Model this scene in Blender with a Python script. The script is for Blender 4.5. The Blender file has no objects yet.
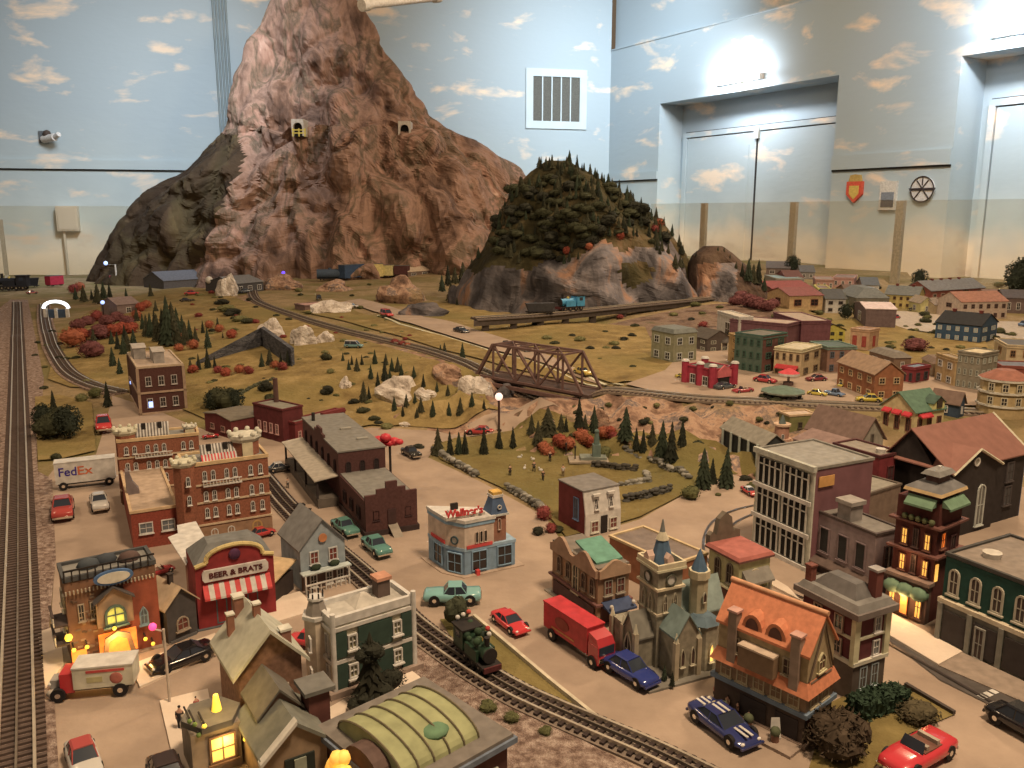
import bpy, math, random
from mathutils import Vector, Matrix, noise
R=math.radians; PI=math.pi
rnd=random.Random(7)
sc=bpy.context.scene; COL=sc.collection
# ---------- camera ----------
FPX=850.0; PITCH=R(11.4); CAMZ=1.70; T=0.95
cp,sp=math.cos(PITCH),math.sin(PITCH)
cam=bpy.data.cameras.new('camera'); camo=bpy.data.objects.new('camera',cam); COL.objects.link(camo)
cam.lens=FPX/1024*36; cam.sensor_width=36; cam.clip_start=.05; cam.clip_end=60
camo.location=(0,0,CAMZ); camo.rotation_euler=(R(90)-PITCH,0,0); sc.camera=camo
def ray(px,py):
    a=(px-512)/FPX; b=(384-py)/FPX
    return Vector((a, cp+b*sp, -sp+b*cp))
def Zp(px,py,z):
    d=ray(px,py); t=(z-CAMZ)/d.z
    return Vector((d.x*t,d.y*t,z))
def pr(p):
    x,y,z=p[0],p[1],p[2]-CAMZ
    f=y*cp-z*sp; u=y*sp+z*cp
    return (512+FPX*x/f, 384-FPX*u/f)
def Wp(px,py,n,c):            # a vertical plane n.(x,y)=c
    d=ray(px,py); t=c/(d.x*n[0]+d.y*n[1])
    return Vector((d.x*t,d.y*t,CAMZ+d.z*t))
def ppm(x,y,z=T):             # pixels per metre there
    return FPX/(y*cp-(z-CAMZ)*sp)
# ---------- colours and materials ----------
def lin(c):
    c=c/255.0
    return c/12.92 if c<=.04045 else ((c+.055)/1.055)**2.4
TINT=(1.0,.74,.52); KEXP=.66
def pc(r,g,b):
    c=[lin(v)/(KEXP*t) for v,t in zip((r,g,b),TINT)]; y=.3*c[0]+.55*c[1]+.15*c[2]
    return tuple(max(.004,min(.85,v*.88+y*.12)) for v in c)
MC={}
def mat(name,col,rough=.8,var=.18,scale=60,metal=0,emit=0,bump=0,raw=False,ecol=None,spec=.3,coat=0):
    if name in MC: return MC[name]
    c=col if raw else pc(*col)
    if name.startswith(('paint_','car_paint')): c=tuple(v*.66 for v in c)
    m=bpy.data.materials.new(name); m.use_nodes=True; nt=m.node_tree; N=nt.nodes; L=nt.links
    b=N['Principled BSDF']; b.inputs['Roughness'].default_value=rough; b.inputs['Metallic'].default_value=metal
    b.inputs['Specular IOR Level'].default_value=spec; b.inputs['Coat Weight'].default_value=coat
    tc=N.new('ShaderNodeTexCoord'); ns=N.new('ShaderNodeTexNoise'); ns.inputs['Scale'].default_value=scale; ns.inputs['Detail'].default_value=4
    L.new(tc.outputs['Object'],ns.inputs['Vector'])
    mr=N.new('ShaderNodeMapRange'); mr.inputs['From Min'].default_value=.3; mr.inputs['From Max'].default_value=.7
    L.new(ns.outputs['Fac'],mr.inputs['Value'])
    mx=N.new('ShaderNodeMix'); mx.data_type='RGBA'; L.new(mr.outputs['Result'],mx.inputs['Factor'])
    mx.inputs['A'].default_value=tuple(v*(1-var) for v in c)+(1,); mx.inputs['B'].default_value=tuple(min(.95,v*(1+var)) for v in c)+(1,)
    L.new(mx.outputs['Result'],b.inputs['Base Color'])
    if bump:
        bp=N.new('ShaderNodeBump'); bp.inputs['Strength'].default_value=bump; bp.inputs['Distance'].default_value=.004
        L.new(ns.outputs['Fac'],bp.inputs['Height']); L.new(bp.outputs['Normal'],b.inputs['Normal'])
    if emit:
        b.inputs['Emission Color'].default_value=tuple(ecol or c)+(1,); b.inputs['Emission Strength'].default_value=emit
    MC[name]=m; return m
def C(r,g,b,rough=.8,**k):       # matte paint by observed colour
    return mat('paint_%d_%d_%d_%d'%(r,g,b,int(rough*100)),(r,g,b),rough,**k)
GLS=mat('dark_glass',(38,30,26),.15,var=.3,spec=.5)
GLS2=mat('grey_glass',(86,80,74),.15,var=.3,spec=.5)
def lit(name,c,e): return mat(name,c,.5,emit=e,ecol=tuple(lin(v) for v in c),var=.25,scale=90)
LITW=lit('lit_window',(255,180,80),1.0); LITO=lit('lit_orange',(255,120,40),.9); LITY=lit('lit_yellow',(255,190,50),1.1)
LITC=lit('lit_cool',(150,175,255),1.8); LITP=lit('lit_pink',(255,60,120),1.5); LITG=lit('lit_green',(170,165,70),.35)
# ---------- mesh builder ----------
class MB:
    def __init__(s,m=None): s.v=[];s.f=[];s.i=[];s.mats=[];s.cur=0;s.X=None;s.sm=False;s.S=[]
    def use(s,m):
        if m not in s.mats: s.mats.append(m)
        s.cur=s.mats.index(m); return s
    def add(s,vs,fs,m=None,smooth=False):
        if m: s.use(m)
        b=len(s.v)
        if s.X is not None: vs=[s.X@Vector(v) for v in vs]
        s.v.extend(tuple(v) for v in vs)
        for f in fs: s.f.append(tuple(b+i for i in f)); s.i.append(s.cur); s.S.append(smooth)
        return s
    def box(s,x0,x1,y0,y1,z0,z1,m=None):
        return s.add([(x0,y0,z0),(x1,y0,z0),(x1,y1,z0),(x0,y1,z0),(x0,y0,z1),(x1,y0,z1),(x1,y1,z1),(x0,y1,z1)],
            [(3,2,1,0),(4,5,6,7),(0,1,5,4),(1,2,6,5),(2,3,7,6),(3,0,4,7)],m)
    def prism(s,p,z0,z1,m=None,s1=None):   # polygon extruded up; s1 = other top outline
        n=len(p); q=s1 or p
        return s.add([(a,b,z0) for a,b in p]+[(a,b,z1) for a,b in q],
            [tuple(range(n))[::-1],tuple(range(n,2*n))]+[(i,(i+1)%n,n+(i+1)%n,n+i) for i in range(n)],m)
    def wallshape(s,p,y0,y1,m=None):       # outline in x,z given thickness in y (y0 = outside)
        n=len(p)
        return s.add([(a,y0,b) for a,b in p]+[(a,y1,b) for a,b in p],
            [tuple(range(n)),tuple(range(n,2*n))[::-1]]+[((i+1)%n,i,n+i,n+(i+1)%n) for i in range(n)],m)
    def cyl(s,cx,cy,z0,z1,r0,r1=None,n=12,m=None,smooth=True,ph=0):
        r1=r0 if r1 is None else r1
        a=[ph+2*PI*i/n for i in range(n)]
        vs=[(cx+r0*math.cos(t),cy+r0*math.sin(t),z0) for t in a]+[(cx+r1*math.cos(t),cy+r1*math.sin(t),z1) for t in a]
        b=len(s.v)
        s.add(vs,[(i,(i+1)%n,n+(i+1)%n,n+i) for i in range(n)],m,smooth and n>6)
        s.add(vs[:n],[tuple(range(n))[::-1]],m); s.add(vs[n:],[tuple(range(n))],m)
        return s
    def tube(s,p,q,r,n=6,m=None,r2=None):
        p,q=Vector(p),Vector(q); d=q-p; L=d.length
        if L<1e-6: return s
        M=Matrix.Translation(p)@d.to_track_quat('Z','Y').to_matrix().to_4x4()
        o=s.X; s.X=(o@M) if o is not None else M
        s.cyl(0,0,0,L,r,r2,n,m); s.X=o; return s
    def lathe(s,pr_,n=12,m=None,cx=0,cy=0,smooth=True):
        k=len(pr_); vs=[(cx+r*math.cos(2*PI*i/n),cy+r*math.sin(2*PI*i/n),z) for r,z in pr_ for i in range(n)]
        return s.add(vs,[(j*n+i,j*n+(i+1)%n,(j+1)*n+(i+1)%n,(j+1)*n+i) for j in range(k-1) for i in range(n)],m,smooth)
    def ball(s,c,r,n=8,m=None,sq=(1,1,1)):
        k=max(4,n//2); P=[(math.sin(PI*j/k),-math.cos(PI*j/k)) for j in range(k+1)]
        vs=[(c[0]+r*sq[0]*a*math.cos(2*PI*i/n),c[1]+r*sq[1]*a*math.sin(2*PI*i/n),c[2]+r*sq[2]*b) for a,b in P for i in range(n)]
        return s.add(vs,[(j*n+i,j*n+(i+1)%n,(j+1)*n+(i+1)%n,(j+1)*n+i) for j in range(k) for i in range(n)],m,True)
    def gable(s,x0,x1,y0,y1,z,h,ax='x',o=.004,th=.003,m=None):  # two roof slabs, ridge along ax
        if ax=='x':
            c=(y0+y1)/2; hw=(y1-y0)/2; e=h*o/hw
            for sg in (-1,1):
                ye=c+sg*(hw+o)
                p=[(x0-o,ye,z-e),(x1+o,ye,z-e),(x1+o,c,z+h),(x0-o,c,z+h)]
                s.slab(p,th,m)
        else:
            c=(x0+x1)/2; hw=(x1-x0)/2; e=h*o/hw
            for sg in (-1,1):
                xe=c+sg*(hw+o)
                s.slab([(xe,y0-o,z-e),(xe,y1+o,z-e),(c,y1+o,z+h),(c,y0-o,z+h)],th,m)
        return s
    def slab(s,p,th,m=None):
        n=len(p)
        return s.add(list(p)+[(a,b,c+th) for a,b,c in p],[tuple(range(n))[::-1],tuple(range(n,2*n))]+[(i,(i+1)%n,n+(i+1)%n,n+i) for i in range(n)],m)
    def gwall(s,x0,x1,y0,y1,z0,z,h,ax='x',m=None): # house body with gable ends
        if ax=='x':
            c=(y0+y1)/2
            vs=[(x0,y0,z0),(x0,y1,z0),(x0,y1,z),(x0,c,z+h),(x0,y0,z)]; vs+=[(x1,b,c_) for a,b,c_ in vs]
        else:
            c=(x0+x1)/2
            vs=[(x1,y0,z0),(x0,y0,z0),(x0,y0,z),(c,y0,z+h),(x1,y0,z)]; vs+=[(a,y1,c_) for a,b,c_ in vs]
        return s.add(vs,[(0,1,2,3,4),(9,8,7,6,5)]+[((i+1)%5,i,5+i,5+(i+1)%5) for i in range(5)],m)
    def hip(s,x0,x1,y0,y1,z,h,inset,m=None):
        i=inset
        return s.add([(x0,y0,z),(x1,y0,z),(x1,y1,z),(x0,y1,z),(x0+i,y0+i,z+h),(x1-i,y0+i,z+h),(x1-i,y1-i,z+h),(x0+i,y1-i,z+h)],
            [(3,2,1,0),(4,5,6,7),(0,1,5,4),(1,2,6,5),(2,3,7,6),(3,0,4,7)],m)
    def mesh(s,name):
        me=bpy.data.meshes.new(name); me.from_pydata(s.v,[],s.f)
        for m in s.mats: me.materials.append(m)
        me.polygons.foreach_set('material_index',s.i); me.polygons.foreach_set('use_smooth',s.S)
        me.update(); return me
    def obj(s,name,parent=None,loc=(0,0,0),rz=0,fix=True):
        me=s.mesh(name)
        if fix: fixn(me)
        return put(me,name,parent,loc,rz)
import bmesh
def fixn(me):
    bm=bmesh.new(); bm.from_mesh(me); bmesh.ops.recalc_face_normals(bm,faces=bm.faces); bm.to_mesh(me); bm.free()
def put(me,name,parent=None,loc=(0,0,0),rz=0,rot=None,scale=None):
    o=bpy.data.objects.new(name,me); COL.objects.link(o); o.location=loc
    o.rotation_euler=rot if rot else (0,0,rz)
    if scale: o.scale=scale if isinstance(scale,(tuple,list)) else (scale,)*3
    if parent: o.parent=parent
    return o
def tag(o,label=None,cat=None,group=None,kind=None):
    if label: o['label']=label
    if cat: o['category']=cat
    if group: o['group']=group
    if kind: o['kind']=kind
    return o
def thing(name,label,cat,loc,rz=0,group=None):
    o=bpy.data.objects.new(name,None); COL.objects.link(o); o.empty_display_size=.02
    o.location=loc; o.rotation_euler=(0,0,rz); return tag(o,label,cat,group)
def text(s,size,m,parent,loc,rot,width=None,name='lettering',ext=.0006,bold=.0,align='CENTER'):
    cu=bpy.data.curves.new(name,'FONT'); cu.body=s; cu.size=size; cu.extrude=ext; cu.align_x=align; cu.align_y='CENTER'; cu.offset=bold
    t=bpy.data.objects.new(name,cu); COL.objects.link(t); bpy.context.view_layer.update()
    me=bpy.data.meshes.new_from_object(t.evaluated_get(bpy.context.evaluated_depsgraph_get())); me.name=name; me.materials.clear(); me.materials.append(m); bpy.data.objects.remove(t)
    xs=[v.co.x for v in me.vertices]; w=max(xs)-min(xs)
    o=put(me,name,parent,loc,rot=rot)
    if width and w: o.scale=(width/w,1,1)
    return o
# ---------- terrain ----------
RB=[(252,289),(258,302),(300,318),(340,330),(385,341),(430,352),(480,369),(592,389),(640,394),(700,400),(760,403),(830,407),(900,410),(960,413),(1060,418),(1200,425)]
ZR=T+.10
railB=[Zp(x,y,ZR) for x,y in RB]
SEG=[(railB[i],railB[i+1]) for i in range(len(railB)-1)]
def sd(x,y):      # signed distance to the upper line (positive in front of it) and parameter
    best=1e9; sg=1; tt=0
    for i,(a,b) in enumerate(SEG):
        dx,dy=b.x-a.x,b.y-a.y; L=dx*dx+dy*dy
        t=((x-a.x)*dx+(y-a.y)*dy)/L; t=0 if t<0 else 1 if t>1 else t
        ex,ey=x-a.x-t*dx,y-a.y-t*dy; d=ex*ex+ey*ey
        if d<best:
            best=d; tt=i+t; sg=1 if (dx*(y-a.y)-dy*(x-a.x))<0 else -1
    return sg*math.sqrt(best),tt
def ss(a,b,x):
    t=max(0,min(1,(x-a)/(b-a))); return t*t*(3-2*t)
HC={}
def H(x,y):
    if y<2.3: return T
    d,t=sd(x,y)
    gentle=.10*(1-ss(.06,1.7,d)); steep=.10*(1-ss(.05,.52,d))
    k=ss(5.2,6.2,t)
    hf=gentle*(1-k)+steep*k
    z=hf if d>0 else .10
    if d<0: z+=.08*ss(1.2,3.2,-d)*(1-ss(7,10,t))+.05*ss(1.0,4.0,-d)*ss(7,10,t)
    z-= .085*math.exp(-((t-6.6)/.42)**2)*math.exp(-(d/.22)**2)     # dip under the bridge
    if k>0 and .04<d<.7: z+=k*(.07*noise.noise(Vector((x*5,y*5,1)))+.05*noise.noise(Vector((x*13,y*13,5))))*ss(.04,.1,d)*(1-ss(.4,.7,d))*(1-ss(9.8,10.8,t))
    if x<-2.6: z*= ss(-3.6,-2.6,x) if y<7 else max(ss(-3.6,-2.6,x),ss(7,8,y))
    if y>4.2 and k<1: z+=.022*noise.noise(Vector((x*1.7,y*1.7,3)))*ss(4.2,5,y)*(1-k)*min(1,abs(d)/.4)
    return T+z
def G(px,py,dz=0):
    d=ray(px,py); y=.9; lo=None
    step=.06
    prev=0.9/d.y
    t=prev
    while t*d.y<12.5:
        z=CAMZ+d.z*t
        if z<=H(d.x*t,d.y*t)+dz:
            a,b=prev,t
            for _ in range(12):
                m_=(a+b)/2
                if CAMZ+d.z*m_<=H(d.x*m_,d.y*m_)+dz: b=m_
                else: a=m_
            return Vector((d.x*b,d.y*b,CAMZ+d.z*b-dz))
        prev=t; t+=step/d.y
    return Vector((d.x*t,d.y*t,T+.15))
def gridmesh(fn,xs,ys):
    vs=[];fs=[];n=len(xs)
    for y in ys:
        for x in xs: vs.append((x,y,fn(x,y)))
    for j in range(len(ys)-1):
        for i in range(n-1):
            a=j*n+i; fs.append((a,a+1,a+n+1,a+n))
    return vs,fs
GS=.05
GX=[-7.2+GS*i for i in range(int(13.4/GS)+1)]; GY=[.6+GS*i for i in range(int(11.0/GS)+1)]
def ground_mat(name,stops,scale,detail=6,bump=.4,second=None):
    m=bpy.data.materials.new(name); m.use_nodes=True; nt=m.node_tree; N=nt.nodes; L=nt.links; b=N['Principled BSDF']; b.inputs['Roughness'].default_value=.95; b.inputs['Specular IOR Level'].default_value=.15
    tc=N.new('ShaderNodeTexCoord'); ns=N.new('ShaderNodeTexNoise'); ns.inputs['Scale'].default_value=scale; ns.inputs['Detail'].default_value=detail; ns.inputs['Roughness'].default_value=.65
    L.new(tc.outputs['Object'],ns.inputs['Vector'])
    cr=N.new('ShaderNodeValToRGB'); L.new(ns.outputs['Fac'],cr.inputs['Fac'])
    e=cr.color_ramp.elements
    while len(e)<len(stops): e.new(.5)
    for k,(p,c) in enumerate(stops): e[k].position=p; e[k].color=pc(*c)+(1,)
    out=cr.outputs['Color']
    if second:
        n2=N.new('ShaderNodeTexNoise'); n2.inputs['Scale'].default_value=second[0]; n2.inputs['Detail'].default_value=3; L.new(tc.outputs['Object'],n2.inputs['Vector'])
        mr=N.new('ShaderNodeMapRange'); mr.inputs['From Min'].default_value=second[2]; mr.inputs['From Max'].default_value=second[3]; L.new(n2.outputs['Fac'],mr.inputs['Value'])
        mx=N.new('ShaderNodeMix'); mx.data_type='RGBA'; L.new(mr.outputs['Result'],mx.inputs['Factor']); L.new(out,mx.inputs['A']); mx.inputs['B'].default_value=pc(*second[1])+(1,); out=mx.outputs['Result']
    L.new(out,b.inputs['Base Color'])
    n3=N.new('ShaderNodeTexNoise'); n3.inputs['Scale'].default_value=scale*6; n3.inputs['Detail'].default_value=4; L.new(tc.outputs['Object'],n3.inputs['Vector'])
    bp=N.new('ShaderNodeBump'); bp.inputs['Strength'].default_value=bump; bp.inputs['Distance'].default_value=.01; L.new(n3.outputs['Fac'],bp.inputs['Height']); L.new(bp.outputs['Normal'],b.inputs['Normal'])
    MC[name]=m; return m
ASPH=ground_mat('asphalt',[(.3,(124,95,72)),(.7,(146,113,86))],7,bump=.15)
GRAV=ground_mat('gravel',[(.35,(96,66,50)),(.5,(134,100,78)),(.65,(168,132,106))],70,bump=.9)
SAND=ground_mat('sandy_soil',[(.3,(100,74,44)),(.5,(120,90,54)),(.7,(138,104,68))],12,second=(2.4,(100,80,40),.45,.65),bump=.7)
GRASS=ground_mat('dry_grass',[(.3,(92,66,32)),(.52,(118,88,44)),(.72,(140,106,58))],9,second=(2.2,(104,82,38),.45,.7),bump=.7)
LAWN=ground_mat('park_grass',[(.3,(86,64,28)),(.55,(104,80,38)),(.75,(120,92,46))],12,second=(3,(88,72,32),.45,.7),bump=.6)
CONC=ground_mat('pale_concrete',[(.3,(172,138,108)),(.7,(190,156,124))],10,bump=.1)
KERB=C(150,130,110)
LROCK=ground_mat('tan_rock',[(.32,(56,38,28)),(.44,(112,76,54)),(.52,(146,104,74)),(.58,(88,70,60)),(.66,(166,120,84)),(.78,(124,76,54))],8,detail=8,bump=1.0,second=(3.5,(112,84,50),.55,.7))
vs,fs=gridmesh(H,GX,GY)
mb=MB(); mb.add(vs,fs,SAND,True); mb.use(LROCK); nx=len(GX)-1
for q,f in enumerate(mb.f):
    x,y=GX[q%nx]+GS/2,GY[q//nx]+GS/2
    if y>2.3:
        d,t=sd(x,y)
        if (5.9<t<10.6 and .045<d<.54+.1*noise.noise(Vector((x*5,y*5,0)))) or (t<5.9 and .05<d<.14+.05*noise.noise(Vector((x*4,y*4,0))) and t>.5): mb.i[q]=1
x0,x1,y0,y1=GX[0],GX[-1],GY[0],GY[-1]
mb.box(x0,x1,y0,y1,T-.14,T-.06,C(90,70,50))
g=mb.obj('ground',fix=False); tag(g,kind='structure')
def drape(name,poly,m,off=.003,pix=True,kind='structure',z=None,th=None):
    P=[(G(*p) if z is None else Zp(p[0],p[1],z)) if pix else Vector((p[0],p[1],0)) for p in poly]
    bm=bmesh.new(); f=bm.faces.new([bm.verts.new((p.x,p.y,0)) for p in P])
    bmesh.ops.triangulate(bm,faces=[f])
    if z is None:
        xs=[p.x for p in P]; ys=[p.y for p in P]
        for ax,lo,hi,g0 in ((0,min(xs),max(xs),GX[0]),(1,min(ys),max(ys),GY[0])):
            if ax==1 and hi<2.2: continue
            k=math.ceil((lo-g0)/GS)
            while g0+k*GS<hi:
                co=[0,0,0]; co[ax]=g0+k*GS; no=[0,0,0]; no[ax]=1
                if ax==1 and co[1]<2.2: k+=1; continue
                bmesh.ops.bisect_plane(bm,geom=bm.verts[:]+bm.edges[:]+bm.faces[:],plane_co=co,plane_no=no,dist=1e-6); k+=1
    bmesh.ops.triangulate(bm,faces=bm.faces[:])
    for v in bm.verts: v.co.z=(H(v.co.x,v.co.y) if z is None else z)+off
    if th:
        r=bmesh.ops.extrude_face_region(bm,geom=bm.faces[:])
        for v in [e for e in r['geom'] if isinstance(e,bmesh.types.BMVert)]: v.co.z-=th
    bmesh.ops.recalc_face_normals(bm,faces=bm.faces)
    if not th:
        for f in bm.faces:
            if f.normal.z<0: f.normal_flip()
    me=bpy.data.meshes.new(name); bm.to_mesh(me); bm.free(); me.materials.append(m)
    for p in me.polygons: p.use_smooth=not th
    o=put(me,name)
    if kind: tag(o,kind=kind)
    return o
# ---------- room ----------
NB=(-math.sin(R(14)),math.cos(R(14))); CB=11.6
NR=(math.cos(R(31.5)),math.sin(R(31.5))); CR=7.58
def mural(name,lo,hi):   # painted sky: cream at the horizon, grey blue above, small peach clouds
    m=bpy.data.materials.new(name); m.use_nodes=True; nt=m.node_tree; N=nt.nodes; L=nt.links; b=N['Principled BSDF']; b.inputs['Roughness'].default_value=.55; b.inputs['Specular IOR Level'].default_value=.2
    tc=N.new('ShaderNodeTexCoord'); sx=N.new('ShaderNodeSeparateXYZ'); L.new(tc.outputs['Object'],sx.inputs[0])
    n1=N.new('ShaderNodeTexNoise'); n1.inputs['Scale'].default_value=1.3; n1.inputs['Detail'].default_value=4; L.new(tc.outputs['Object'],n1.inputs['Vector'])
    ad=N.new('ShaderNodeMath'); ad.operation='MULTIPLY_ADD'; L.new(n1.outputs['Fac'],ad.inputs[0]); ad.inputs[1].default_value=.9; L.new(sx.outputs['Z'],ad.inputs[2])
    mr=N.new('ShaderNodeMapRange'); mr.inputs['From Min'].default_value=1.3; mr.inputs['From Max'].default_value=3.3; L.new(ad.outputs[0],mr.inputs['Value'])
    cr=N.new('ShaderNodeValToRGB'); e=cr.color_ramp.elements
    st=[(0,(.88,.76,.60)),(.22,(.88,.78,.64)),(.38,(.50,.58,.60)),(.6,(.38,.46,.50)),(1,(.34,.42,.48))]
    while len(e)<len(st): e.new(.5)
    for k,(p,c) in enumerate(st): e[k].position=p; e[k].color=c+(1,)
    L.new(mr.outputs[0],cr.inputs['Fac'])
    mp=N.new('ShaderNodeMapping'); mp.inputs['Scale'].default_value=(1.0,1.0,2.6); L.new(tc.outputs['Object'],mp.inputs['Vector'])
    n2=N.new('ShaderNodeTexNoise'); n2.inputs['Scale'].default_value=1.55; n2.inputs['Detail'].default_value=5; n2.inputs['Roughness'].default_value=.55; n2.inputs['Distortion'].default_value=.3; L.new(mp.outputs[0],n2.inputs['Vector'])
    m2=N.new('ShaderNodeMapRange'); m2.inputs['From Min'].default_value=.57; m2.inputs['From Max'].default_value=.69; L.new(n2.outputs['Fac'],m2.inputs['Value'])
    mx=N.new('ShaderNodeMix'); mx.data_type='RGBA'; L.new(m2.outputs[0],mx.inputs['Factor']); L.new(cr.outputs['Color'],mx.inputs['A']); mx.inputs['B'].default_value=(.74,.62,.50,1)
    L.new(mx.outputs['Result'],b.inputs['Base Color'])
    bp=N.new('ShaderNodeBump'); bp.inputs['Strength'].default_value=.25; bp.inputs['Distance'].default_value=.01
    br=N.new('ShaderNodeTexNoise'); br.inputs['Scale'].default_value=6; L.new(mp.outputs[0],br.inputs['Vector']); L.new(br.outputs['Fac'],bp.inputs['Height']); L.new(bp.outputs['Normal'],b.inputs['Normal'])
    MC[name]=m; return m
MUR=mural('sky_mural',0,0)
CEILZ=5.0
corner=Wp(608,200,NB,CB)
tb=Vector((NB[1],-NB[0]))      # along the back wall towards the right
tr=Vector((NR[1],-NR[0]))      # along the right wall towards the camera
def wframe(c,t):               # local frame: x along wall, y into wall (away from room), z up
    return Matrix(((t.x,-t.y,0,c[0]),(t.y,t.x,0,c[1]),(0,0,1,0),(0,0,0,1)))
cc=Vector((corner.x,corner.y))
FB=wframe(cc,tb); FR=wframe(cc,tr)
def wl(F,px,py,n,c):           # pixel -> wall local (x,z)
    p=F.inverted()@Wp(px,py,n,c); return p.x,p.z
mb=MB(); mb.X=FB; mb.box(-11,.0,0,.12,0,CEILZ,MUR); tag(mb.obj('wall_back'),kind='structure')
r1a=wl(FR,660,103,NR,CR); r1b=wl(FR,839,76,NR,CR); r2a=wl(FR,962,56,NR,CR)
zt=(r1a[1]+r1b[1])/2; zt2=r2a[1]; rw=r1b[0]-r1a[0]
zA=(wl(FR,608,50,NR,CR)[1]+wl(FR,768,11,NR,CR)[1])/2
mb=MB(); mb.X=FR
xs=[0,r1a[0],r1b[0],r2a[0],r2a[0]+rw,9.0]
mb.box(xs[0],xs[1],0,.4,0,zA,MUR); mb.box(xs[2],xs[3],0,.4,0,zA,MUR); mb.box(xs[4],xs[5],0,.4,0,zA,MUR)
mb.box(xs[1],xs[2],0,.4,zt,zA,MUR); mb.box(xs[3],xs[4],0,.4,zt2,zA,MUR)
mb.box(0,9,.4,.5,0,zA,MUR); mb.box(0,9,.07,.5,zA,CEILZ,MUR)
tag(mb.obj('wall_right'),kind='structure')
DOORP=mat('door_paint',(.5,.52,.5),.5,raw=True,var=.04,scale=3); GAP=mat('dark_gap',(.03,.03,.03),.9,raw=True)
for k,(a,b,z1) in enumerate(((xs[1],xs[2],zt-.42),(xs[3],xs[4],zt2-.42))):
    root=bpy.data.objects.new('door_%d'%(k+1),None); COL.objects.link(root); root['kind']='structure'; root.matrix_world=FR
    m1=MB(); m1.box(a+.10,a+.16,.33,.4,0,z1,MUR); m1.box(b-.13,b-.07,.33,.4,0,z1,MUR); m1.box(a+.10,b-.07,.33,.4,z1,z1+.06,MUR)
    m1.box(a+.085,b-.055,.39,.4,0,z1+.075,GAP); m1.obj('door_frame',root)
    mid=(a+b)/2
    for q0,q1 in ((a+.17,mid-.008),(mid+.008,b-.14)):
        m2=MB(); m2.box(q0,q1,.345,.4,0,z1-.012,MUR); m2.box(q0+.12,q1-.12,.34,.345,.3,z1-.15,MUR); m2.obj('door_panel',root)
    m3=MB(); m3.box(mid-.035,mid+.035,.31,.345,z1-.09,z1+.04,DOORP); m3.obj('door_closer',root)
    m4=MB(); m4.box(mid-.01,mid+.01,.335,.347,0,z1,GAP); m4.obj('door_seam',root)
mb=MB(); mb.box(-8,8,-2,14,-.1,0,C(90,84,78)); tag(mb.obj('floor'),kind='structure')
# trims on the walls
za=wl(FB,100,171,NB,CB)[1]; xl=wl(FB,190,172,NB,CB)[0]
mb=MB(); mb.X=FB; mb.box(-11,xl,-.012,0,za,za+.02,GAP); mb.box(-11,xl+.1,-.03,0,za+.02,za+.13,MUR); tag(mb.obj('trim_1'),kind='structure')
a=wl(FR,835,170,NR,CR); b=wl(FR,951,163,NR,CR)
mb=MB(); mb.X=FR; mb.box(xs[2],xs[3],-.012,0,a[1]-.02,a[1],GAP); mb.box(xs[2],xs[3],-.025,0,a[1],a[1]+.14,MUR)
mb.box(0,xs[1],-.012,0,a[1]-.02,a[1],GAP); mb.box(0,xs[1],-.025,0,a[1],a[1]+.1,MUR)
mb.box(0,9,-.01,.07,zA-.012,zA+.004,MUR)
tag(mb.obj('trim_2'),kind='structure')
# things on the walls
def wallthing(name,label,cat,F,x,z,grp=None):
    o=thing(name,label,cat,(0,0,0)); o.matrix_world=F@Matrix.Translation((x,0,z)); o['label']=label; return o
a=wl(FB,533,76,NB,CB); b=wl(FB,579,122,NB,CB); w=b[0]-a[0]; h=a[1]-b[1]
vt=wallthing('wall_vent','pale blue louvred wall vent with dark bars high beside the mountain peak','vent',FB,a[0],b[1])
PB=mat('pale_blue_paint',(.46,.55,.60),.6,raw=True,var=.06,scale=4)
m1=MB()
for q in ((-.1,w+.1,-.1,0),(-.1,w+.1,h,h+.1),(-.1,0,0,h),(w,w+.1,0,h)): m1.box(q[0],q[1],-.02,0,q[2],q[3],PB)
m1.obj('vent_frame',vt); m1=MB(); m1.box(0,w,-.004,0,0,h,mat('vent_dark',(.10,.10,.09),.9,raw=True)); m1.obj('vent_opening',vt)
for k in range(1,5): m1=MB(); m1.box(w*k/5-.008,w*k/5+.008,-.016,-.004,0,h,PB); m1.obj('vent_bar',vt)
# conduits
CON=mat('conduit_paint',(.22,.27,.29),.6,raw=True,var=.1,scale=5)
for k in range(5):
    x=wl(FB,215+3.2*k,40,NB,CB)[0]
    m1=MB(); m1.cyl(0,0,0,CEILZ-1.2,.013,n=8,m=CON)
    o=m1.obj('conduit_pipe'); o.matrix_world=FB@Matrix.Translation((x,-.02,1.2)); tag(o,'thin grey conduit pipe in the bundle running down the wall behind the mountain','pipe','conduit pipes behind the mountain')
a=wl(FB,57,206,NB,CB); b=wl(FB,81,231,NB,CB)
o=wallthing('junction_box','beige electrical box on the wall above the far train','electrical box',FB,a[0],b[1])
BEI=mat('beige_metal',(.55,.50,.42),.5,raw=True,var=.05,scale=4)
m1=MB(); m1.box(0,b[0]-a[0],-.1,-.002,0,a[1]-b[1],BEI); m1.obj('box_body',o); m1=MB(); m1.box(.02,b[0]-a[0]-.02,-.11,-.1,.02,a[1]-b[1]-.02,BEI); m1.obj('box_door',o)
m1=MB(); m1.cyl(.06,-.05,-1.0,0,.018,n=8,m=BEI); m1.obj('conduit',o)
a=wl(FB,40,143,NB,CB)
o=wallthing('wall_camera','small white security camera bracketed on the wall at far left','camera',FB,a[0],a[1]); o['label']='small pale security camera bracketed high on the blue wall above the trim'
m1=MB(); m1.box(0,.1,-.02,0,0,.14,C(90,84,76)); m1.obj('bracket',o)
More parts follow.
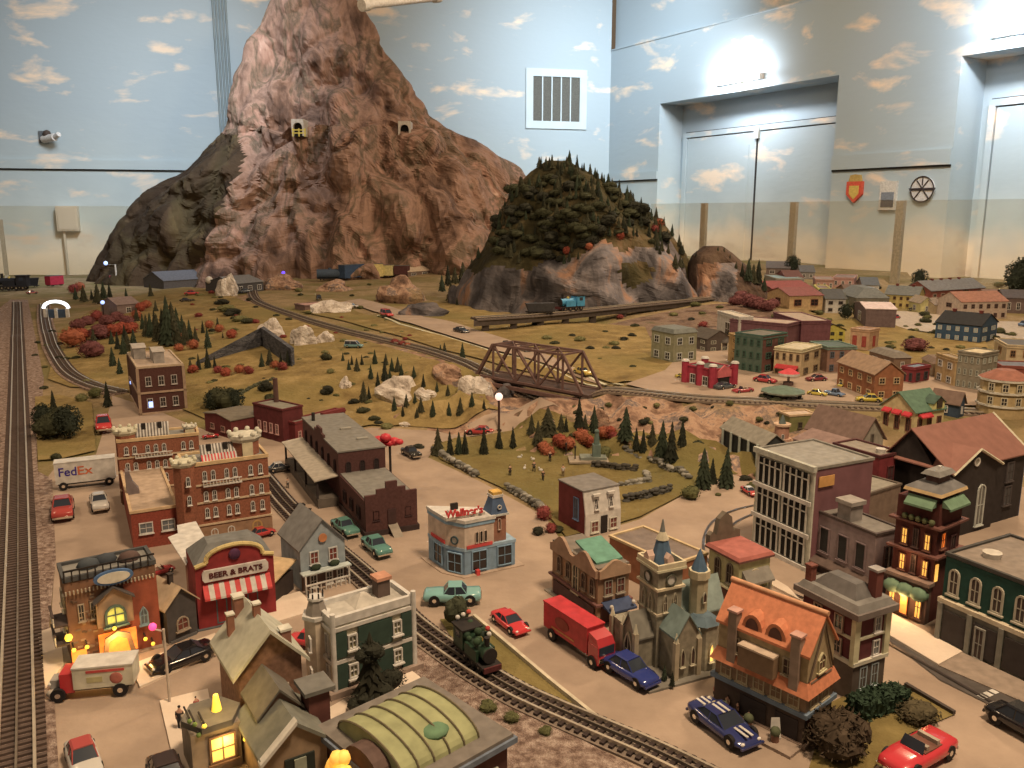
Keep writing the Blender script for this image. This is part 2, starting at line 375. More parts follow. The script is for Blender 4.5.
m1=MB(); m1.tube((.05,-.03,.04),(.2,-.14,.06),.045,10,C(215,200,180)); m1.tube((.2,-.14,.06),(.26,-.19,.09),.03,10,C(215,200,180)); m1.ball((.1,-.06,.1),.05,8,C(70,50,38)); m1.obj('camera_body',o)
# plaques on the right wall
def onwall(px,py): return wl(FR,px,py,NR,CR)
a=onwall(847,203); b=onwall(865,174)
o=wallthing('wall_plaque','red and gold shield plaque on the wall between the two recessed doors','plaque',FR,a[0],a[1]); w=b[0]-a[0]; h=b[1]-a[1]
m1=MB(); m1.wallshape([(0,h*.3),(w*.5,0),(w,h*.3),(w,h*.75),(0,h*.75)],-.03,0,C(214,66,34)); m1.obj('shield',o)
m1=MB(); m1.wallshape([(w*.1,h*.75),(w*.9,h*.75),(w*.8,h*.97),(w*.5,h),(w*.2,h*.97)],-.03,0,C(176,130,54)); m1.obj('gold_crest',o)
m1=MB(); m1.wallshape([(w*.2,h*.32),(w*.5,h*.12),(w*.8,h*.32),(w*.8,h*.6),(w*.2,h*.6)],-.034,-.03,C(226,150,50)); m1.obj('emblem',o)
a=onwall(880,210); b=onwall(899,181)
o=wallthing('framed_picture','small framed grey picture hanging between the shield and the round plaque','picture',FR,a[0],a[1]); w=b[0]-a[0]; h=b[1]-a[1]
m1=MB(); m1.box(0,w,-.03,0,0,h,C(196,170,140)); m1.obj('picture_frame',o)
m1=MB(); m1.box(w*.12,w*.88,-.034,-.03,h*.35,h*.62,C(120,112,104)); m1.box(w*.12,w*.88,-.034,-.03,h*.1,h*.34,C(90,76,64)); m1.obj('picture_print',o)
a=onwall(911,202); b=onwall(937,176)
o=wallthing('round_plaque','round white crest plaque on a crossed stand beside the second door recess','plaque',FR,(a[0]+b[0])/2,(a[1]+b[1])/2); o['label']='round white crest plaque with dark crossed lines beside the brighter door recess'
r_=(b[1]-a[1])/2; BK=C(60,44,36)
m1=MB(); 
m1.wallshape([(r_*.98*math.cos(2*PI*k/24),r_*.98*math.sin(2*PI*k/24)) for k in range(24)],-.025,0,C(230,205,176)); m1.obj('disc',o)
m1=MB()
for k in range(24):
    t0,t1=2*PI*k/24,2*PI*(k+1)/24
    m1.tube((r_*math.cos(t0),-.03,r_*math.sin(t0)),(r_*math.cos(t1),-.03,r_*math.sin(t1)),.006,5,BK)
for p,q in (((-1.15,.05),(1.15,.05)),((-1.1,-.05),(1.1,-.05)),((-.6,-.7),(.5,.7)),((.6,-.7),(-.5,.7)),((0,.3),(0,.9))): m1.tube((p[0]*r_,-.03,p[1]*r_),(q[0]*r_,-.03,q[1]*r_),.006,5,BK)
m1.obj('ring_and_bars',o)
# glass barrier
GL=bpy.data.materials.new('barrier_glass'); GL.use_nodes=True; nt=GL.node_tree; N=nt.nodes; L=nt.links
for n_ in list(N): N.remove(n_)
ou=N.new('ShaderNodeOutputMaterial'); tp=N.new('ShaderNodeBsdfTransparent'); tp.inputs[0].default_value=(.96,.95,.91,1); gl=N.new('ShaderNodeBsdfGlossy'); gl.inputs['Roughness'].default_value=.03; df=N.new('ShaderNodeBsdfDiffuse'); df.inputs[0].default_value=(.6,.45,.3,1)
m0=N.new('ShaderNodeMixShader'); m0.inputs[0].default_value=.035; L.new(tp.outputs[0],m0.inputs[1]); L.new(df.outputs[0],m0.inputs[2])
ms=N.new('ShaderNodeMixShader'); ms.inputs[0].default_value=.06; L.new(m0.outputs[0],ms.inputs[1]); L.new(gl.outputs[0],ms.inputs[2]); L.new(ms.outputs[0],ou.inputs[0])
CG=6.65; cg=Wp(600,240,NR,CG); zb=T+.05
gx=[Wp(px,py,NR,CG) for px,py in ((701,240),(790,240),(896,240),(1040,240))]
zg=Wp(900,200.5,NR,CG).z
gx=[Wp(650,240,NR,CG)]+gx
FG=wframe((gx[0].x,gx[0].y),tr)
ls=[(FG.inverted()@p).x for p in gx]; ls[4]=ls[3]+(ls[3]-ls[2])
for i in range(4):
    m1=MB(); m1.X=FG; m1.box(ls[i]+.004,ls[i+1]-.004,-.005,.005,zb,zg,GL); o=m1.obj('glass_barrier')
    tag(o,['clear glass barrier panel at the green hill end of the table','clear glass panel in front of the paired painted doors','clear glass panel below the shield plaque','clear glass panel along the far edge at the bright door recess'][i],'glass panel')
for i,lb in ((1,'behind the small rocky hill'),(2,'before the paired painted doors'),(3,'just below the framed picture')):
    m1=MB(); m1.X=FG; m1.box(ls[i]-.035,ls[i]+.035,.01,.05,.4,zg,C(176,150,120)); o=m1.obj('glass_post'); tag(o,'plain tan glass barrier post '+lb,'post')
gb=Wp(-60,240,NB,CB-.75); ge=Wp(215,240,NB,CB-.75); FGB=wframe((gb.x,gb.y),tb); le=(FGB.inverted()@ge).x
zg2=Wp(60,206,NB,CB-.75).z
m1=MB(); m1.X=FGB; m1.box(0,le,-.005,.005,zb,zg2,GL); o=m1.obj('glass_barrier'); tag(o,'clear glass panel along the back edge beside the dark mountain flank','glass panel')
pp=FGB.inverted()@Wp(2,240,NB,CB-.75)
m1=MB(); m1.X=FGB; m1.box(pp.x-.02,pp.x+.02,.01,.04,.4,zg2-.15,C(176,150,120)); o=m1.obj('glass_post'); tag(o,'plain tan barrier post at the far end of the long straight track','post')
# ---------- mountain ----------
def rockmat(name,cols,scale,stretch=(1,1,.5),facet=0):
    m=bpy.data.materials.new(name); m.use_nodes=True; nt=m.node_tree; N=nt.nodes; L=nt.links; b=N['Principled BSDF']; b.inputs['Roughness'].default_value=.85; b.inputs['Specular IOR Level'].default_value=.2
    tc=N.new('ShaderNodeTexCoord'); mp=N.new('ShaderNodeMapping'); mp.inputs['Scale'].default_value=stretch; L.new(tc.outputs['Object'],mp.inputs['Vector'])
    ns=N.new('ShaderNodeTexNoise'); ns.inputs['Scale'].default_value=scale; ns.inputs['Detail'].default_value=8; ns.inputs['Roughness'].default_value=.6; ns.inputs['Distortion'].default_value=.8; L.new(mp.outputs[0],ns.inputs['Vector'])
    cr=N.new('ShaderNodeValToRGB'); e=cr.color_ramp.elements
    while len(e)<len(cols): e.new(.5)
    for k,(p,c) in enumerate(cols): e[k].position=p; e[k].color=pc(*c)+(1,)
    L.new(ns.outputs['Fac'],cr.inputs['Fac']); out=cr.outputs['Color']
    if facet:
        vo=N.new('ShaderNodeTexVoronoi'); vo.inputs['Scale'].default_value=facet; ad=N.new('ShaderNodeVectorMath'); ad.operation='MULTIPLY_ADD'; L.new(ns.outputs['Color'],ad.inputs[0]); ad.inputs[1].default_value=(.35,.35,.35); L.new(mp.outputs[0],ad.inputs[2]); L.new(ad.outputs[0],vo.inputs['Vector'])
        sp=N.new('ShaderNodeSeparateColor'); L.new(vo.outputs['Color'],sp.inputs[0]); m1_=N.new('ShaderNodeMapRange'); m1_.inputs['To Min'].default_value=.5; m1_.inputs['To Max'].default_value=1.0; L.new(sp.outputs[0],m1_.inputs['Value'])
        mu=N.new('ShaderNodeMix'); mu.data_type='RGBA'; mu.blend_type='MULTIPLY'; mu.inputs['Factor'].default_value=1; L.new(out,mu.inputs['A']); L.new(m1_.outputs[0],mu.inputs['B']); out=mu.outputs['Result']
    L.new(out,b.inputs['Base Color'])
    n3=N.new('ShaderNodeTexNoise'); n3.inputs['Scale'].default_value=scale*5; n3.inputs['Detail'].default_value=6; L.new(mp.outputs[0],n3.inputs['Vector'])
    bp=N.new('ShaderNodeBump'); bp.inputs['Strength'].default_value=.8; bp.inputs['Distance'].default_value=.03; L.new(n3.outputs['Fac'],bp.inputs['Height']); L.new(bp.outputs['Normal'],b.inputs['Normal'])
    MC[name]=m; return m
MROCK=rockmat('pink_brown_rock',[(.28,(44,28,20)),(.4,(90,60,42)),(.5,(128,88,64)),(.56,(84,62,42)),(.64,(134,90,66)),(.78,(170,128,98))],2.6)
MDARK=rockmat('shaded_olive_rock',[(.3,(42,25,13)),(.5,(62,42,24)),(.65,(78,58,30)),(.8,(96,64,40))],1.8,facet=3)  # olive-brown rock with the shade of the left flank painted into it
def tab(pts,y):
    if y<=pts[0][0]: return pts[0][1]
    for (a,va),(b,vb) in zip(pts,pts[1:]):
        if y<=b: return va+(vb-va)*(y-a)/(b-a)
    return pts[-1][1]
def massif(name,Y0,tl,trr,ytop,ybot,ry,n=190,k=120,amp=.10,fq=1.4,ledge=None,pexp=2.0,mats=None,back=1.0,matf=None,zfoot=None,pow_=.9,sharp=1.0,seed=0):
    vs=[];fs=[];mi=[]
    for j in range(k+1):
        t=j/k                       # 0 top, 1 foot
        py=ytop+(ybot-ytop)*t
        yy=Y0
        pl=Wp(tab(tl,py),py,(0,1),yy); prr=Wp(tab(trr,py),py,(0,1),yy)
        z=pl.z if zfoot is None else pl.z
        cx=(pl.x+prr.x)/2; rx=(prr.x-pl.x)/2; rr=ry*(t**pow_)+.05
        if ledge and py<ledge[0]: rr=max(.04,rr-ledge[1])
        for i in range(n):
            th=2*PI*i/n; c_,s_=math.cos(th),math.sin(th)
            q=(abs(c_)**pexp+abs(s_)**pexp)**(-1/pexp)
            x=cx+rx*c_*q; y=yy+(rr if s_<0 else rr*back)*s_*q
            P=Vector((x*fq+seed,y*fq,z*fq*.55))
            d1=noise.voronoi(P)[0]; f_=d1[1]-d1[0]
            d2=noise.voronoi(P*2.3)[0]; g_=d2[1]-d2[0]
            a=amp*min(1,.25+t*2.5)
            dn=(abs(noise.noise(P*.9))*1.2-.3)+ .9*(min(f_,.5)-.25)*sharp+ .35*(min(g_,.4)-.2)*sharp+.25*noise.fractal(P*3,1,2,4)
            front=max(.25,abs(s_))
            x+=a*dn*c_*.9*.6; y+=a*dn*s_*1.7*(1 if s_<0 else .4)
            zz=z+a*.5*noise.noise(P*2.2+Vector((9,9,9)))*front
            vs.append((x,y,zz if j>0 else z))
    for j in range(k):
        for i in range(n):
            fs.append((j*n+i,j*n+(i+1)%n,(j+1)*n+(i+1)%n,(j+1)*n+i))
            i0=vs[j*n+i]; mi.append(matf(i0,2*PI*i/n) if matf else 0)
    fs.append(tuple(range(n))); mi.append(0)
    me=bpy.data.meshes.new(name); me.from_pydata(vs,[],fs)
    for m in mats: me.materials.append(m)
    me.polygons.foreach_set('material_index',mi); me.polygons.foreach_set('use_smooth',[False]*len(fs))
    fixn(me)
    o=put(me,name); tag(o,kind='structure'); return o
YM=9.9
MT_L=[(-12,296),(0,272),(20,262),(40,250),(60,248),(85,241),(110,234),(128,226),(140,212),(155,196),(175,176),(192,147),(215,122),(240,106),(262,96),(280,88)]
MT_R=[(-12,340),(0,356),(20,368),(40,382),(60,396),(85,411),(110,428),(128,450),(140,474),(160,508),(180,535),(200,552),(230,572),(280,600)]
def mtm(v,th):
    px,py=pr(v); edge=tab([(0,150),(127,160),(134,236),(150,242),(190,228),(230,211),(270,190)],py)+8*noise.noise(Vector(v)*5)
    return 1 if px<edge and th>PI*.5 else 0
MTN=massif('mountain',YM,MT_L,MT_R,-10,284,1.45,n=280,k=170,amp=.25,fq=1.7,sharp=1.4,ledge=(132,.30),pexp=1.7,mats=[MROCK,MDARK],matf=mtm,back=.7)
# green wooded hill with a rocky foot, and the low knoll beside it
HROCK=rockmat('grey_blue_rock',[(.3,(44,36,32)),(.44,(74,62,56)),(.52,(104,86,76)),(.6,(140,92,62)),(.72,(150,108,80))],2.6,facet=3)
HGRN=rockmat('hill_moss',[(.3,(34,27,14)),(.5,(54,43,20)),(.62,(78,58,32)),(.75,(106,70,44))],3.5)
YH=6.35
def hm(v,th):
    px,py=pr(v); e=tab([(440,285),(500,262),(540,268),(575,262),(600,240),(625,250),(660,235),(700,290)],px)+14*noise.noise(Vector(v)*4)
    return 1 if py<e else (1 if ((px-633)/17)**2+((py-274)/15)**2<.8+.6*noise.noise(Vector(v)*7) else 0)
HILL=massif('hill',YH,[(160,548),(172,532),(190,515),(215,496),(240,484),(262,470),(285,458),(310,450),(335,446)],[(160,566),(172,590),(190,618),(206,642),(225,664),(245,680),(262,690),(285,700),(310,712),(335,720)],161,332,1.05,n=150,k=80,amp=.13,fq=2.0,pexp=1.8,mats=[HROCK,HGRN],matf=hm,back=.8,pow_=.8,seed=5)
KN=massif('hill',6.1,[(246,704),(255,694),(270,690),(310,684),(322,680)],[(246,722),(255,736),(270,750),(285,762),(300,770),(322,778)],246,322,.5,n=80,k=40,amp=.07,fq=3,pexp=2,mats=[rockmat('brown_scrub_rock',[(.3,(46,34,24)),(.5,(84,58,42)),(.65,(106,76,52)),(.8,(70,58,34))],4,facet=4),HROCK],matf=lambda v,th:1 if (696<pr(v)[0]<735 and pr(v)[1]>262) else 0,back=.8,seed=11)
KN['kind']='structure'
# tunnel portals on the mountain ledge
def portal(px,py,lab,s=1):
    p=None
    d=ray(px,py); 
    import mathutils
    ok,loc,nn,ix=MTN.ray_cast(Vector((0,0,CAMZ)),d.normalized())
    if not ok: return
    k=17/ppm(loc.x,loc.y,loc.z)
    o=thing('tunnel_portal',lab,'tunnel portal',(loc.x,loc.y-.10,loc.z-k*.5))
    m1=MB(); w=k*.36; arch=[(-w*.72,0),(-w*.72,k*.5)]+[(-w*.72*math.cos(PI*a/6),k*.5+w*.72*math.sin(PI*a/6)) for a in range(1,6)]+[(w*.72,k*.5),(w*.72,0)]
    out=[(w,0),(w,k*.95),(-w,k*.95),(-w,0)]
    m1.wallshape(arch+out,0,.2,C(176,150,122)); m1.obj('portal_frame',o)
    m1=MB(); m1.wallshape(arch,.05,.2,C(20,14,10)); m1.obj('tunnel_mouth',o)
portal(300,128,'pale stone tunnel mouth with a yellow barrier high on the mountain ledge')
portal(405.5,130,'dark arched tunnel mouth high on the mountain ledge nearer the glass side')
bpy.data.objects['tunnel_portal.001']['label']='darker brown tunnel mouth on the high ledge, beyond the pale one'
ok,loc,nn,ix=MTN.ray_cast(Vector((0,0,CAMZ)),ray(300,135).normalized())
m1=MB(); 
for q in (0,.03): m1.box(-.07,.07,-.01,0,q,q+.010,C(210,160,50))
for q in (-.06,0,.06): m1.box(q-.006,q+.006,-.008,.0,-.03,.05,C(210,160,50))
o=m1.obj('safety_barrier',None,(loc.x+.03,loc.y-.16,loc.z+.0)); tag(o,'tiny yellow barrier before the pale tunnel mouth on the mountain','barrier')
# ---------- ground areas ----------
drape('pavement',[(46,480),(60,462),(96,455),(112,400),(112,396),(190,425),(210,432),(290,443),(372,428),(430,431),(470,424),(507,412),(545,400),(560,408),(520,424),(468,437),(440,446),(428,458),(480,482),(545,517),(560,540),(600,532),(640,520),(690,492),(745,478),(770,470),(900,470),(1060,480),(1200,560),(1200,820),(-0,820),(30,768),(34,690),(50,640),(55,560)],ASPH,.002)
drape('lawn',[(432,446),(470,438),(520,424),(565,418),(640,432),(700,440),(770,446),(775,470),(742,478),(690,492),(640,518),(600,530),(566,538),(545,513),(500,488),(478,478),(440,460)],LAWN,.0045)
drape('lawn',[(60,330),(110,303),(190,287),(240,300),(300,322),(430,360),(478,376),(486,400),(500,411),(468,423),(430,429),(372,426),(290,440),(205,420),(120,390),(70,388),(48,380)],GRASS,.006)
drape('lawn',[(35,398),(60,396),(92,404),(96,452),(62,460),(38,462)],GRASS,.006)
drape('lawn',[(300,312),(345,322),(400,337),(440,350),(500,366),(560,380),(598,386),(560,372),(500,355),(440,336),(400,326),(378,318),(340,304)],GRASS,.007)
drape('lawn',[(430,300),(424,318),(470,329),(514,343),(560,363),(622,383),(690,385),(682,368),(655,350),(645,328),(560,322),(500,315)],GRASS,.007)
drape('lawn',[(800,352),(830,322),(870,318),(912,332),(985,342),(995,362),(900,378),(860,372)],GRASS,.007)
drape('lawn',[(440,621),(474,621),(550,686),(596,722),(550,702),(504,676),(455,646)],LAWN,.0045)
drape('lawn',[(830,705),(865,688),(905,690),(954,717),(905,738),(880,762),(850,800),(800,800),(815,750)],LAWN,.0045)
BROWN=ground_mat('brown_slope',[(.32,(46,32,24)),(.45,(84,58,42)),(.55,(110,80,58)),(.7,(74,60,34))],7,detail=8,bump=1.0)
drape('slope',[(598,326),(640,318),(700,306),(760,303),(780,312),(776,325),(742,330),(722,338),(690,342),(655,350),(640,338),(618,332)],BROWN,.006)
drape('path',[(340,304),(352,304),(380,314),(400,322),(440,334),(500,353),(560,371),(600,386),(622,388),(560,362),(514,343),(470,329),(424,318),(392,308),(360,300)],ASPH,.009)
drape('path',[(625,386),(665,372),(690,345),(720,345),(790,352),(905,372),(985,390),(1100,395),(1100,410),(900,406),(760,400),(700,397),(650,392)],ASPH,.008)
drape('path',[(860,312),(905,312),(1000,322),(1100,326),(1100,345),(985,340),(905,330)],C(170,140,112),.006)
drape('gravel',[(34,470),(52,480),(56,560),(48,640),(34,690),(30,830),(-60,830),(-20,470)],GRAV,.0035)
drape('gravel',[(-30,330),(10,300),(28,300),(44,380),(36,470),(-40,470)],GRAV,.003)
drape('gravel',[(398,625),(415,638),(455,670),(504,703),(545,723),(640,772),(560,830),(440,830),(500,760),(430,690),(400,680)],GRAV,.004)
EDGE=C(196,164,126)
def kerb(pts,w=.006,h=.008,m=EDGE,name='trim'):
    P=[G(*p) for p in pts]; mb=MB()
    for a,b in zip(P,P[1:]):
        n=max(1,int((b-a).length/.06)); 
        for k in range(n):
            p=a.lerp(b,k/n); q=a.lerp(b,(k+1)/n); p.z=H(p.x,p.y)+.004; q.z=H(q.x,q.y)+.004
            d=(q-p).normalized(); s=Vector((-d.y,d.x,0))*w/2; u=Vector((0,0,h))
            mb.add([p-s,p+s,q+s,q-s,p-s+u,p+s+u,q+s+u,q-s+u],[(3,2,1,0),(4,5,6,7),(0,1,5,4),(1,2,6,5),(2,3,7,6),(3,0,4,7)],m)
    o=mb.obj(name); tag(o,kind='structure'); return o
kerb([(474,620),(550,685),(597,723)]); kerb([(504,677),(550,701),(597,723)],.005,.004)
kerb([(424,318),(470,329),(514,343),(560,362),(622,386)],.016,.003,C(206,172,128)); kerb([(378,316),(400,325),(440,336),(500,355),(560,373),(598,388)],.016,.003,C(206,172,128))
kerb([(905,688),(954,717)],.006,.006,C(70,54,44))
def walk(pts,th=.006,m=CONC): 
    o=drape('paving',pts,m,th+.0013,z=T,th=th); return o
walk([(884,612),(962,655),(938,668),(872,628)]); walk([(742,562),(788,590),(800,603),(752,578)])
walk([(38,636),(60,628),(64,668),(46,692)]); walk([(264,604),(300,594),(318,612),(272,626)],.005)
walk([(296,690),(330,710),(405,668),(440,695),(430,704),(402,690),(335,730),(290,722)],.004)
walk([(160,704),(208,692),(222,768),(230,800),(182,800)],.005); walk([(130,668),(215,636),(228,650),(140,690)],.005)
walk([(962,655),(1100,720),(1100,738),(938,668)],.004,C(150,118,92))
# zebra piece
mb=MB(); a=Zp(980,700,T); b=Zp(1003,690,T); d=(b-a)
for k in range(4):
    p=a+d*(k/4); q=a+d*(k/4+.17); s=Vector((-d.y,d.x,0)).normalized()*.006
    mb.add([p-s,q-s,q+s,p+s],[(0,1,2,3)],C(226,190,156))
o=mb.obj('marking',None,(0,0,.0046)); tag(o,kind='structure')
# ---------- railway ----------
RAILM=mat('rail_metal',(176,146,114),.35,metal=.6,var=.1); TIEM=C(88,64,50); TIEL=C(96,76,60)
def spline(P,step=.03):
    out=[]; n=len(P)
    for i in range(n-1):
        p0=P[max(0,i-1)];p1=P[i];p2=P[i+1];p3=P[min(n-1,i+2)]; k=max(2,int((p2-p1).length/step))
        for j in range(k):
            t=j/k; out.append(.5*((2*p1)+(-p0+p2)*t+(2*p0-5*p1+4*p2-p3)*t*t+(-p0+3*p1-3*p2+p3)*t*t*t))
    out.append(P[-1]); return out
def track(lab,P,gauge=.045,tie=.075,tw=.007,tsp=.014,tm=None,rails=3,bed=None,name='railway_track',z=None,bedw=.10,zoff=.004,rh=.005):
    S=spline(P); 
    for p in S: p.z=(H(p.x,p.y) if z is None else z)+zoff
    o=thing(name,lab,'railway track',(0,0,0)); o.location=S[0]; O=S[0].copy(); S=[p-O for p in S]
    N=[]
    for i in range(len(S)):
        d=(S[min(i+1,len(S)-1)]-S[max(i-1,0)]); d.z=0; d.normalize(); N.append(Vector((-d.y,d.x,0)))
    def strip(off,w,z0,z1,m,nm):
        mb=MB(); vs=[];fs=[]
        for p,n in zip(S,N):
            for s_,zz in ((-1,z0),(-1,z1),(1,z1),(1,z0)): q=p+n*(off+s_*w/2); vs.append((q.x,q.y,q.z+zz))
        for i in range(len(S)-1):
            for k in range(4): fs.append((4*i+k,4*i+(k+1)%4,4*i+4+(k+1)%4,4*i+4+k))
        fs+= [(0,1,2,3),tuple(4*(len(S)-1)+k for k in (3,2,1,0))]
        mb.add(vs,fs,m); return mb.obj(nm,o)
    offs=[-gauge/2,0,gauge/2] if rails==3 else [-gauge/2,gauge/2]
    zt_=.006
    for k,f in enumerate(offs): strip(f,.0042 if f else .003,zt_,zt_+rh,RAILM if f else C(110,88,68,.5),'rail')
    if bed: strip(0,bedw,-.006,.002,bed,'ballast')
    mb=MB(); acc=0; L=0
    for i in range(len(S)-1):
        seg=(S[i+1]-S[i]).length
        while acc<=L+seg:
            t=(acc-L)/seg; p=S[i].lerp(S[i+1],t); n=N[i]; d=Vector((n.y,-n.x,0))
            a=n*tie/2; b=d*tw/2
            vs=[p-a-b,p+a-b,p+a+b,p-a+b]; vs=[v+Vector((0,0,.0)) for v in vs]+[v+Vector((0,0,zt_)) for v in vs]
            mb.add(vs,[(3,2,1,0),(4,5,6,7),(0,1,5,4),(1,2,6,5),(2,3,7,6),(3,0,4,7)],tm or TIEM); acc+=tsp
        L+=seg
    tag(mb.obj('tie_rows',o),kind='stuff'); return o
def GP(l): return [G(*p) for p in l]
track('long straight three-rail track along the gravel edge of the layout',GP([(15,860),(17,768),(18.5,576),(18.5,450),(18,384),(17.5,330),(17,303)]),bed=GRAV,tsp=.015)
track('curved three-rail track bending behind the flat-roofed brick block',GP([(44,305),(45,320),(50,340),(58,358),(70,374),(92,386),(122,394)]),bed=GRAV,tsp=.015)
TC=track('curving three-rail track past the depot and the green-shuttered house',GP([(240,455),(262,478),(285,506),(315,536),(345,562),(380,593),(413,627),(460,662),(504,690),(540,708),(600,734),(660,760),(740,800)]),bed=C(128,100,78),tsp=.0145,bedw=.066,gauge=.037,tie=.058,tm=C(60,42,34))
track('elevated track running from the mountain foot over the truss bridge',[p.copy() for p in railB[:6]]+[railB[5].lerp(railB[6],.85)]+[railB[6].lerp(railB[7],f) for f in (0,.1,.3,.5,.7,.9,1)]+[p.copy() for p in railB[8:-1]],bed=C(126,98,74),bedw=.085,tsp=.018)
TU=T+.17
track('raised track on a low trestle in front of the wooded hill',[Zp(x,y,TU) for x,y in ((474,319.5),(530,316),(580,311.5),(640,305.5),(690,300.5),(716,298))],bed=C(110,88,72),z=TU,tsp=.02)
mb=MB(); P=[Zp(x,y,TU) for x,y in ((474,319.5),(530,316),(580,311.5),(640,305.5),(690,300.5),(716,298))]
for a,b in zip(P,P[1:]):
    n=6
    for k in range(n):
        p=a.lerp(b,k/n); q=a.lerp(b,(k+1)/n); s=Vector((0,.045,0))
        mb.add([p-s-Vector((0,0,.03)),q-s-Vector((0,0,.03)),q+s-Vector((0,0,.03)),p+s-Vector((0,0,.03)),p-s,q-s,q+s,p+s],[(3,2,1,0),(4,5,6,7),(0,1,5,4),(1,2,6,5),(2,3,7,6),(3,0,4,7)],C(96,76,62))
mb.v=[(a,b,c-.003) for a,b,c in mb.v]
o=thing('trestle','dark low trestle deck carrying the track below the wooded hill','trestle',(0,0,0)); mb.obj('deck',o)
for a,b in zip(P,P[1:]):
    for t in (.2,.7):
        p=a.lerp(b,t); zz=H(p.x,p.y)
        m1=MB(); m1.box(-.02,.02,-.03,.03,zz-.02-p.z,-.02,C(80,62,50)); m1.obj('pier',o,p)
# streetcar rails in the street
def flatrail(lab,pts,off):
    S=spline([Zp(x,y,T) for x,y in pts]); m1=MB(); vs=[];fs=[]
    for i,p in enumerate(S):
        d=(S[min(i+1,len(S)-1)]-S[max(i-1,0)]).normalized(); n=Vector((-d.y,d.x,0))
        for w in (-.003,.003): q=p+n*(off+w); vs.append((q.x,q.y,T+.005))
    for i in range(len(S)-1): fs.append((2*i,2*i+1,2*i+3,2*i+2))
    m1.add(vs,fs,C(64,50,42,.4)); return m1
SP=[(770,508),(745,513),(722,525),(714,545),(722,566),(760,588),(820,612),(870,628),(950,672),(1000,700),(1100,755)]
o=thing('streetcar_track','dark streetcar rails set flush in the curving street','streetcar track',(0,0,0))
for f in (-.024,.024): flatrail('',SP,f).obj('rail',o)
drape('pavement',[(868,626),(880,622),(950,660),(1100,730),(1100,760),(1000,712),(940,682)],C(86,70,58),.0035)
# ---------- rocks ----------
def boulder(px,py,wpx,hpx,lab,m,seed=0,flat=1.0,name='boulder',kind=None,cat='rock',group=None,dy=.8,mb_=None):
    p=G(px,py); k=ppm(p.x,p.y,p.z); w=wpx/k/2; h=hpx/k
    vs=[];fs=[];n=18;r_=9
    for j in range(r_+1):
        a=PI*.5*j/r_+.0
        for i in range(n):
            t=2*PI*i/n; x,y,z=math.sin(a)*math.cos(t),math.sin(a)*math.sin(t),math.cos(a)
            V=Vector((x*1.6+seed*3.1,y*1.6+seed,z*1.6)); d=1+.45*noise.noise(V)+.25*(noise.voronoi(V*1.5)[0][0]-.4)
            vs.append((w*x*d,w*y*d*dy,max(0,h*z*d)-.012*(j==r_)))
    for j in range(r_):
        for i in range(n): fs.append((j*n+i,(j+1)*n+i,(j+1)*n+(i+1)%n,j*n+(i+1)%n))
    m1=MB(); m1.add(vs,fs,m)
    o=m1.obj(name,None,(p.x,p.y+w*dy*.4,p.z-.008)); o.rotation_euler.z=seed
    if kind: tag(o,kind=kind)
    else: tag(o,lab,cat,group)
    return o
PALE=rockmat('pale_rock',[(.3,(120,94,74)),(.5,(176,148,122)),(.7,(206,178,150))],9,(1,1,1))
boulder(397,398,46,20,'large pale rounded boulder behind the rows of small conifers',PALE,1)
boulder(424,395,26,9,'flat pale rock beside the large rounded boulder',PALE,2)
boulder(405,426,13,5,'small lone pale rock on the grass by the road bend',PALE,3)
boulder(330,313,54,12,'long pale rock mound topped with grass beyond the elevated track',PALE,4,dy=.42)
boulder(270,337,32,16,'pale cream boulder on the mountain side of the quarry',PALE,5)
boulder(303,345,28,18,'bright white boulder at the corner of the quarry wall',PALE,6)
boulder(325,343,18,12,'grey pale boulder between elevated track and blue car',PALE,7)
boulder(345,388,16,10,'greyish boulder among bushes above the depot roof',PALE,8)
boulder(446,380,36,17,'tan crag below the elevated track before the bridge',LROCK,9)
boulder(476,396,38,22,'grey streaked crag under the left end of the truss bridge',PALE,10)
boulder(505,395,24,10,'dark grey crag directly under the truss bridge',HROCK,11)
boulder(422,316,50,12,'dark grey rock slope between the road and the brown mound',HROCK,12)
boulder(400,302,52,22,'brown grassy mound before the mountain foot',LROCK,13)
boulder(460,303,28,22,'pale faced boulder among the dark trees at the hill foot',HROCK,14)
boulder(280,289,44,12,'low tan mound just left of the far blue freight cars',LROCK,15)
bpy.data.objects['boulder.014']['label']='low tan mound by the mountain foot next to the long grey shed'
boulder(335,291,34,9,'flat tan mound in front of the far yellow freight car',LROCK,16)
boulder(243,282,36,10,'pale sandy mound before the long grey shed',LROCK,17)
boulder(226,296,26,18,'tall pale sandy rock by the mountain shed',PALE,18)
boulder(600,417,22,8,'tan crag jutting from the rock face behind the tallest conifer',LROCK,21,dy=.5)
boulder(745,428,26,9,'orange tan crag jutting from the rock face behind the pillared library',LROCK,24,dy=.5)
# quarry retaining wall
a=G(196,366);b=G(262,347);c=G(292,368)
QW=rockmat('slate_wall',[(.3,(46,40,38)),(.5,(74,66,62)),(.7,(96,84,76))],14,(1,1,3))
mb=MB(); up=Vector((0,0,.075))
for p,q,h0,h1 in ((a,b,.02,.10),(b,c,.10,.085)):
    n=Vector((0,.05,0)); mb.add([p-Vector((0,0,.02)),q-Vector((0,0,.02)),q+Vector((0,0,h1)),p+Vector((0,0,h0)),p+n-Vector((0,0,.02)),q+n-Vector((0,0,.02)),q+n+Vector((0,0,h1)),p+n+Vector((0,0,h0))],[(0,1,2,3),(7,6,5,4),(3,2,6,7),(1,5,6,2),(0,3,7,4),(0,4,5,1)],QW)
o=mb.obj('retaining_wall'); tag(o,'dark slate retaining wall with a sloping top on the meadow','retaining wall')
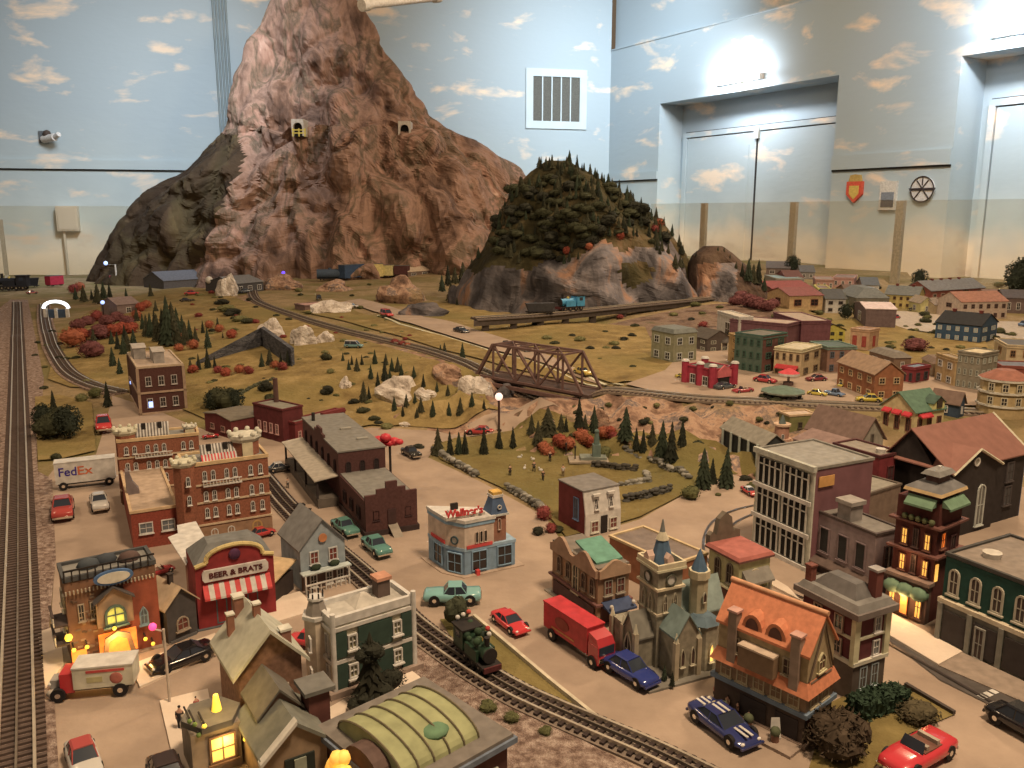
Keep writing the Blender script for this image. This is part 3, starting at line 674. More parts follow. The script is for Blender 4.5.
# ---------- dry stone walls ----------
def stonewall(lab,pts,h=.018,m=None,st=.022):
    P=[G(*p) for p in pts]; o=P[0].copy(); mb=MB(); rr=random.Random(len(lab))
    for a,b in zip(P,P[1:]):
        n=max(2,int((b-a).length/(st*.62)))
        for k in range(n):
            p=a.lerp(b,k/n)-o; z=H(p.x+o.x,p.y+o.y)-o.z
            for lay in (0,1,2):
                r=st*rr.uniform(.36,.54); mb.ball((p.x+rr.uniform(-.004,.004),p.y+rr.uniform(-.004,.004),z+h*(.2+.33*lay)),r,5,m or C(*rr.choice([(120,104,84),(150,130,106),(92,80,64)])),(1.1,.8,.6))
    q=mb.obj('stone_wall',None,o); tag(q,lab,'stone wall'); return q
stonewall('dry stone wall along the street edge of the park, left of the diner tower',[(434,452),(456,466),(478,478)])
stonewall('dry stone wall from the diner tower to the bushes of the white-fronted house',[(508,490),(528,502),(546,514)])
stonewall('stone wall closing the back of the small graveyard',[(594,468),(618,471),(640,472)],.02,C(70,58,44))
stonewall('low stone wall between graveyard and lawn, beside the white-fronted house',[(622,487),(648,483),(646,474)],.014)
stonewall('dark front stone wall of the graveyard by the round bush',[(626,503),(650,498),(672,492)],.024,C(76,66,54))
stonewall('long rubble wall running behind the graveyard under the conifers',[(626,452),(650,462),(670,472),(690,482)],.018)
stonewall('short rubble row on the meadow above the dark red works',[(240,396),(258,386),(276,380)],.012,C(70,64,40))
# ---------- truss bridge ----------
RUST=C(108,72,58); 
A=railB[6].lerp(railB[7],.07); B=railB[7].copy(); d=(B-A); L=d.length; az=math.atan2(d.y,d.x)
br=thing('truss_bridge','rusty brown steel truss bridge carrying the elevated track','bridge',(A.x,A.y,ZR-.012),az)
W2=.058; HB=.138
def bar(nm,p,q,r=.0034): 
    m1=MB(); p,q=Vector(p),Vector(q); dd=(q-p); mm=dd.normalized(); s=Vector((0,1,0))*r if abs(mm.y)<.9 else Vector((1,0,0))*r; u=mm.cross(s).normalized()*r
    m1.add([p-s-u,p+s-u,p+s+u,p-s+u,q-s-u,q+s-u,q+s+u,q-s+u],[(3,2,1,0),(4,5,6,7),(0,1,5,4),(1,2,6,5),(2,3,7,6),(3,0,4,7)],RUST); return m1.obj(nm,br)
xsn=[L*f for f in (0,.17,.39,.61,.83,1)]
m1=MB(); m1.box(-.03,L+.03,-W2,W2,-.012,0,C(84,58,46)); m1.obj('deck',br)
for s in (-W2,W2):
    bar('bottom_chord',(0,s,0),(L,s,0),.0045); bar('top_chord',(xsn[1],s,HB),(xsn[4],s,HB),.0045)
    bar('end_post',(0,s,0),(xsn[1],s,HB),.006); bar('end_post',(L,s,0),(xsn[4],s,HB),.0045)
    for k in (1,2,3,4): bar('vertical_post',(xsn[k],s,0),(xsn[k],s,HB))
    bar('diagonal_brace',(xsn[1],s,HB),(xsn[2],s,0),.0035); bar('diagonal_brace',(xsn[2],s,HB),(xsn[3],s,0),.003); bar('diagonal_brace',(xsn[2],s,0),(xsn[3],s,HB),.003); bar('diagonal_brace',(xsn[3],s,0),(xsn[4],s,HB),.0035)
for k in (1,2,3,4): bar('cross_beam',(xsn[k],-W2,HB),(xsn[k],W2,HB))
for k in (1,2,3): bar('lateral_brace',(xsn[k],-W2,HB),(xsn[k+1],W2,HB),.003); bar('lateral_brace',(xsn[k],W2,HB),(xsn[k+1],-W2,HB),.003)
bar('side_girder',(-.03,-W2-.02,-.022),(L+.03,-W2-.02,-.022),.007)
for x in (-.02,L+.02):
    m1=MB(); m1.box(x-.025,x+.025,-.06,.06,-.11,-.012,C(120,96,74)); m1.obj('abutment',br)

# dark viaduct face under the plateau track
VP=[p.copy() for p in spline([Zp(x,y,ZR) for x,y in ((806,405.5),(860,408),(900,410),(960,413),(1060,418),(1140,422))],.05)]
o=thing('trestle','long dark viaduct edge carrying the elevated track past the plateau shops','trestle',(0,0,0)); mb=MB(); vs=[]; fs=[]
for i,p in enumerate(VP):
    d=(VP[min(i+1,len(VP)-1)]-VP[max(i-1,0)]).normalized(); n=Vector((d.y,-d.x,0))
    for a,z in ((.046,-.030),(.046,-.001),(.056,-.001),(.056,-.030)): q=p+n*a; vs.append((q.x,q.y,q.z+z))
for i in range(len(VP)-1):
    for k in range(4): fs.append((4*i+k,4*i+(k+1)%4,4*i+4+(k+1)%4,4*i+4+k))
mb.add(vs,fs,C(84,66,52)); mb.obj('girder',o)
for i in range(2,len(VP)-1,4):
    p=VP[i]; d=(VP[i+1]-VP[i-1]).normalized(); q=p+Vector((d.y,-d.x,0))*.051; m1=MB(); m1.box(-.006,.006,-.006,.006,H(q.x,q.y)-q.z-.01,-.03,C(60,46,38)); m1.obj('pier',o,q)
# ---------- building kit ----------
WH=C(214,190,160); CR_=C(206,170,124); STONE=C(164,140,110); BRK=C(142,76,48,var=.25,scale=220); BRK2=C(118,60,44,var=.25,scale=220); MAR=C(96,40,36,var=.22,scale=160)
TARG=C(128,112,94,.9,var=.14,scale=30); SLATE=C(92,84,78,.8,var=.22,scale=120); RROOF=C(120,74,56,.85,var=.15,scale=90); DK=C(44,34,28); WOODD=C(74,50,36); GREY=C(122,116,108)
WC={}
def winmesh(w,h,kind,fr,pane,t=.0022,sill=True,mull=True,deep=.003):
    key=(round(w,4),round(h,4),kind,fr.name,pane.name,sill,mull)
    if key in WC: return WC[key]
    t=min(t,w*.16); a=MB(); b=MB()
    if kind=='arch':
        r=w/2; hh=h-r; n=6
        inn=[(-r+t,t),(r-t,t)]+[((r-t)*math.cos(PI*k/n),hh+(r-t)*math.sin(PI*k/n)) for k in range(n+1)]
        out=[(-r,0),(r,0)]+[(r*math.cos(PI*k/n),hh+r*math.sin(PI*k/n)) for k in range(n+1)]
    elif kind=='round':
        n=12; out=[(w/2*math.cos(2*PI*k/n),w/2+w/2*math.sin(2*PI*k/n)) for k in range(n)]; inn=[((w/2-t)*math.cos(2*PI*k/n),w/2+(w/2-t)*math.sin(2*PI*k/n)) for k in range(n)]
    elif kind=='point':
        out=[(-w/2,0),(w/2,0),(w/2,h*.65),(w*.25,h*.88),(0,h),(-w*.25,h*.88),(-w/2,h*.65)]; inn=[(x*(1-2*t/w),t+z*(1-2*t/h)) for x,z in out]
    else:
        out=[(-w/2,0),(w/2,0),(w/2,h),(-w/2,h)]; inn=[(-w/2+t,t),(w/2-t,t),(w/2-t,h-t),(-w/2+t,h-t)]
    n=len(out); vs=[(x,0,z) for x,z in out]+[(x,-deep,z) for x,z in out]+[(x,-deep,z) for x,z in inn]+[(x,-.0008,z) for x,z in inn]
    a.add(vs,[(k,(k+1)%n,n+(k+1)%n,n+k) for k in range(n)]+[(n+k,n+(k+1)%n,2*n+(k+1)%n,2*n+k) for k in range(n)]+[(2*n+k,2*n+(k+1)%n,3*n+(k+1)%n,3*n+k) for k in range(n)],fr)
    if mull and kind!='round':
        a.box(-t*.25,t*.25,-deep*.8,-.0008,t,h-t,fr); a.box(-w/2+t,w/2-t,-deep*.7,-.0008,h*.5-t*.25,h*.5+t*.25,fr)
    if sill: a.box(-w/2-t*.8,w/2+t*.8,-deep*1.7,0,-t*.9,0,fr)
    if kind=='hood': a.box(-w/2-t*.8,w/2+t*.8,-deep*2.2,0,h,h+t*1.4,fr)
    b.add([(x,-.0012,z) for x,z in inn],[tuple(range(n))],pane)
    A,B=a.mesh('window'),b.mesh('pane'); fixn(A); 
    WC[key]=(A,B); return WC[key]
class Bd:
    def __init__(s,name,label,cat,near,right,left=None,top=None,h=None,D=None,W=None,z=None,group=None,zr=0,aw=None):
        if zr: h=h or zr; b0=G(*near,dz=zr); o=Zp(near[0],near[1],b0.z+zr)
        else: o=G(*near) if z is None else Zp(near[0],near[1],z)
        s.o=o; r=Zp(right[0],right[1],o.z); d=r-o; s.W=W or d.length; s.a=math.atan2(d.y,d.x)
        if D is None:
            l=Zp(left[0],left[1],o.z)-o; a2=math.atan2(l.y,l.x)-PI/2; w1,w2=d.length**2,l.length**2
            s.a=(s.a*w1+a2*w2)/(w1+w2) if aw is None else s.a*(1-aw)+a2*aw; s.W=W or d.length*math.cos(s.a-math.atan2(d.y,d.x)); s.D=max(.03,-l.x*math.sin(s.a)+l.y*math.cos(s.a))
        else: s.D=D
        if zr: o=o.copy(); o.z-=zr; s.o=o
        if h is None:
            lo,hi=0,3
            for _ in range(40):
                m_=(lo+hi)/2
                if pr((o.x,o.y,o.z+m_))[1]>top: lo=m_
                else: hi=m_
            h=lo
        s.h=h; s.k=ppm(o.x,o.y,o.z)
        s.r=thing(name,label,cat,o,s.a,group)
    def f(s,face,t,z,out=0):
        if face=='F': return (t,-out,z),0
        if face=='L': return (-out,t,z),-PI/2
        if face=='R': return (s.W+out,t,z),PI/2
        if face=='B': return (t,s.D+out,z),PI
    def len(s,face): return s.W if face in 'FB' else s.D
    def part(s,nm,mb,**k): return mb.obj(nm,s.r,**k)
    def box(s,nm,x0,x1,y0,y1,z0,z1,m): 
        mb=MB(); mb.box(x0,x1,y0,y1,z0,z1,m); return s.part(nm,mb)
    def walls(s,m,h=None,z0=-.012,e=0): return s.box('walls',-e,s.W+e,-e,s.D+e,z0,h or s.h,m)
    def place(s,me,nm,face,t,z,out=0,parent=None):
        l,rz=s.f(face,t,z,out); return put(me,nm,parent or s.r,l,rz)
    def win(s,face,ts,zs,w,h,kind='rect',fr=WH,pane=GLS,sill=True,mull=True,out=0,single=False,t=.0022,nm='window',deep=.003):
        Lf=s.len(face)
        if isinstance(ts,int): ts=[(i+.5)/ts for i in range(ts)]
        if isinstance(ts,tuple): n,a,b=ts; ts=[a+(b-a)*(i+.5)/n for i in range(n)]
        A,B=winmesh(w*Lf if w<1 else w/s.k, h*s.h if h<1 else h/s.k,kind,fr,pane,t,sill,mull,deep)
        for z in zs:
            for q in ts:
                l,rz=s.f(face,q*Lf,z*s.h,out); o=put(A,nm,s.r,l,rz); c=put(B,'pane',o)
    def band(s,z,t,out,m,nm='cornice',faces='FLRB',th=None):
        mb=MB(); h=th or .004; e=out
        mb.box(-e,s.W+e,-e,0,z,z+h,m); mb.box(-e,s.W+e,s.D,s.D+e,z,z+h,m); mb.box(-e,0,0,s.D,z,z+h,m); mb.box(s.W,s.W+e,0,s.D,z,z+h,m)
        return s.part(nm,mb)
    def parapet(s,z,h,m,roofm=TARG,w=.004,e=.002,nm='parapet'):
        mb=MB(); mb.box(-e,s.W+e,-e,w,z,z+h,m); mb.box(-e,s.W+e,s.D-w,s.D+e,z,z+h,m); mb.box(-e,w,w,s.D-w,z,z+h,m); mb.box(s.W-w,s.W+e,w,s.D-w,z,z+h,m); s.part(nm,mb)
        s.box('roof',0,s.W,0,s.D,z-.002,z+h*.35,roofm)
    def chimney(s,x,y,w,h,z=None,m=BRK2,cap=None):
        z=s.h if z is None else z; mb=MB(); mb.box(x-w/2,x+w/2,y-w/2,y+w/2,z-.01,z+h,m); mb.box(x-w*.62,x+w*.62,y-w*.62,y+w*.62,z+h,z+h+w*.25,cap or m); return s.part('chimney',mb)
    def pane(s,face,a,b,z0,z1,m,out=.001,nm='shop_window',th=.002):
        Lf=s.len(face); mb=MB(); mb.box((a-b)/2*Lf,(b-a)/2*Lf,-th,0,0,(z1-z0)*s.h,m); me=mb.mesh(nm); fixn(me); return s.place(me,nm,face,(a+b)/2*Lf,z0*s.h,out)
    def awning(s,face,a,b,z,drop,out,m,m2=None,nm='awning',n=8):
        Lf=s.len(face); w=(b-a)*Lf; mb=MB(); N=n if m2 else 1
        for k in range(N):
            x0=-w/2+w*k/N; x1=-w/2+w*(k+1)/N; mm=m if k%2==0 or not m2 else m2
            mb.add([(x0,0,0),(x1,0,0),(x1,-out,-drop),(x0,-out,-drop),(x0,-out,-drop-.004),(x1,-out,-drop-.004),(x0,0,-.002),(x1,0,-.002)],[(0,1,2,3),(3,2,5,4),(6,7,5,4)],mm)
        mb.add([(-w/2,0,0),(-w/2,-out,-drop),(-w/2,0,-drop)],[(0,1,2)],m); mb.add([(w/2,0,0),(w/2,-out,-drop),(w/2,0,-drop)],[(0,1,2)],m)
        me=mb.mesh(nm); return s.place(me,nm,face,(a+b)/2*Lf,z*s.h,.0)
    def gable(s,h,m,ax='x',o=.006,wm=None,wallh=None,nm='roof'):
        wh=wallh or s.h
        mb=MB(); mb.gwall(0,s.W,0,s.D,-.012,wh,h,ax,wm); s.part('walls',mb)
        mb=MB(); mb.gable(0,s.W,0,s.D,wh,h,ax,o,.003,m); return s.part(nm,mb)
    def base(s,e,h,m,nm='base'): return s.box(nm,-e,s.W+e,-e,s.D+e,-.006,h,m)
    def inv(s,px,py,z):     # pixel at local height z -> local x,y
        p=Zp(px,py,s.o.z+z)-s.o; c,n=math.cos(s.a),math.sin(s.a)
        return (p.x*c+p.y*n,-p.x*n+p.y*c)
    def txt(s,t,size,m,face,q,z,out,width=None,name='lettering'):
        l,rz=s.f(face,q*s.len(face),z*s.h,out); return text(t,size,m,s.r,l,(PI/2,0,rz),width,name)
    def turret(s,x,y,r,z0,z1,m,top,crown=True,n=8):
        mb=MB(); mb.cyl(x,y,z0,z1,r,n=n,m=m,smooth=False,ph=PI/8); s.part('turret',mb)
        mb=MB(); mb.cyl(x,y,z1,z1+r*.28,r*1.02,r*1.22,n=n,m=top,smooth=False,ph=PI/8); mb.cyl(x,y,z1+r*.28,z1+r*.5,r*1.22,n=n,m=top,smooth=False,ph=PI/8)
        if crown:
            for k in range(n):
                a=2*PI*k/n+PI/8; mb.ball((x+r*1.1*math.cos(a),y+r*1.1*math.sin(a),z1+r*.62),r*.2,6,top)
        s.part('battlement',mb)
# ---------- buildings of the near town ----------
REDB=C(140,36,34); CREAM=C(222,196,150); BLUT=C(86,100,112); 
# beer hall
b=Bd('beer_hall','crimson beer hall with an arched gable and a red and white striped awning','building',(199,630),(276,613),D=.10,top=568)
b.walls(REDB,e=0); b.base(.012,.004,C(84,78,72))
mb=MB(); W,h=b.W,b.h; arc=[(0,0),(W,0),(W,h*1.02),(W*.86,h*1.06),(W*.86,h*1.1)]+[(W*(.5+.36*math.cos(PI*k/10)),h*1.1+W*.16*math.sin(PI*k/10)) for k in range(1,10)]+[(W*.14,h*1.1),(W*.14,h*1.06),(0,h*1.02)]
mb.wallshape(arc,-.006,0,REDB); b.part('facade',mb)
mb=MB(); 
for p,q in zip(arc[2:],arc[3:]): mb.tube((p[0],-.007,p[1]),(q[0],-.007,q[1]),.0042,6,C(206,160,92))
b.part('cornice',mb)
mb=MB(); mb.hip(0,W,.0,b.D,h,.03,.03,C(112,100,86)); b.part('roof',mb)
mb=MB(); pw=W*.42; mb.wallshape([(W/2+pw*x,h*.86+z*.011) for x,z in ((-1,-.5),(-.94,-1),(.94,-1),(1,-.5),(1,.5),(.94,1),(-.94,1),(-1,.5))],-.011,-.006,C(226,176,160)); b.part('sign_board',mb)
text('BEER & BRATS',.014,C(86,30,28),b.r,(W/2,-.0116,h*.86),(PI/2,0,0),W*.68,ext=.0004,bold=.0004)
mb=MB(); mb.ball((W/2,-.008,h*1.13),.011,10,C(84,40,60),(1,.4,1)); b.part('crest',mb)
b.awning('F',.08,.94,.78,.028,.024,C(206,60,54),C(236,206,186),n=13); b.pane('F',.16,.86,.04,.5,C(70,78,74)); b.win('F',[.5],[.04],.16,.45,fr=C(96,110,100),sill=False,out=.0035)
b.pane('F',.02,.10,.1,.3,C(196,130,110)); b.win('F',[.3,.7],[.06],.14,.4,fr=C(80,92,86),sill=False,out=.0035)
# side wing and porch
b2=Bd('side_cottage','small dark cottage with a tan shingled roof joined to the crimson beer hall','building',(169,646),(198,634),D=.07,top=608)
b2.gable(.028,C(186,146,106),'y',.006,C(74,62,54)); b2.win('F',[.5],[.28],.42,.36,'arch',C(150,120,92),C(110,50,36),t=.0025); b2.pane('F',.05,.95,0,.1,C(96,84,74)); b2.chimney(b2.W*.5,.03,.008,.03,b2.h+.015,C(60,46,38))
b3=Bd('side_shed','small open shed with a pale tan roof right of the crimson beer hall','building',(274,606),(294,590),D=.05,h=.052)
b3.walls(C(60,44,36),h=.044); mb=MB(); mb.slab([(-.006,-.006,.048),(b3.W+.006,-.006,.062),(b3.W+.006,b3.D+.004,.062),(-.006,b3.D+.004,.048)],.003,C(198,152,100)); b3.part('roof',mb)
# white folded card
mb=MB(); a=Zp(170,524,T+.10); q=[Zp(168,538,T+.10),Zp(186,566,T+.10),Zp(194,548,T+.10),Zp(206,540,T+.10),Zp(196,522,T+.10),Zp(177,526,T+.10),Zp(178,534,T+.10)]
mb.slab([tuple(p) for p in q],.002,C(240,218,176)); mb.box(q[2].x-.02,q[2].x+.02,q[2].y-.0,q[2].y+.02,T-.01,T+.10,C(150,96,70)); o=mb.obj('paper_sign'); tag(o,'bare cream card propped up like a roof between brick hotel and beer hall','card')
# lit mansion
b=Bd('lit_mansion','ornate brick mansion glowing orange, with an oval sign and a green lit window','building',(73,668),(163,647),left=(57,650),top=583)
W,h,D=b.W,b.h,b.D; D=.075
b.D=D; b.walls(C(128,82,54)); b.base(.014,.004,C(150,120,92))
b.parapet(h,.008,C(78,70,62)); 
mb=MB(); mb.box(W*.62,W,-.004,0,0,h*.86,C(146,66,40)); b.part('brick_bay',mb)
mb=MB(); mb.gwall(W*.3,W*.7,-.012,.01,h*.42,h*.72,.022,'y',C(150,112,78)); b.part('gable_bay',mb)
mb=MB(); mb.gable(W*.3,W*.7,-.014,.01,h*.72,.022,'y',.004,.003,C(84,70,60)); b.part('gable_roof',mb)
b.win('F',[.5],[.42],.24,.24,'arch',C(74,88,72),LITG,out=.0125,t=.004); b.pane('F',.3,.72,.05,.32,LITO,out=.003); b.pane('F',.0,.16,.0,.2,LITO,out=.003)
b.win('F',[.82],[.32],.1,.22,'point',C(120,130,124),GLS2,out=.0045); b.win('F',[.15,.28],[.52],.07,.2,fr=C(160,130,100)); b.win('L',[.3,.7],[.62,.3],.22,.18,fr=C(200,170,130))
mb=MB(); n=20; mb.wallshape([(W*.52+W*.22*math.cos(2*PI*k/n),h*.98+.013*math.sin(2*PI*k/n)) for k in range(n)],-.014,-.009,C(74,96,120)); mb.wallshape([(W*.52+W*.18*math.cos(2*PI*k/n),h*.98+.0095*math.sin(2*PI*k/n)) for k in range(n)],-.0155,-.014,C(226,190,138)); b.part('oval_sign',mb)
for z in (h*.5,h*.28):
    mb=MB(); mb.box(-.022,-.0,.0,D*.7,z,z+.003,C(84,62,50))
    for k in range(8): mb.box(-.022,-.020,D*.7*k/8,D*.7*k/8+.003,z,z+.018,C(226,190,150))
    mb.box(-.023,-.019,0,D*.7,z+.018,z+.021,C(84,62,50)); b.part('balcony',mb)
mb=MB()
for k in range(12): mb.box(W*k/12,W*k/12+.002,-.004,-.002,h,h+.02,DK)
mb.box(0,W,-.004,-.002,h+.018,h+.021,DK); b.part('roof_railing',mb)
for k,(x,y,m) in enumerate(((.3,.5,C(70,68,64)),(.5,.6,C(62,60,58)),(.75,.45,C(90,62,50)))):
    mb=MB(); mb.ball((W*x,D*y,h+.008),.016,8,m,(1.2,.8,.8)); b.part('roof_dormer',mb)
for k,(x,z,m) in enumerate(((-.02,.42,LITY),(.47,.4,LITY),(.16,.26,LITY),(.02,.26,LITY),(.88,.1,LITY),(.8,.18,LITY))):
    mb=MB(); mb.ball((W*x,-.018,h*z),.0036 if k else .0065,8,m); mb.box(W*x-.001,W*x+.001,-.018,0,h*z+.004,h*z+.006,DK); b.part('lantern',mb)
mb=MB(); mb.wallshape([(W*.3,0),(W*.36,h*.3),(W*.5,h*.36),(W*.64,h*.3),(W*.7,0),(W*.64,0),(W*.6,h*.25),(W*.5,h*.3),(W*.4,h*.25),(W*.36,0)],-.02,-.014,C(150,104,66)); b.part('porch_arch',mb)
def glow(loc,col,e,par):
    l=bpy.data.lights.new('lantern_light','POINT'); l.energy=e; l.color=col; l.shadow_soft_size=.01
    o=bpy.data.objects.new('lantern_light',l); COL.objects.link(o); o.location=loc; o.parent=par
glow((W*.47,-.03,h*.3),(1,.5,.15),.16,b.r); glow((-.004,-.03,h*.34),(1,.6,.15),.05,b.r)
mb=MB(); rr=random.Random(4)
for q in range(70):
    x=rr.uniform(.02,.60)*W; z=rr.uniform(.05,.84)*h
    if W*.28<x<W*.72 and z<h*.95 and x>W*.3: continue
    mb.box(x,x+rr.uniform(.004,.008),-.0018,0,z,z+.003,C(*rr.choice([(150,112,80),(96,66,46),(120,90,66)])))
b.part('stonework',mb)
mb=MB()
for q in range(24): mb.box(W*q/24,W*q/24+.0022,-.007,-.003,h*.86,h*.9,C(176,146,110))
b.part('dentil_band',mb)
# brick hotels
def hotel(lab,near,right,D,top,rows,cols,r1,r2,red,**k):
    b=Bd('brick_hotel',lab,'building',near,right,D=D,top=top,**k); W,h=b.W,b.h
    b.walls(BRK); b.box('stone_base',-.002,W+.002,-.002,D+.002,-.01,h*.2,C(150,104,70)); b.parapet(h,.008,C(200,152,98))
    for z in (.22,.51,.74): b.band(h*z,0,.003,C(190,150,108),nm='string_course')
    b.win('F',cols,rows,.055,.13,'arch',CREAM,C(60,38,30)); b.win('F',[.3,.5],[.01],.09,.16,'arch',CREAM,GLS,sill=False); b.win('F',[.82],[.01],.13,.18,'arch',C(186,130,66),GLS,t=.005,sill=False)
    mb=MB(); mb.box(W*.2,W*.66,-.012,0,h*.735,h*.75,CREAM)
    for q in range(12): mb.box(W*(.2+.46*q/12),W*(.2+.46*q/12)+.002,-.012,-.010,h*.75,h*.80,CREAM)
    mb.box(W*.2,W*.66,-.013,-.009,h*.80,h*.81,CREAM); b.part('balcony',mb)
    x0,x1,y0,z0=W*.22,W*.64,D*.25,h+.004; N=22; mb=MB()
    for q in range(N):
        a,c=x0+(x1-x0)*q/N,x0+(x1-x0)*(q+1)/N; m=C(214,190,150) if q%2 else C(110,92,78)
        mb.slab([(a,y0,z0),(c,y0,z0),(c,y0+.02,z0+.03),(a,y0+.02,z0+.03)],.003,m)
        if red: mb.slab([(a,y0-.016,z0-.004),(c,y0-.016,z0-.004),(c,y0-.003,z0+.012),(a,y0-.003,z0+.012)],.003,C(226,200,180) if q%2 else C(200,60,56))
    b.part('striped_roof',mb)
    mb=MB()
    for q in (.33,.53): mb.box(W*q-.005,W*q+.005,y0+.010,y0+.018,z0+.018,z0+.034,DK)
    b.part('roof_window',mb)
    b.turret(r1[0]*W,r1[1]*D,r1[2],0,h+r1[3],BRK,C(212,172,132)); b.turret(r2[0]*W,r2[1]*D,r2[2],h*.5,h+r2[3],BRK,C(216,178,138))
    mb=MB(); mb.box(r2[0]*W-.012,r2[0]*W+.012,r2[1]*D-r2[2]*1.02,r2[1]*D-r2[2]*.9,h,h+r2[3],C(206,166,120)); b.part('stone_panel',mb)
    return b
b=hotel('red brick castle hotel with turrets, standing behind the crimson beer hall','p' and (190,545),(272,531),.10,468,[.32,.54,.80],[.23,.33,.49,.59,.78,.9],(0,.05,.024,.004),(.78,.5,.032,.035),True)
b.win('F',[.02],[.56,.8],.05,.12,'arch',CREAM,GLS,out=.024)
HB_=b
p=Zp(150,473,T+.085); q=pr((p.x,p.y,T)); p2=Zp(205,466,T+.085); q2=pr((p2.x,p2.y,T))
b=hotel('red brick castle hotel behind the flat-roofed brick annex','p' and (123,q[1]+1),(203,q2[1]-1),.08,443,[.32,.54,.80],[.1,.2,.36,.46,.56,.8,.9],(.1,.3,.026,.016),(.9,.5,.016,.012),False)
# annex
b=Bd('brick_annex','low red brick annex with a flat tan roof between the castle hotels','building',(134,551),(181,546),left=(121,500),top=514)
b.walls(C(140,56,36,var=.22,scale=220)); b.parapet(b.h,.006,C(196,148,100),C(176,136,102)); b.win('F',[.3,.78],[.42],.3,.3,fr=CREAM,pane=GLS2); 
W,h,D=b.W,b.h,b.D; mb=MB(); mb.wallshape([(W*.02,h),(W*.3,h),(W*.3,h+.012),(W*.18,h+.03),(W*.1,h+.06),(W*.02,h+.06)],D*.35,D*.42,C(120,96,84)); b.part('stair_gable',mb)
# dark block with penthouses
b=Bd('brick_block','tall dark brick block with tan corner trim and two rooftop sheds','building',(141,416),(187,412),left=(130,397),top=369)
W,h,D=b.W,b.h,b.D; b.walls(C(86,46,36,var=.2,scale=160)); b.parapet(h,.008,C(186,146,108),C(178,140,108))
for x,y in ((0,0),(W,0),(0,D),(W,D)): b.box('corner_trim',x-.005,x+.005,y-.005,y+.005,0,h,C(160,120,88))
for z in (.46,.02): b.band(h*z,0,.005,C(170,128,94),nm='string_course',th=.007)
b.win('F',[.22,.5,.78],[.62,.16],.13,.2,fr=C(176,150,128)); b.pane('F',.185,.275,.17,.29,LITC,out=.004,nm='lit_window')
for x0,x1,y in ((.06,.33,.55),(.42,.66,.2)):
    mb=MB(); mb.box(W*x0,W*x1,D*y,D*(y+.35),h,h+.046,C(150,128,108)); mb.gable(W*x0,W*x1,D*y,D*(y+.35),h+.046,.008,'x',.004,.002,C(170,144,120)); b.part('penthouse',mb)
# maroon works
b=Bd('factory','dark maroon works with a flat roof and slender smokestack','building',(284,444),(304,439),left=(255,436),top=411)
b.walls(C(96,34,32)); b.parapet(b.h,.006,C(96,34,32),C(130,112,88)); b.win('L',(4,.1,.9),[.25],.1,.3,fr=C(190,130,110))
mb=MB(); mb.cyl(b.W*.8,b.D*.75,0,b.h+.085,.010,.008,10,C(92,58,46)); b.part('smokestack',mb)
b=Bd('factory_wing','low maroon wing with a stepped parapet behind the brown depot','building',(296,444),(346,430),D=.05,top=424)
b.walls(C(110,38,34)); b.parapet(b.h,.006,C(118,40,36),C(130,112,88)); b.win('F',(4,0,.6),[.25],.06,.35,fr=C(190,130,110)); b.box('step',b.W*.55,b.W,0,b.D*.3,b.h,b.h+.012,C(118,40,36))
b=Bd('factory_wing','low maroon wing with a sagging brown roof left of the smokestack','building',(232,440),(262,431),left=(212,430),top=421)
b.gable(.012,C(112,92,70),'x',.004,C(104,38,34)); b.win('L',(2,.1,.9),[.3],.14,.3,fr=C(150,100,80))
# depot
b=Bd('freight_depot','brown brick freight depot with stepped parapets and a covered platform','building',(366,538),(420,532),left=(337,508),top=502,aw=.8)
W,h,D=b.W,b.h,b.D; DB=C(84,46,38,var=.2,scale=180); DR=C(122,106,88)
b.walls(DB); b.box('roof',.004,W-.004,0,D,h,h+.003,DR)
mb=MB(); par=[(0,0),(W,0),(W,h+.014),(W*.78,h+.014),(W*.78,h+.026),(W*.62,h+.026),(W*.62,h+.042),(W*.40,h+.042),(W*.40,h+.026),(W*.22,h+.026),(W*.22,h+.014),(0,h+.014)]; mb.wallshape(par,-.003,.004,DB); b.part('stepped_parapet',mb)
b.box('plinth',-.004,W+.004,-.006,D,0,h*.17,C(62,42,36)); b.win('F',[.2,.82],[.45],.12,.26,fr=C(60,36,32),pane=C(50,34,30)); b.pane('F',.42,.58,.3,.72,C(70,42,36),out=.004,nm='door')
mb=MB(); mb.slab([(W*.46,-.035,.0),(W*.64,-.035,.0),(W*.6,-.003,h*.28),(W*.42,-.003,h*.28)],.002,C(150,124,98)); b.part('ramp',mb)
b.win('L',(3,.1,.9),[.4],.12,.3,fr=C(60,36,32),pane=C(50,34,30))
def solve(b,px,z,x=0):
    lo,hi=0,3
    for _ in range(40):
        m=(lo+hi)/2; c,n=math.cos(b.a),math.sin(b.a); w=(b.o.x+x*c-m*n,b.o.y+x*n+m*c,b.o.z+z)
        if pr(w)[0]>px: lo=m
        else: hi=m
    return lo
h2=.132; 
for _ in range(30):
    c,n=math.cos(b.a),math.sin(b.a); w=pr((b.o.x-D*n,b.o.y+D*c,b.o.z+h2))
    h2+=(w[1]-453)/b.k*.9
y2=min(solve(b,295,h2),D+.42); W2=W*.98
mb=MB(); mb.box(0,W2,D,y2,-.01,h2,DB); b.part('rear_block',mb)
mb=MB(); mb.slab([(-.002,D-.002,h2),(W2+.002,D-.002,h2),(W2+.002,y2,h2),(-.002,y2,h2)],.004,DR); b.part('rear_roof',mb)
mb=MB(); yy=(y2-D); mb.box(-.003,.003,D+yy*.35,D+yy*.6,h2,h2+.012,DB); mb.box(-.003,.003,D+yy*.42,D+yy*.53,h2+.012,h2+.024,DB); b.part('stepped_gable',mb)
for x,y in ((.6,.2),(.5,.5)): b.box('skylight',W2*x,W2*x+.03,D+yy*y,D+yy*y+.012,h2+.004,h2+.009,C(150,130,106))
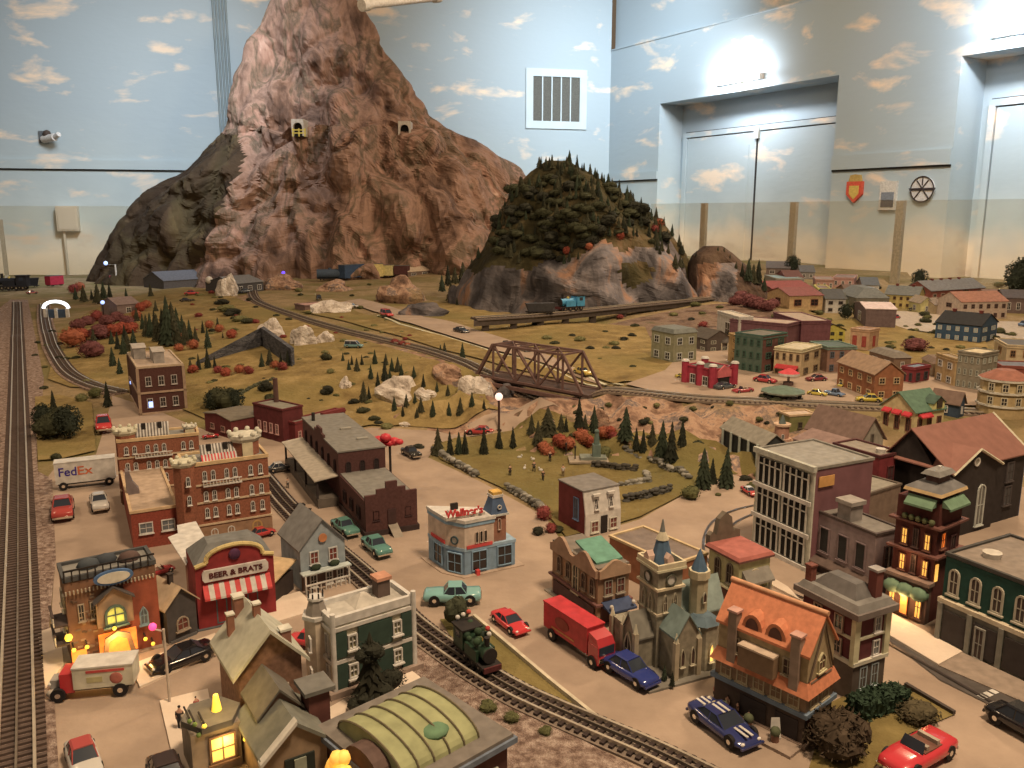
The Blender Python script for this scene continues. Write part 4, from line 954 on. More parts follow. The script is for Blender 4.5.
A,B=winmesh(.014,.03,'arch',C(60,38,34),C(44,32,28),.0015,True,True)
for q in (.2,.5,.8): o=put(A,'window',b.r,(W2*q,D-.0005,h2*.62),0); put(B,'pane',o)
for q in range(6): o=put(A,'window',b.r,(-.0005,D+yy*(q+.5)/6.2,h2*.62),-PI/2); put(B,'pane',o)
yc0,yc1=D+yy*.02,y2*1.02; zc=h2*.56
mb=MB(); mb.slab([(-.062,yc0,zc-.008),(0,yc0,zc),(0,yc1,zc),(-.062,yc1,zc-.008)],.003,C(176,148,118)); b.part('platform_roof',mb)
mb=MB(); mb.box(-.055,0,yc0,yc1,0,.026,C(96,78,62)); b.part('platform',mb)
for q in (.02,.34,.66,.97): b.box('roof_post',-.056,-.051,yc0+(yc1-yc0)*q-.003,yc0+(yc1-yc0)*q+.003,.02,zc-.006,C(52,40,34))
mb=MB(); mb.cyl(W*.15,D+yy*.85,h2,h2+.028,.005,n=8,m=DK); b.part('vent_pipe',mb)
# black post with the red lamp cluster
p=G(391,486); k=ppm(p.x,p.y,p.z); o=thing('street_lamp','dark tall post topped with a red blossom-shaped cluster by the depot','lamp post',p)
mb=MB(); mb.cyl(0,0,0,.115,.0035,n=8,m=DK); mb.obj('post',o)
REDC=C(226,34,44,.4)
for x,z,r in ((-.03,.135,.016),(-.01,.142,.017),(.012,.128,.017),(.028,.13,.012),(-.018,.122,.014),(0,.125,.013)):
    mb=MB(); mb.ball((x,rnd.uniform(-.01,.01),z),r,9,REDC,(1,.9,.75)); mb.obj('blossom',o)
# grey cottage
b=Bd('grey_cottage','grey cottage with a round gable emblem and window boxes beside the curved track','building',(302,592),(342,577),left=(291,571),top=549)
b.gable(.052,C(120,106,92),'y',.005,C(142,138,128)); W,h=b.W,b.h
b.win('F',[.3,.72],[.58],.2,.3,fr=C(190,170,150),pane=C(120,50,36)); b.pane('F',0,1,0,.42,C(96,66,50)); b.win('F',[.25,.6,.85],[.06],.16,.3,fr=C(200,180,156),out=.003)
for q in (.3,.72): mb=MB(); mb.ball((W*q,-.008,h*.53),.010,8,C(44,50,30),(1.2,.7,.7)); b.part('window_box',mb)
mb=MB(); mb.cyl(0,0,0,.002,.009,n=14,m=C(190,110,60)); o=mb.obj('round_emblem',b.r,(W*.5,-.002,h+.014)); o.rotation_euler=(PI/2,0,0)
mb=MB(); mb.box(-.004,W+.004,-.022,-.003,h*.44,h*.47,C(180,170,156))
for q in range(9): mb.box(W*q/9,W*q/9+.0018,-.022,-.0205,0,h*.22,WH)
mb.box(0,W,-.023,-.020,h*.2,h*.23,WH); mb.box(0,.003,-.022,-.019,0,h*.45,WH); mb.box(W-.003,W,-.022,-.019,0,h*.45,WH); b.part('porch',mb)
# corner diner
b=Bd('corner_diner','blue and cream corner diner with red rooftop lettering and a mansard tower','building',(465,577),(515,566),D=.12,top=524)
P=[b.inv(x,y,0) for x,y in ((432.5,563),(446,572.5),(465,577),(515,566))]; W,h=b.W,b.h
bx=b.inv(476,548,0); fp=[P[1],P[2],P[3],(P[3][0],P[3][1]+.06),(bx[0]-.0,P[3][1]+.07),(P[0][0],P[0][1]+.02),P[0]]
mb=MB(); mb.prism(fp,-.01,h*.5,C(120,132,136)); b.part('ground_floor',mb)
up=[P[1],P[2],b.inv(494,570.5,0)]; up=up+[(up[2][0],up[2][1]+.055),(P[0][0],P[0][1]+.02),P[0]]
mb=MB(); mb.prism(up,h*.5,h,C(206,160,128)); b.part('upper_floor',mb)
def grow(p,e):
    cx=sum(a for a,_ in p)/len(p); cy=sum(c for _,c in p)/len(p); return [(cx+(a-cx)*(1+e),cy+(c-cy)*(1+e)) for a,c in p]
mb=MB(); mb.prism(grow(up,.03),h*.93,h*1.0,C(130,146,150)); mb.prism(grow(up,.06),h*1.0,h*1.06,C(226,204,180)); b.part('cornice',mb)
mb=MB(); mb.prism(grow(fp,.02),h*.47,h*.53,C(140,150,150)); b.part('string_course',mb)
mb=MB(); mb.prism(grow(fp,.20),-.008,.004,C(176,136,104)); b.part('base',mb)
def facew(p,q,t): return (p[0]+(q[0]-p[0])*t,p[1]+(q[1]-p[1])*t),math.atan2(q[1]-p[1],q[0]-p[0])
def fw(p,q,t,z,me,nm='window',out=.0006):
    c,a=facew(p,q,t); o=put(me[0],nm,b.r,(c[0]+out*math.sin(a),c[1]-out*math.cos(a),z),a); 
    if len(me)>1: put(me[1],'pane',o)
    return o
wd=winmesh(.036,h*.38,'rect',C(130,146,152),GLS,.002,False,True); wd2=winmesh(.007,h*.22,'arch',C(206,160,128),GLS,.001,False,False); clk=winmesh(.019,.019,'round',C(60,70,66),C(226,210,190),.003,False,False)
fw(P[1],P[2],.5,h*.05,wd,'door'); fw(P[0],P[1],.5,h*.1,wd,'shop_window')
for t in (.28,.78): fw(P[2],P[3],t,h*.08,wd,'shop_window')
for t in (.4,.55,.7): fw(P[2],up[2],t,h*.6,wd2)
o=fw(P[1],P[2],.5,h*.58,clk,'clock')
mb=MB(); mb.box(-.03,.03,-.002,0,0,.007,C(200,60,54)); me=mb.mesh('red_band'); fw(P[2],up[2],.5,h*.52,(me,),'red_band'); fw(P[0],P[1],.5,h*.55,(me,),'red_band')
RED=C(216,52,46,.5)
c,a=facew(P[1],P[2],.5); text('Wallner\'s',.021,RED,b.r,(b.W*.05,.012,h*1.06+.014),(PI/2,0,R(-4)),.085,'roof_lettering',.0015,.0008)
mb=MB(); mb.box(-.035,.055,.014,.017,h*1.06,h*1.06+.006,C(190,160,130)); b.part('sign_rack',mb)
mb=MB(); mb.box(-.012,.008,.05,.06,h*1.06,h*1.12,C(220,200,180)); b.part('roof_box',mb)
mb=MB(); mb.box(-.006,.01,.052,.058,h*1.12,h*1.12+.014,DK); b.part('vent_pipe',mb)
tx,ty=P[2][0]+W*.56,.006; tw=.034; ht=h*1.02
mb=MB(); mb.box(tx,tx+tw,ty,ty+tw,h*.5,ht,C(150,92,64)); b.part('tower',mb)
mb=MB(); mb.box(tx-.005,tx+tw+.005,ty-.005,ty+tw+.005,ht,ht+.004,C(190,180,170)); mb.hip(tx-.003,tx+tw+.003,ty-.003,ty+tw+.003,ht+.004,.034,.009,C(74,84,98)); b.part('mansard_roof',mb)
mb=MB(); mb.box(tx+.004,tx+tw-.004,ty+.004,ty+tw-.004,ht+.038,ht+.044,C(220,200,180)); mb.box(tx+.006,tx+tw-.006,ty+.006,ty+tw-.006,ht+.044,ht+.05,C(226,140,50)); b.part('orange_crown',mb)
put(winmesh(.01,.01,'round',C(200,190,180),GLS,.002,False,False)[0],'window',b.r,(tx+tw/2,ty-.0015,ht+.014),0); put(wd2[0],'window',b.r,(tx+tw*.5,ty-.0006,h*.75),0)
mb=MB(); mb.box(.022,.03,-.012,-.004,0,.014,RED); b.part('red_box',mb)
# white-fronted house
b=Bd('white_front_house','small house with cream front and dark red side wall at the park edge','building',(585,537),(623,531),left=(554,523),top=493)
W,h,D=b.W,b.h,b.D; mb=MB(); mb.prism([(0,0),(W,0),(W,D),(0,D)],-.01,h*.5,C(112,40,36)); mb.prism([(0,0),(W,0),(W,D),(0,D)],h*.5,h,C(112,40,36),[(0,.010),(W,.010),(W,D),(0,D)]); b.part('walls',mb)
mb=MB(); prof=[(-.003,-.01),(-.003,h*.5),(.008,h*1.01),(.012,h*1.01),(.001,h*.5),(.001,-.01)]
mb.add([(-.001,y,z) for y,z in prof]+[(W+.001,y,z) for y,z in prof],[tuple(range(6)),tuple(range(6,12))[::-1]]+[(k,(k+1)%6,6+(k+1)%6,6+k) for k in range(6)],C(232,200,164)); b.part('facade',mb)
mb=MB(); mb.slab([(-.003,.006,h),(W+.003,.006,h),(W+.003,D,h),(-.003,D,h)],.003,C(122,104,88)); b.part('roof',mb)
b.win('F',[.24,.78],[.08],.22,.26,fr=C(214,180,140),pane=C(120,62,48),out=.0035); b.pane('F',.42,.6,.02,.42,DK,out=.004,nm='door')
mw=winmesh(.012,h*.24,'hood',C(226,190,150),GLS,.002,True,True)
for q in (.3,.72): o=put(mw[0],'window',b.r,(W*q,-.0022,h*.58),0); put(mw[1],'pane',o); o.rotation_euler=(R(-14),0,0); mb=MB(); mb.box(-.010,.010,-.008,0,0,.006,CREAM); mb.obj('window_hood',b.r,(W*q,.003,h*.88))
b.win('L',[.32],[.3],.18,.5,fr=C(84,92,104),pane=C(96,84,80))
# ---------- near town, park side and right half ----------
SNOW=C(206,186,150); 
# green-shuttered mansion
b=Bd('green_shutter_house','two-storey cream house with dark green shutters and an angular bay tower','building',(335,697),(414,669),D=.070,top=627)
W,h,D=b.W,b.h,b.D; GRN=C(52,64,48); b.walls(C(196,166,124)); b.parapet(h,.014,C(222,196,158),C(176,152,126),w=.005)
for z in (.0,.46,.92): b.band(h*z,0,.004,C(216,188,150),nm='string_course',th=.006)
for z0,z1 in ((.10,.45),(.54,.90)): 
    for a,c in ((.03,.16),(.30,.72),(.84,.97)): b.pane('F',a,c,z0,z1,GRN,nm='shutter',out=.002)
b.win('F',[.225,.78],[.20,.62],.115,.21,fr=WH,pane=C(150,126,80),out=.001,t=.0035,deep=.005); b.win('L',(2,0,1),[.12,.55],.18,.3,fr=WH,pane=GLS)
mb=MB(); 
for x,y in ((0,0),(W,0)): mb.cyl(x,y-.003,0,h+.02,.0045,n=8,m=CREAM); 
o=None
for x in (0,W): mb=MB(); mb.cyl(x,-.003,-.006,h+.022,.0045,n=8,m=CREAM); b.part('corner_column',mb)
q_=winmesh(.014,.022,'rect',WH,GLS,.003,True,False)
for z_ in (.18,.62): o_=put(q_[0],'window',b.r,(-.0225,D*.45,h*z_),-PI/2-.2); put(q_[1],'pane',o_)
mb=MB(); mb.cyl(-.004,D*.7,-.006,h*1.0,.021,n=6,m=C(196,160,124),smooth=False); b.part('bay_tower',mb)
mb=MB(); mb.cyl(-.004,D*.7,h,h+.006,.024,n=6,m=C(226,200,164),smooth=False); mb.cyl(-.004,D*.7,h+.006,h+.03,.018,.011,n=8,m=C(130,108,88),smooth=False); mb.cyl(-.004,D*.7,h+.03,h+.034,.014,n=8,m=C(214,190,156),smooth=False); b.part('tower_roof',mb)
for k in range(8): 
    a=2*PI*k/8; b.box('finial_post',-.004+.012*math.cos(a)-.001,-.004+.012*math.cos(a)+.001,D*.7+.012*math.sin(a)-.001,D*.7+.012*math.sin(a)+.001,h+.034,h+.042,DK)
b.chimney(W*.78,D*.7,.022,.034,h,C(96,70,56),C(190,120,84)); mb=MB(); mb.hip(W*.35,W*.68,D*.3,D*.9,h+.004,.018,.02,C(186,160,132)); b.part('roof_hatch',mb)
b.base(.012,.012,C(150,116,92)); 
# lit snowy inn
b=Bd('snowy_inn','brick inn with snow-dusted roofs and bright yellow lamps beside the street walkway','building',(238,672),(301,654),D=.11,zr=.11,h=.11)
W,h,D=b.W,b.h,b.D; BI=C(128,84,58,var=.3,scale=120); SN=C(176,156,124,var=.15,scale=60)
mb=MB(); mb.gwall(0,W,0,D,-.01,h,.05,'y',BI); b.part('walls',mb)
mb=MB(); mb.gable(0,W,0,D,h,.05,'y',.010,.006,SN); b.part('roof',mb)
for x,y,z,hh,w in ((W*.15,D*.75,h+.02,.03,.010),(W*.5,D*.5,h+.045,.025,.010),(W*.35,D*.95,h+.03,.035,.014),(W*.8,.012,h+.01,.03,.014)): b.chimney(x,y,w,hh,z,C(140,84,60),C(206,180,140))
b.win('F',[.3,.7],[.35],.15,.3,fr=C(170,140,110),pane=LITO)
# corner tower with lamp
tx,ty=b.inv(222,738,.045); tx-=.012
mb=MB(); mb.box(tx-.03,tx+.035,ty-.01,ty+.05,-.01,.068,C(146,116,88)); b.part('porch_tower',mb)
mb=MB(); mb.cyl(tx+.004,ty+.02,.068,.077,.040,n=6,m=C(104,88,72),smooth=False); b.part('porch_roof',mb)
LWm=winmesh(.036,.040,'rect',C(120,80,50),LITW,.003,True,True); q_=put(LWm[0],'window',b.r,(tx+.010,ty-.0105,.018),0); put(LWm[1],'pane',q_)
glow((tx+.012,ty-.02,.05),(1,.6,.18),.06,b.r); glow((tx+.012,ty-.0,.12),(1,.6,.15),.12,b.r)
mb=MB(); mb.cyl(tx+.012,ty+.02,.077,.100,.007,.0035,n=10,m=LITY); b.part('large_lamp',mb)
for q,(dx,dz) in enumerate(((-.024,.085),(-.012,.078),(-.02,.068),(-.03,.092),(.04,.04))):
    mb=MB(); mb.ball((tx+dx,ty-.012,dz),.0035,8,LITY if q not in (0,2,3) else C(110,120,50)); mb.box(tx+dx-.001,tx+dx+.001,ty-.012,ty+.02,dz+.003,dz+.005,DK); b.part('lantern',mb)
# front gabled house and dormer
hx,hy=b.inv(297,742,.07)
mb=MB(); mb.gwall(hx-.045,hx+.04,hy,hy+.11,-.01,.062,.035,'y',C(150,112,78)); b.part('front_wing',mb)
mb=MB(); mb.gable(hx-.045,hx+.04,hy,hy+.11,.062,.035,'y',.006,.006,C(112,100,80)); b.part('front_roof',mb)
mb=MB(); mb.slab([(hx-.052,hy-.012,.056),(hx-.052,hy+.0,.056),(hx-.002,hy+.0,.102),(hx-.002,hy-.012,.102)],.006,C(226,200,164)); b.part('snowy_gable_edge',mb)
mb=MB(); mb.box(hx-.018,hx+.022,hy-.003,hy,.02,.05,C(44,44,34)); b.part('window_shutter',mb); mb=MB(); mb.box(hx-.006,hx+.010,hy-.005,hy-.003,.022,.048,C(150,140,110)); b.part('window',mb)
mb=MB(); mb.box(hx+.035,hx+.065,hy+.05,hy+.085,-.01,.10,C(104,54,42)); mb.box(hx+.028,hx+.072,hy+.044,hy+.09,.10,.106,C(110,96,80)); b.part('brick_stair_tower',mb)
mb=MB(); mb.gwall(hx-.03,hx+.025,hy+.06,hy+.13,.06,.085,.03,'y',C(120,80,58)); b.part('dormer',mb); mb=MB(); mb.gable(hx-.03,hx+.025,hy+.06,hy+.13,.085,.03,'y',.005,.004,C(104,88,70)); b.part('dormer_roof',mb)
b.box('stone_base',tx-.05,W+.01,ty-.03,hy+.02,-.01,.004,C(170,136,104))
# barrel roofed hall
A,Bp,Cc=[Zp(x,y,T+.10) for x,y in ((314,733),(422,689),(514,741))]; o_=A+Cc-Bp; n0=pr(o_)
b=Bd('barrel_roof_hall','brown hall with a green ribbed barrel roof beside the gravel embankment','building',n0,(514,741),left=(314,733),zr=.10,h=.10)
W,h,D=b.W,b.h,b.D; b.walls(C(92,52,40)); b.box('roof',-.006,W+.006,-.006,D+.006,h,h+.005,C(118,98,80)); b.box('cornice',-.010,W+.010,-.010,D+.010,h-.008,h,C(106,104,104))
VG=C(150,136,84,var=.18,scale=40); n=16; x0,x1=.014,W*.80; y0,y1=D*.10,D*.90; R_=(y1-y0)/2; yc=(y0+y1)/2; vh=.027
sec=[(yc-R_*math.cos(PI*k/n),h+.005+vh*math.sin(PI*k/n)) for k in range(n+1)]
mb=MB(); mb.add([(x0,y,z) for y,z in sec]+[(x1,y,z) for y,z in sec],[tuple(range(n+1)),tuple(range(n+1,2*n+2))[::-1]]+[(k,k+1,n+2+k,n+1+k) for k in range(n)],VG,False); b.part('barrel_roof',mb)
for q in range(6):
    x=x0+(x1-x0)*q/5; mb=MB()
    for (ya,za),(yb,zb_) in zip(sec,sec[1:]): mb.tube((x,ya,za+.001),(x,yb,zb_+.001),.0016,5,C(104,84,54))
    b.part('roof_rib',mb)
mb=MB(); mb.ball((x1-.05,yc-R_*.55,h+.004+vh*.74),.022,10,C(92,112,72),(1,1,.25)); b.part('green_patch',mb)
mb=MB(); mb.X=Matrix.Translation((-.004,D*.42,h))@Matrix.Rotation(-PI/2,4,'Z'); mb.wallshape([(-.05,0),(.05,0)]+[(.036*math.cos(PI*k/8),.004+.022*math.sin(PI*k/8)) for k in range(9)],-.004,.035,C(96,66,52)); b.part('curved_gable',mb)
for q in (.15,.42,.7): b.pane('L',q-.06,q+.06,.1,.6,C(60,44,38),nm='door_panel')
mb=MB(); 
for q in range(7): mb.ball((-.03+rnd.uniform(-.008,.008),D*.47+rnd.uniform(-.012,.012),h+.012+rnd.uniform(-.008,.01)),.010,7,lit('glow_orange',(255,160,60),.7))
mb.box(-.032,-.028,D*.47-.002,D*.47+.002,-.006,h,DK); b.part('glowing_lamp',mb)
b.win('F',(4,.1,.95),[.15],.10,.5,fr=C(206,176,140),pane=C(70,48,40),t=.004)
# corner block with blue canopy
b=Bd('curved_gable_shop','tan brick corner shop with curved gables, a teal roof and a dark blue canopy','building',(597,626),(628,618),left=(552,592),top=571)
W,h,D=b.W,b.h,b.D; TB=C(150,104,70,var=.25,scale=100); b.walls(TB)
mb=MB(); mb.slab([(W*.1,D*.1,h+.004),(W*.95,D*.1,h+.004),(W*.95,D*.55,h+.022),(W*.1,D*.55,h+.022)],.004,C(92,128,98)); b.part('teal_roof',mb); b.box('roof',0,W,0,D,h-.001,h+.004,C(120,98,78))
mb=MB()
def wavy(L,a): return [(0,h*.86),(L,h*.86)]+[(L*(1-k/12),h+a*math.sin(PI*k/12)**2) for k in range(13)]
mb.wallshape(wavy(W,.016),-.006,0,C(170,124,88)); b.part('front_gable',mb)
for y0_,L_ in ((0,D*.5),(D*.5,D*.5)):
    mb=MB(); mb.X=Matrix.Translation((0,y0_+L_,0))@Matrix.Rotation(-PI/2,4,'Z'); mb.wallshape(wavy(L_,.024),-.006,0,C(160,116,84)); b.part('side_gable',mb)
b.win('F',[.32,.72],[.52],.26,.28,fr=C(150,126,100),pane=C(104,50,38)); b.win('L',[.1,.28,.62,.82],[.5],.10,.32,'arch',fr=C(140,108,80),pane=C(70,44,38)); b.win('L',[.45],[.35],.14,.55,'arch',fr=C(180,150,110),pane=GLS,t=.004)
b.awning('F',.12,1.0,.42,.010,.028,C(60,66,84)); b.pane('F',.1,.5,.02,.34,C(80,44,36)); b.pane('F',.6,.95,.02,.34,GLS); b.pane('L',.05,.95,.03,.3,C(84,52,44)); b.band(h*.36,0,.006,C(120,72,60),nm='string_course'); b.base(.012,.004,C(140,116,92))
for x in (.2,.9): mb=MB(); mb.ball((W*x,-.026,h*.42),.004,7,C(236,220,200)); b.part('canopy_lamp',mb)
# flat brown hall behind it
b=Bd('flat_roof_hall','long low hall with a flat brown roof edged in tan, behind the clock tower church','building',(673,566),(713,557),left=(603,539),zr=.075,h=.075,aw=.6)
b.walls(C(150,86,52)); b.parapet(b.h,.005,C(206,156,104),C(122,96,78))
# church
b=Bd('clock_tower_church','tan stone church with a clock tower, blue spire and glowing side window','building',(655,671),(679,665),left=(637,656),top=571)
W,h,D=b.W,b.h,b.D; SG=C(140,118,90,var=.25,scale=90); SP=C(74,90,100)
b.walls(SG); b.band(h*.80,0,.004,C(196,162,118)); b.band(h*.985,0,.005,C(206,172,128)); b.band(h*.55,0,.003,C(170,140,104),nm='string_course')
b.win('F',[.3,.7],[.58],.18,.18,'point',C(176,150,114),C(90,54,40)); b.win('L',[.3,.7],[.58],.2,.18,'point',C(176,150,114),C(90,54,40)); b.win('L',[.5],[.38],.4,.13,'point',C(176,150,114),C(90,54,40))
for fc in 'FL': b.win(fc,[.5],[.835],.42*(W if fc=='F' else W)/b.len(fc),.13,'round',C(90,80,60),C(214,196,160),sill=False,mull=False,out=.001)
mb=MB()
for x in (0,W):
    for y in (0,D): mb.box(x-.004,x+.004,y-.004,y+.004,h,h+.008,C(206,172,128))
mb=MB(); mb.box(-.004,W+.004,-.004,.0,h,h+.010,C(200,166,122)); mb.box(-.004,W+.004,D,D+.004,h,h+.010,C(200,166,122)); mb.box(-.004,0,0,D,h,h+.010,C(200,166,122)); mb.box(W,W+.004,0,D,h,h+.010,C(200,166,122)); b.part('tower_parapet',mb)
mb=MB(); mb.cyl(W/2,D/2,h,h+.042,W*.42,W*.2,n=8,m=SP,smooth=False,ph=PI/8); b.part('spire',mb)
mb=MB(); mb.cyl(W/2,D/2,h+.042,h+.055,W*.24,W*.1,n=8,m=C(190,160,120),smooth=False,ph=PI/8); mb.cyl(W/2,D/2,h+.055,h+.076,W*.10,.001,n=8,m=C(110,100,86),smooth=False); b.part('spire_cap',mb)
for fc,x,y in (('F',W/2,W*.06),('L',W*.06,D/2)): 
    mb=MB(); mb.gwall(x-.006,x+.006,y-.002,y+.012,h,h+.016,.008,'y' if fc=='F' else 'x',C(200,150,120)); b.part('spire_dormer',mb)
he=h*.50; LW=.10
mb=MB(); mb.gwall(.004,LW,D*.15,D*.95,-.01,he,.045,'x',SG); b.part('nave',mb)
mb=MB(); mb.gable(.004,LW+.04,D*.15,D*.95,he,.045,'x',.004,.003,C(138,138,118)); b.part('nave_roof',mb)
mb=MB(); mb.box(LW-.002,LW+.04,D*.2,D*.9,-.01,he,SG); b.part('chancel',mb)
mb=MB(); mb.gwall(.008,.052,-.045,0,-.01,he*.9,.035,'y',SG); b.part('transept',mb); mb=MB(); mb.gable(.008,.052,-.045,.02,he*.9,.035,'y',.003,.003,C(112,116,100)); b.part('transept_roof',mb)
mb=MB(); mb.cyl(.078,-.018,-.01,he*.95,.028,n=8,m=SG,smooth=False,ph=PI/8); mb.cyl(.078,-.018,he*.95,he*1.08,.031,.016,n=8,m=C(84,92,90),smooth=False,ph=PI/8); b.part('round_chapel',mb)
mb=MB(); mb.cyl(.078,-.005,he*.9,he*1.75,.015,n=8,m=C(176,146,104),smooth=False); mb.cyl(.078,-.005,he*1.75,he*1.9,.018,n=8,m=C(196,164,120),smooth=False); mb.cyl(.078,-.005,he*1.9,he*2.3,.014,.001,n=8,m=SP,smooth=False); b.part('small_turret',mb)
A,B=winmesh(.009,.032,'point',C(176,150,114),C(84,56,44),.0015,True,False); 
for x,y in ((.020,-.0455),(.040,-.0455)): o=put(A,'window',b.r,(x,y,he*.3)); put(B,'pane',o)
A2,B2=winmesh(.009,.034,'point',C(176,150,114),LITW,.0015,True,False); o=put(A2,'window',b.r,(.078,-.045,he*.25)); put(B2,'pane',o)
A2,B2=winmesh(.008,.02,'point',C(176,150,114),C(90,54,40),.0015,False,False); o=put(A2,'window',b.r,(.078,-.0205,he*1.3)); put(B2,'pane',o)
mb=MB(); mb.gwall(-.035,0,D*.15,D*.85,-.01,he*.72,.035,'x',SG); b.part('entrance_porch',mb); mb=MB(); mb.gable(-.035,0,D*.15,D*.85,he*.72,.035,'x',.003,.003,C(120,104,84)); b.part('porch_roof',mb)
A3,B3=winmesh(.024,he*.75,'point',C(190,160,120),C(54,34,28),.003,False,True); o=put(A3,'door',b.r,(-.0355,D*.5,.0),-PI/2); put(B3,'door_leaf',o)
mb=MB(); mb.box(-.035,0,D*.85,D*1.5,-.01,he*.8,SG); b.part('side_aisle',mb)
for x,y in ((-.035,D*.15),(-.035,D*.85),(-.035,D*1.5),(.008,-.045),(.052,-.045)): mb=MB(); mb.box(x-.004,x+.004,y-.004,y+.004,0,he*.8,C(170,140,104)); mb.cyl(x,y,he*.8,he*.98,.005,.001,4,C(200,170,130),False); b.part('buttress',mb)
b.box('stone_base',-.05,LW+.012,-.058,D*1.55,-.006,.006,C(122,104,84))
glow((.078,-.055,he*.4),(1,.7,.35),.01,b.r)
# orange roofed inn
b=Bd('orange_roof_inn','half-timbered corner inn with a steep orange roof, dormers and tall chimneys','building',(802,748),(835,731),left=(713,706),top=655)
W,h,D=b.W,b.h,b.D; OR=C(206,110,66,var=.15,scale=120); TD=C(160,126,84,var=.2,scale=80)
mb=MB(); mb.gwall(0,W,0,D,h*.55,h,.048,'y',TD); b.part('upper_storey',mb); b.box('ground_floor',-.002,W+.002,-.002,D+.002,-.01,h*.36,C(84,62,48)); b.box('middle_storey',-.002,W+.002,-.002,D+.002,h*.36,h*.62,C(136,98,66))
mb=MB(); mb.gable(0,W,0,D,h,.048,'y',.004,.004,OR); b.part('roof',mb); mb=MB(); mb.tube((W/2,-.006,h+.052),(W/2,D+.006,h+.052),.004,8,C(222,130,84)); b.part('roof_ridge',mb)
mb=MB(); e=.009; z=h*.60
mb.add([(-e,-e,z-.006),(W+e,-e,z-.006),(W+e,D+e,z-.006),(-e,D+e,z-.006),(-.001,-.001,z+.014),(W+.001,-.001,z+.014),(W+.001,D+.001,z+.014),(-.001,D+.001,z+.014)],[(0,1,5,4),(1,2,6,5),(2,3,7,6),(3,0,4,7),(3,2,1,0)],OR); b.part('skirt_roof',mb)
b.band(h*.34,0,.007,C(104,108,110),nm='blue_grey_cornice',th=.007)
b.win('F',[.28,.7],[.40],.30,.16,fr=C(170,140,100),pane=C(84,50,38)); b.win('L',(5,.02,.98),[.40],.13,.16,fr=C(170,140,100),pane=C(84,50,38)); b.win('L',[.2,.5,.8],[.70],.12,.18,fr=C(160,130,96),pane=C(84,56,44)); b.win('F',[.5],[.74],.28,.2,'point',fr=C(190,160,110),pane=C(100,54,40))
b.pane('L',.05,.3,.02,.28,C(60,46,40)); b.pane('L',.4,.7,.02,.28,C(60,46,40)); b.pane('F',.1,.45,.02,.28,C(120,40,34),nm='door'); b.pane('F',.6,.95,.02,.28,C(166,128,80))
for fc,a_,b_ in (('F',(.05,.72),(.5,1.25)),('F',(.95,.72),(.5,1.25)),('F',(.1,.68),(.9,.68))):
    q=lambda p:(p[0]*W,-.002,p[1]*h); mb=MB(); mb.tube(q(a_),q(b_),.0016,4,C(96,70,50)); b.part('timber',mb)
for y in (.36,.62):
    yy=D*y; mb=MB(); mb.X=Matrix.Translation((0,yy,h+.002)); mb.cyl(0,0,0,.02,.016,n=10,m=C(190,104,64)); mb.X=None
    mb=MB(); mb.add([(.0,yy+.017*math.cos(PI*k/8),h+.002+.024*math.sin(PI*k/8)) for k in range(9)]+[(.034,yy+.017*math.cos(PI*k/8),h+.002+.03*math.sin(PI*k/8)) for k in range(9)],[tuple(range(9)),tuple(range(9,18))[::-1]]+[(k,k+1,10+k,9+k) for k in range(8)],OR); b.part('dormer',mb)
    mb=MB(); mb.add([(-.001,yy+.011*math.cos(PI*k/8),h+.004+.017*math.sin(PI*k/8)) for k in range(9)],[tuple(range(9))],C(96,56,42)); b.part('dormer_window',mb)
for y,m in ((.12,C(146,112,88)),(.82,C(136,104,80))): b.chimney(.0,D*y,.014,h*.55,h*.6,m,C(190,130,104)); 
mb=MB(); mb.box(-.016,0,D*.3,D*.7,h*.64,h*.86,C(128,92,62)); mb.box(-.018,0,D*.3,D*.7,h*.86,h*.88,C(190,150,116)); b.part('oriel',mb)
mb=MB(); mb.wallshape([(0,h),(W,h),(W*.5,h+.06)],-.010,-.006,C(120,100,80)); 
b.base(.008,.008,C(140,104,80)); b.box('terrace',-.040,-.006,-.004,D*.9,-.006,.007,C(150,116,90)); 
for q in (.2,.5,.8): mb=MB(); mb.cyl(-.024,D*q,.007,.018,.006,n=8,m=C(130,80,56)); mb.ball((-.024,D*q,.022),.008,7,C(84,80,50)); b.part('planter',mb)

# yellow tower house with the pink roof
b=Bd('yellow_arched_house','narrow yellow house with a pink flat roof and arched windows behind the orange inn','building',(739.5,561),(769,553),left=(711,545),zr=.11,h=.11)
W,h,D=b.W,b.h,b.D; b.walls(C(168,148,96)); mb=MB(); mb.hip(-.006,W+.006,-.006,D+.006,h,.006,.004,C(168,84,66)); b.part('roof',mb); b.band(h-.004,0,.006,C(110,64,52))
b.win('L',[.28,.68],[.5],.2,.38,'arch',fr=C(120,100,76)); b.win('F',[.5],[.4],.4,.4,'arch',fr=C(190,160,120)); b.band(h*.40,0,.006,C(214,182,126),nm='string_course'); b.box('ground_floor',-.001,W+.001,-.001,D+.001,-.01,h*.38,C(92,52,40)); b.awning('F',.1,.95,.8,.02,.02,C(130,112,92))
for x in (.1,.5,.9): b.box('column',W*x-.0025,W*x+.0025,-.014,-.009,h*.38,h*.62,C(170,150,124))
mb=MB(); mb.wallshape([(0,h),(W,h),(W,h+.02),(W*.85,h+.024),(W*.78,h+.018),(W*.7,h+.05),(W*.5,h+.062),(W*.3,h+.05),(W*.22,h+.018),(W*.1,h+.026),(0,h+.02)],D,D+.012,C(110,88,66)); b.part('ornate_gable',mb)
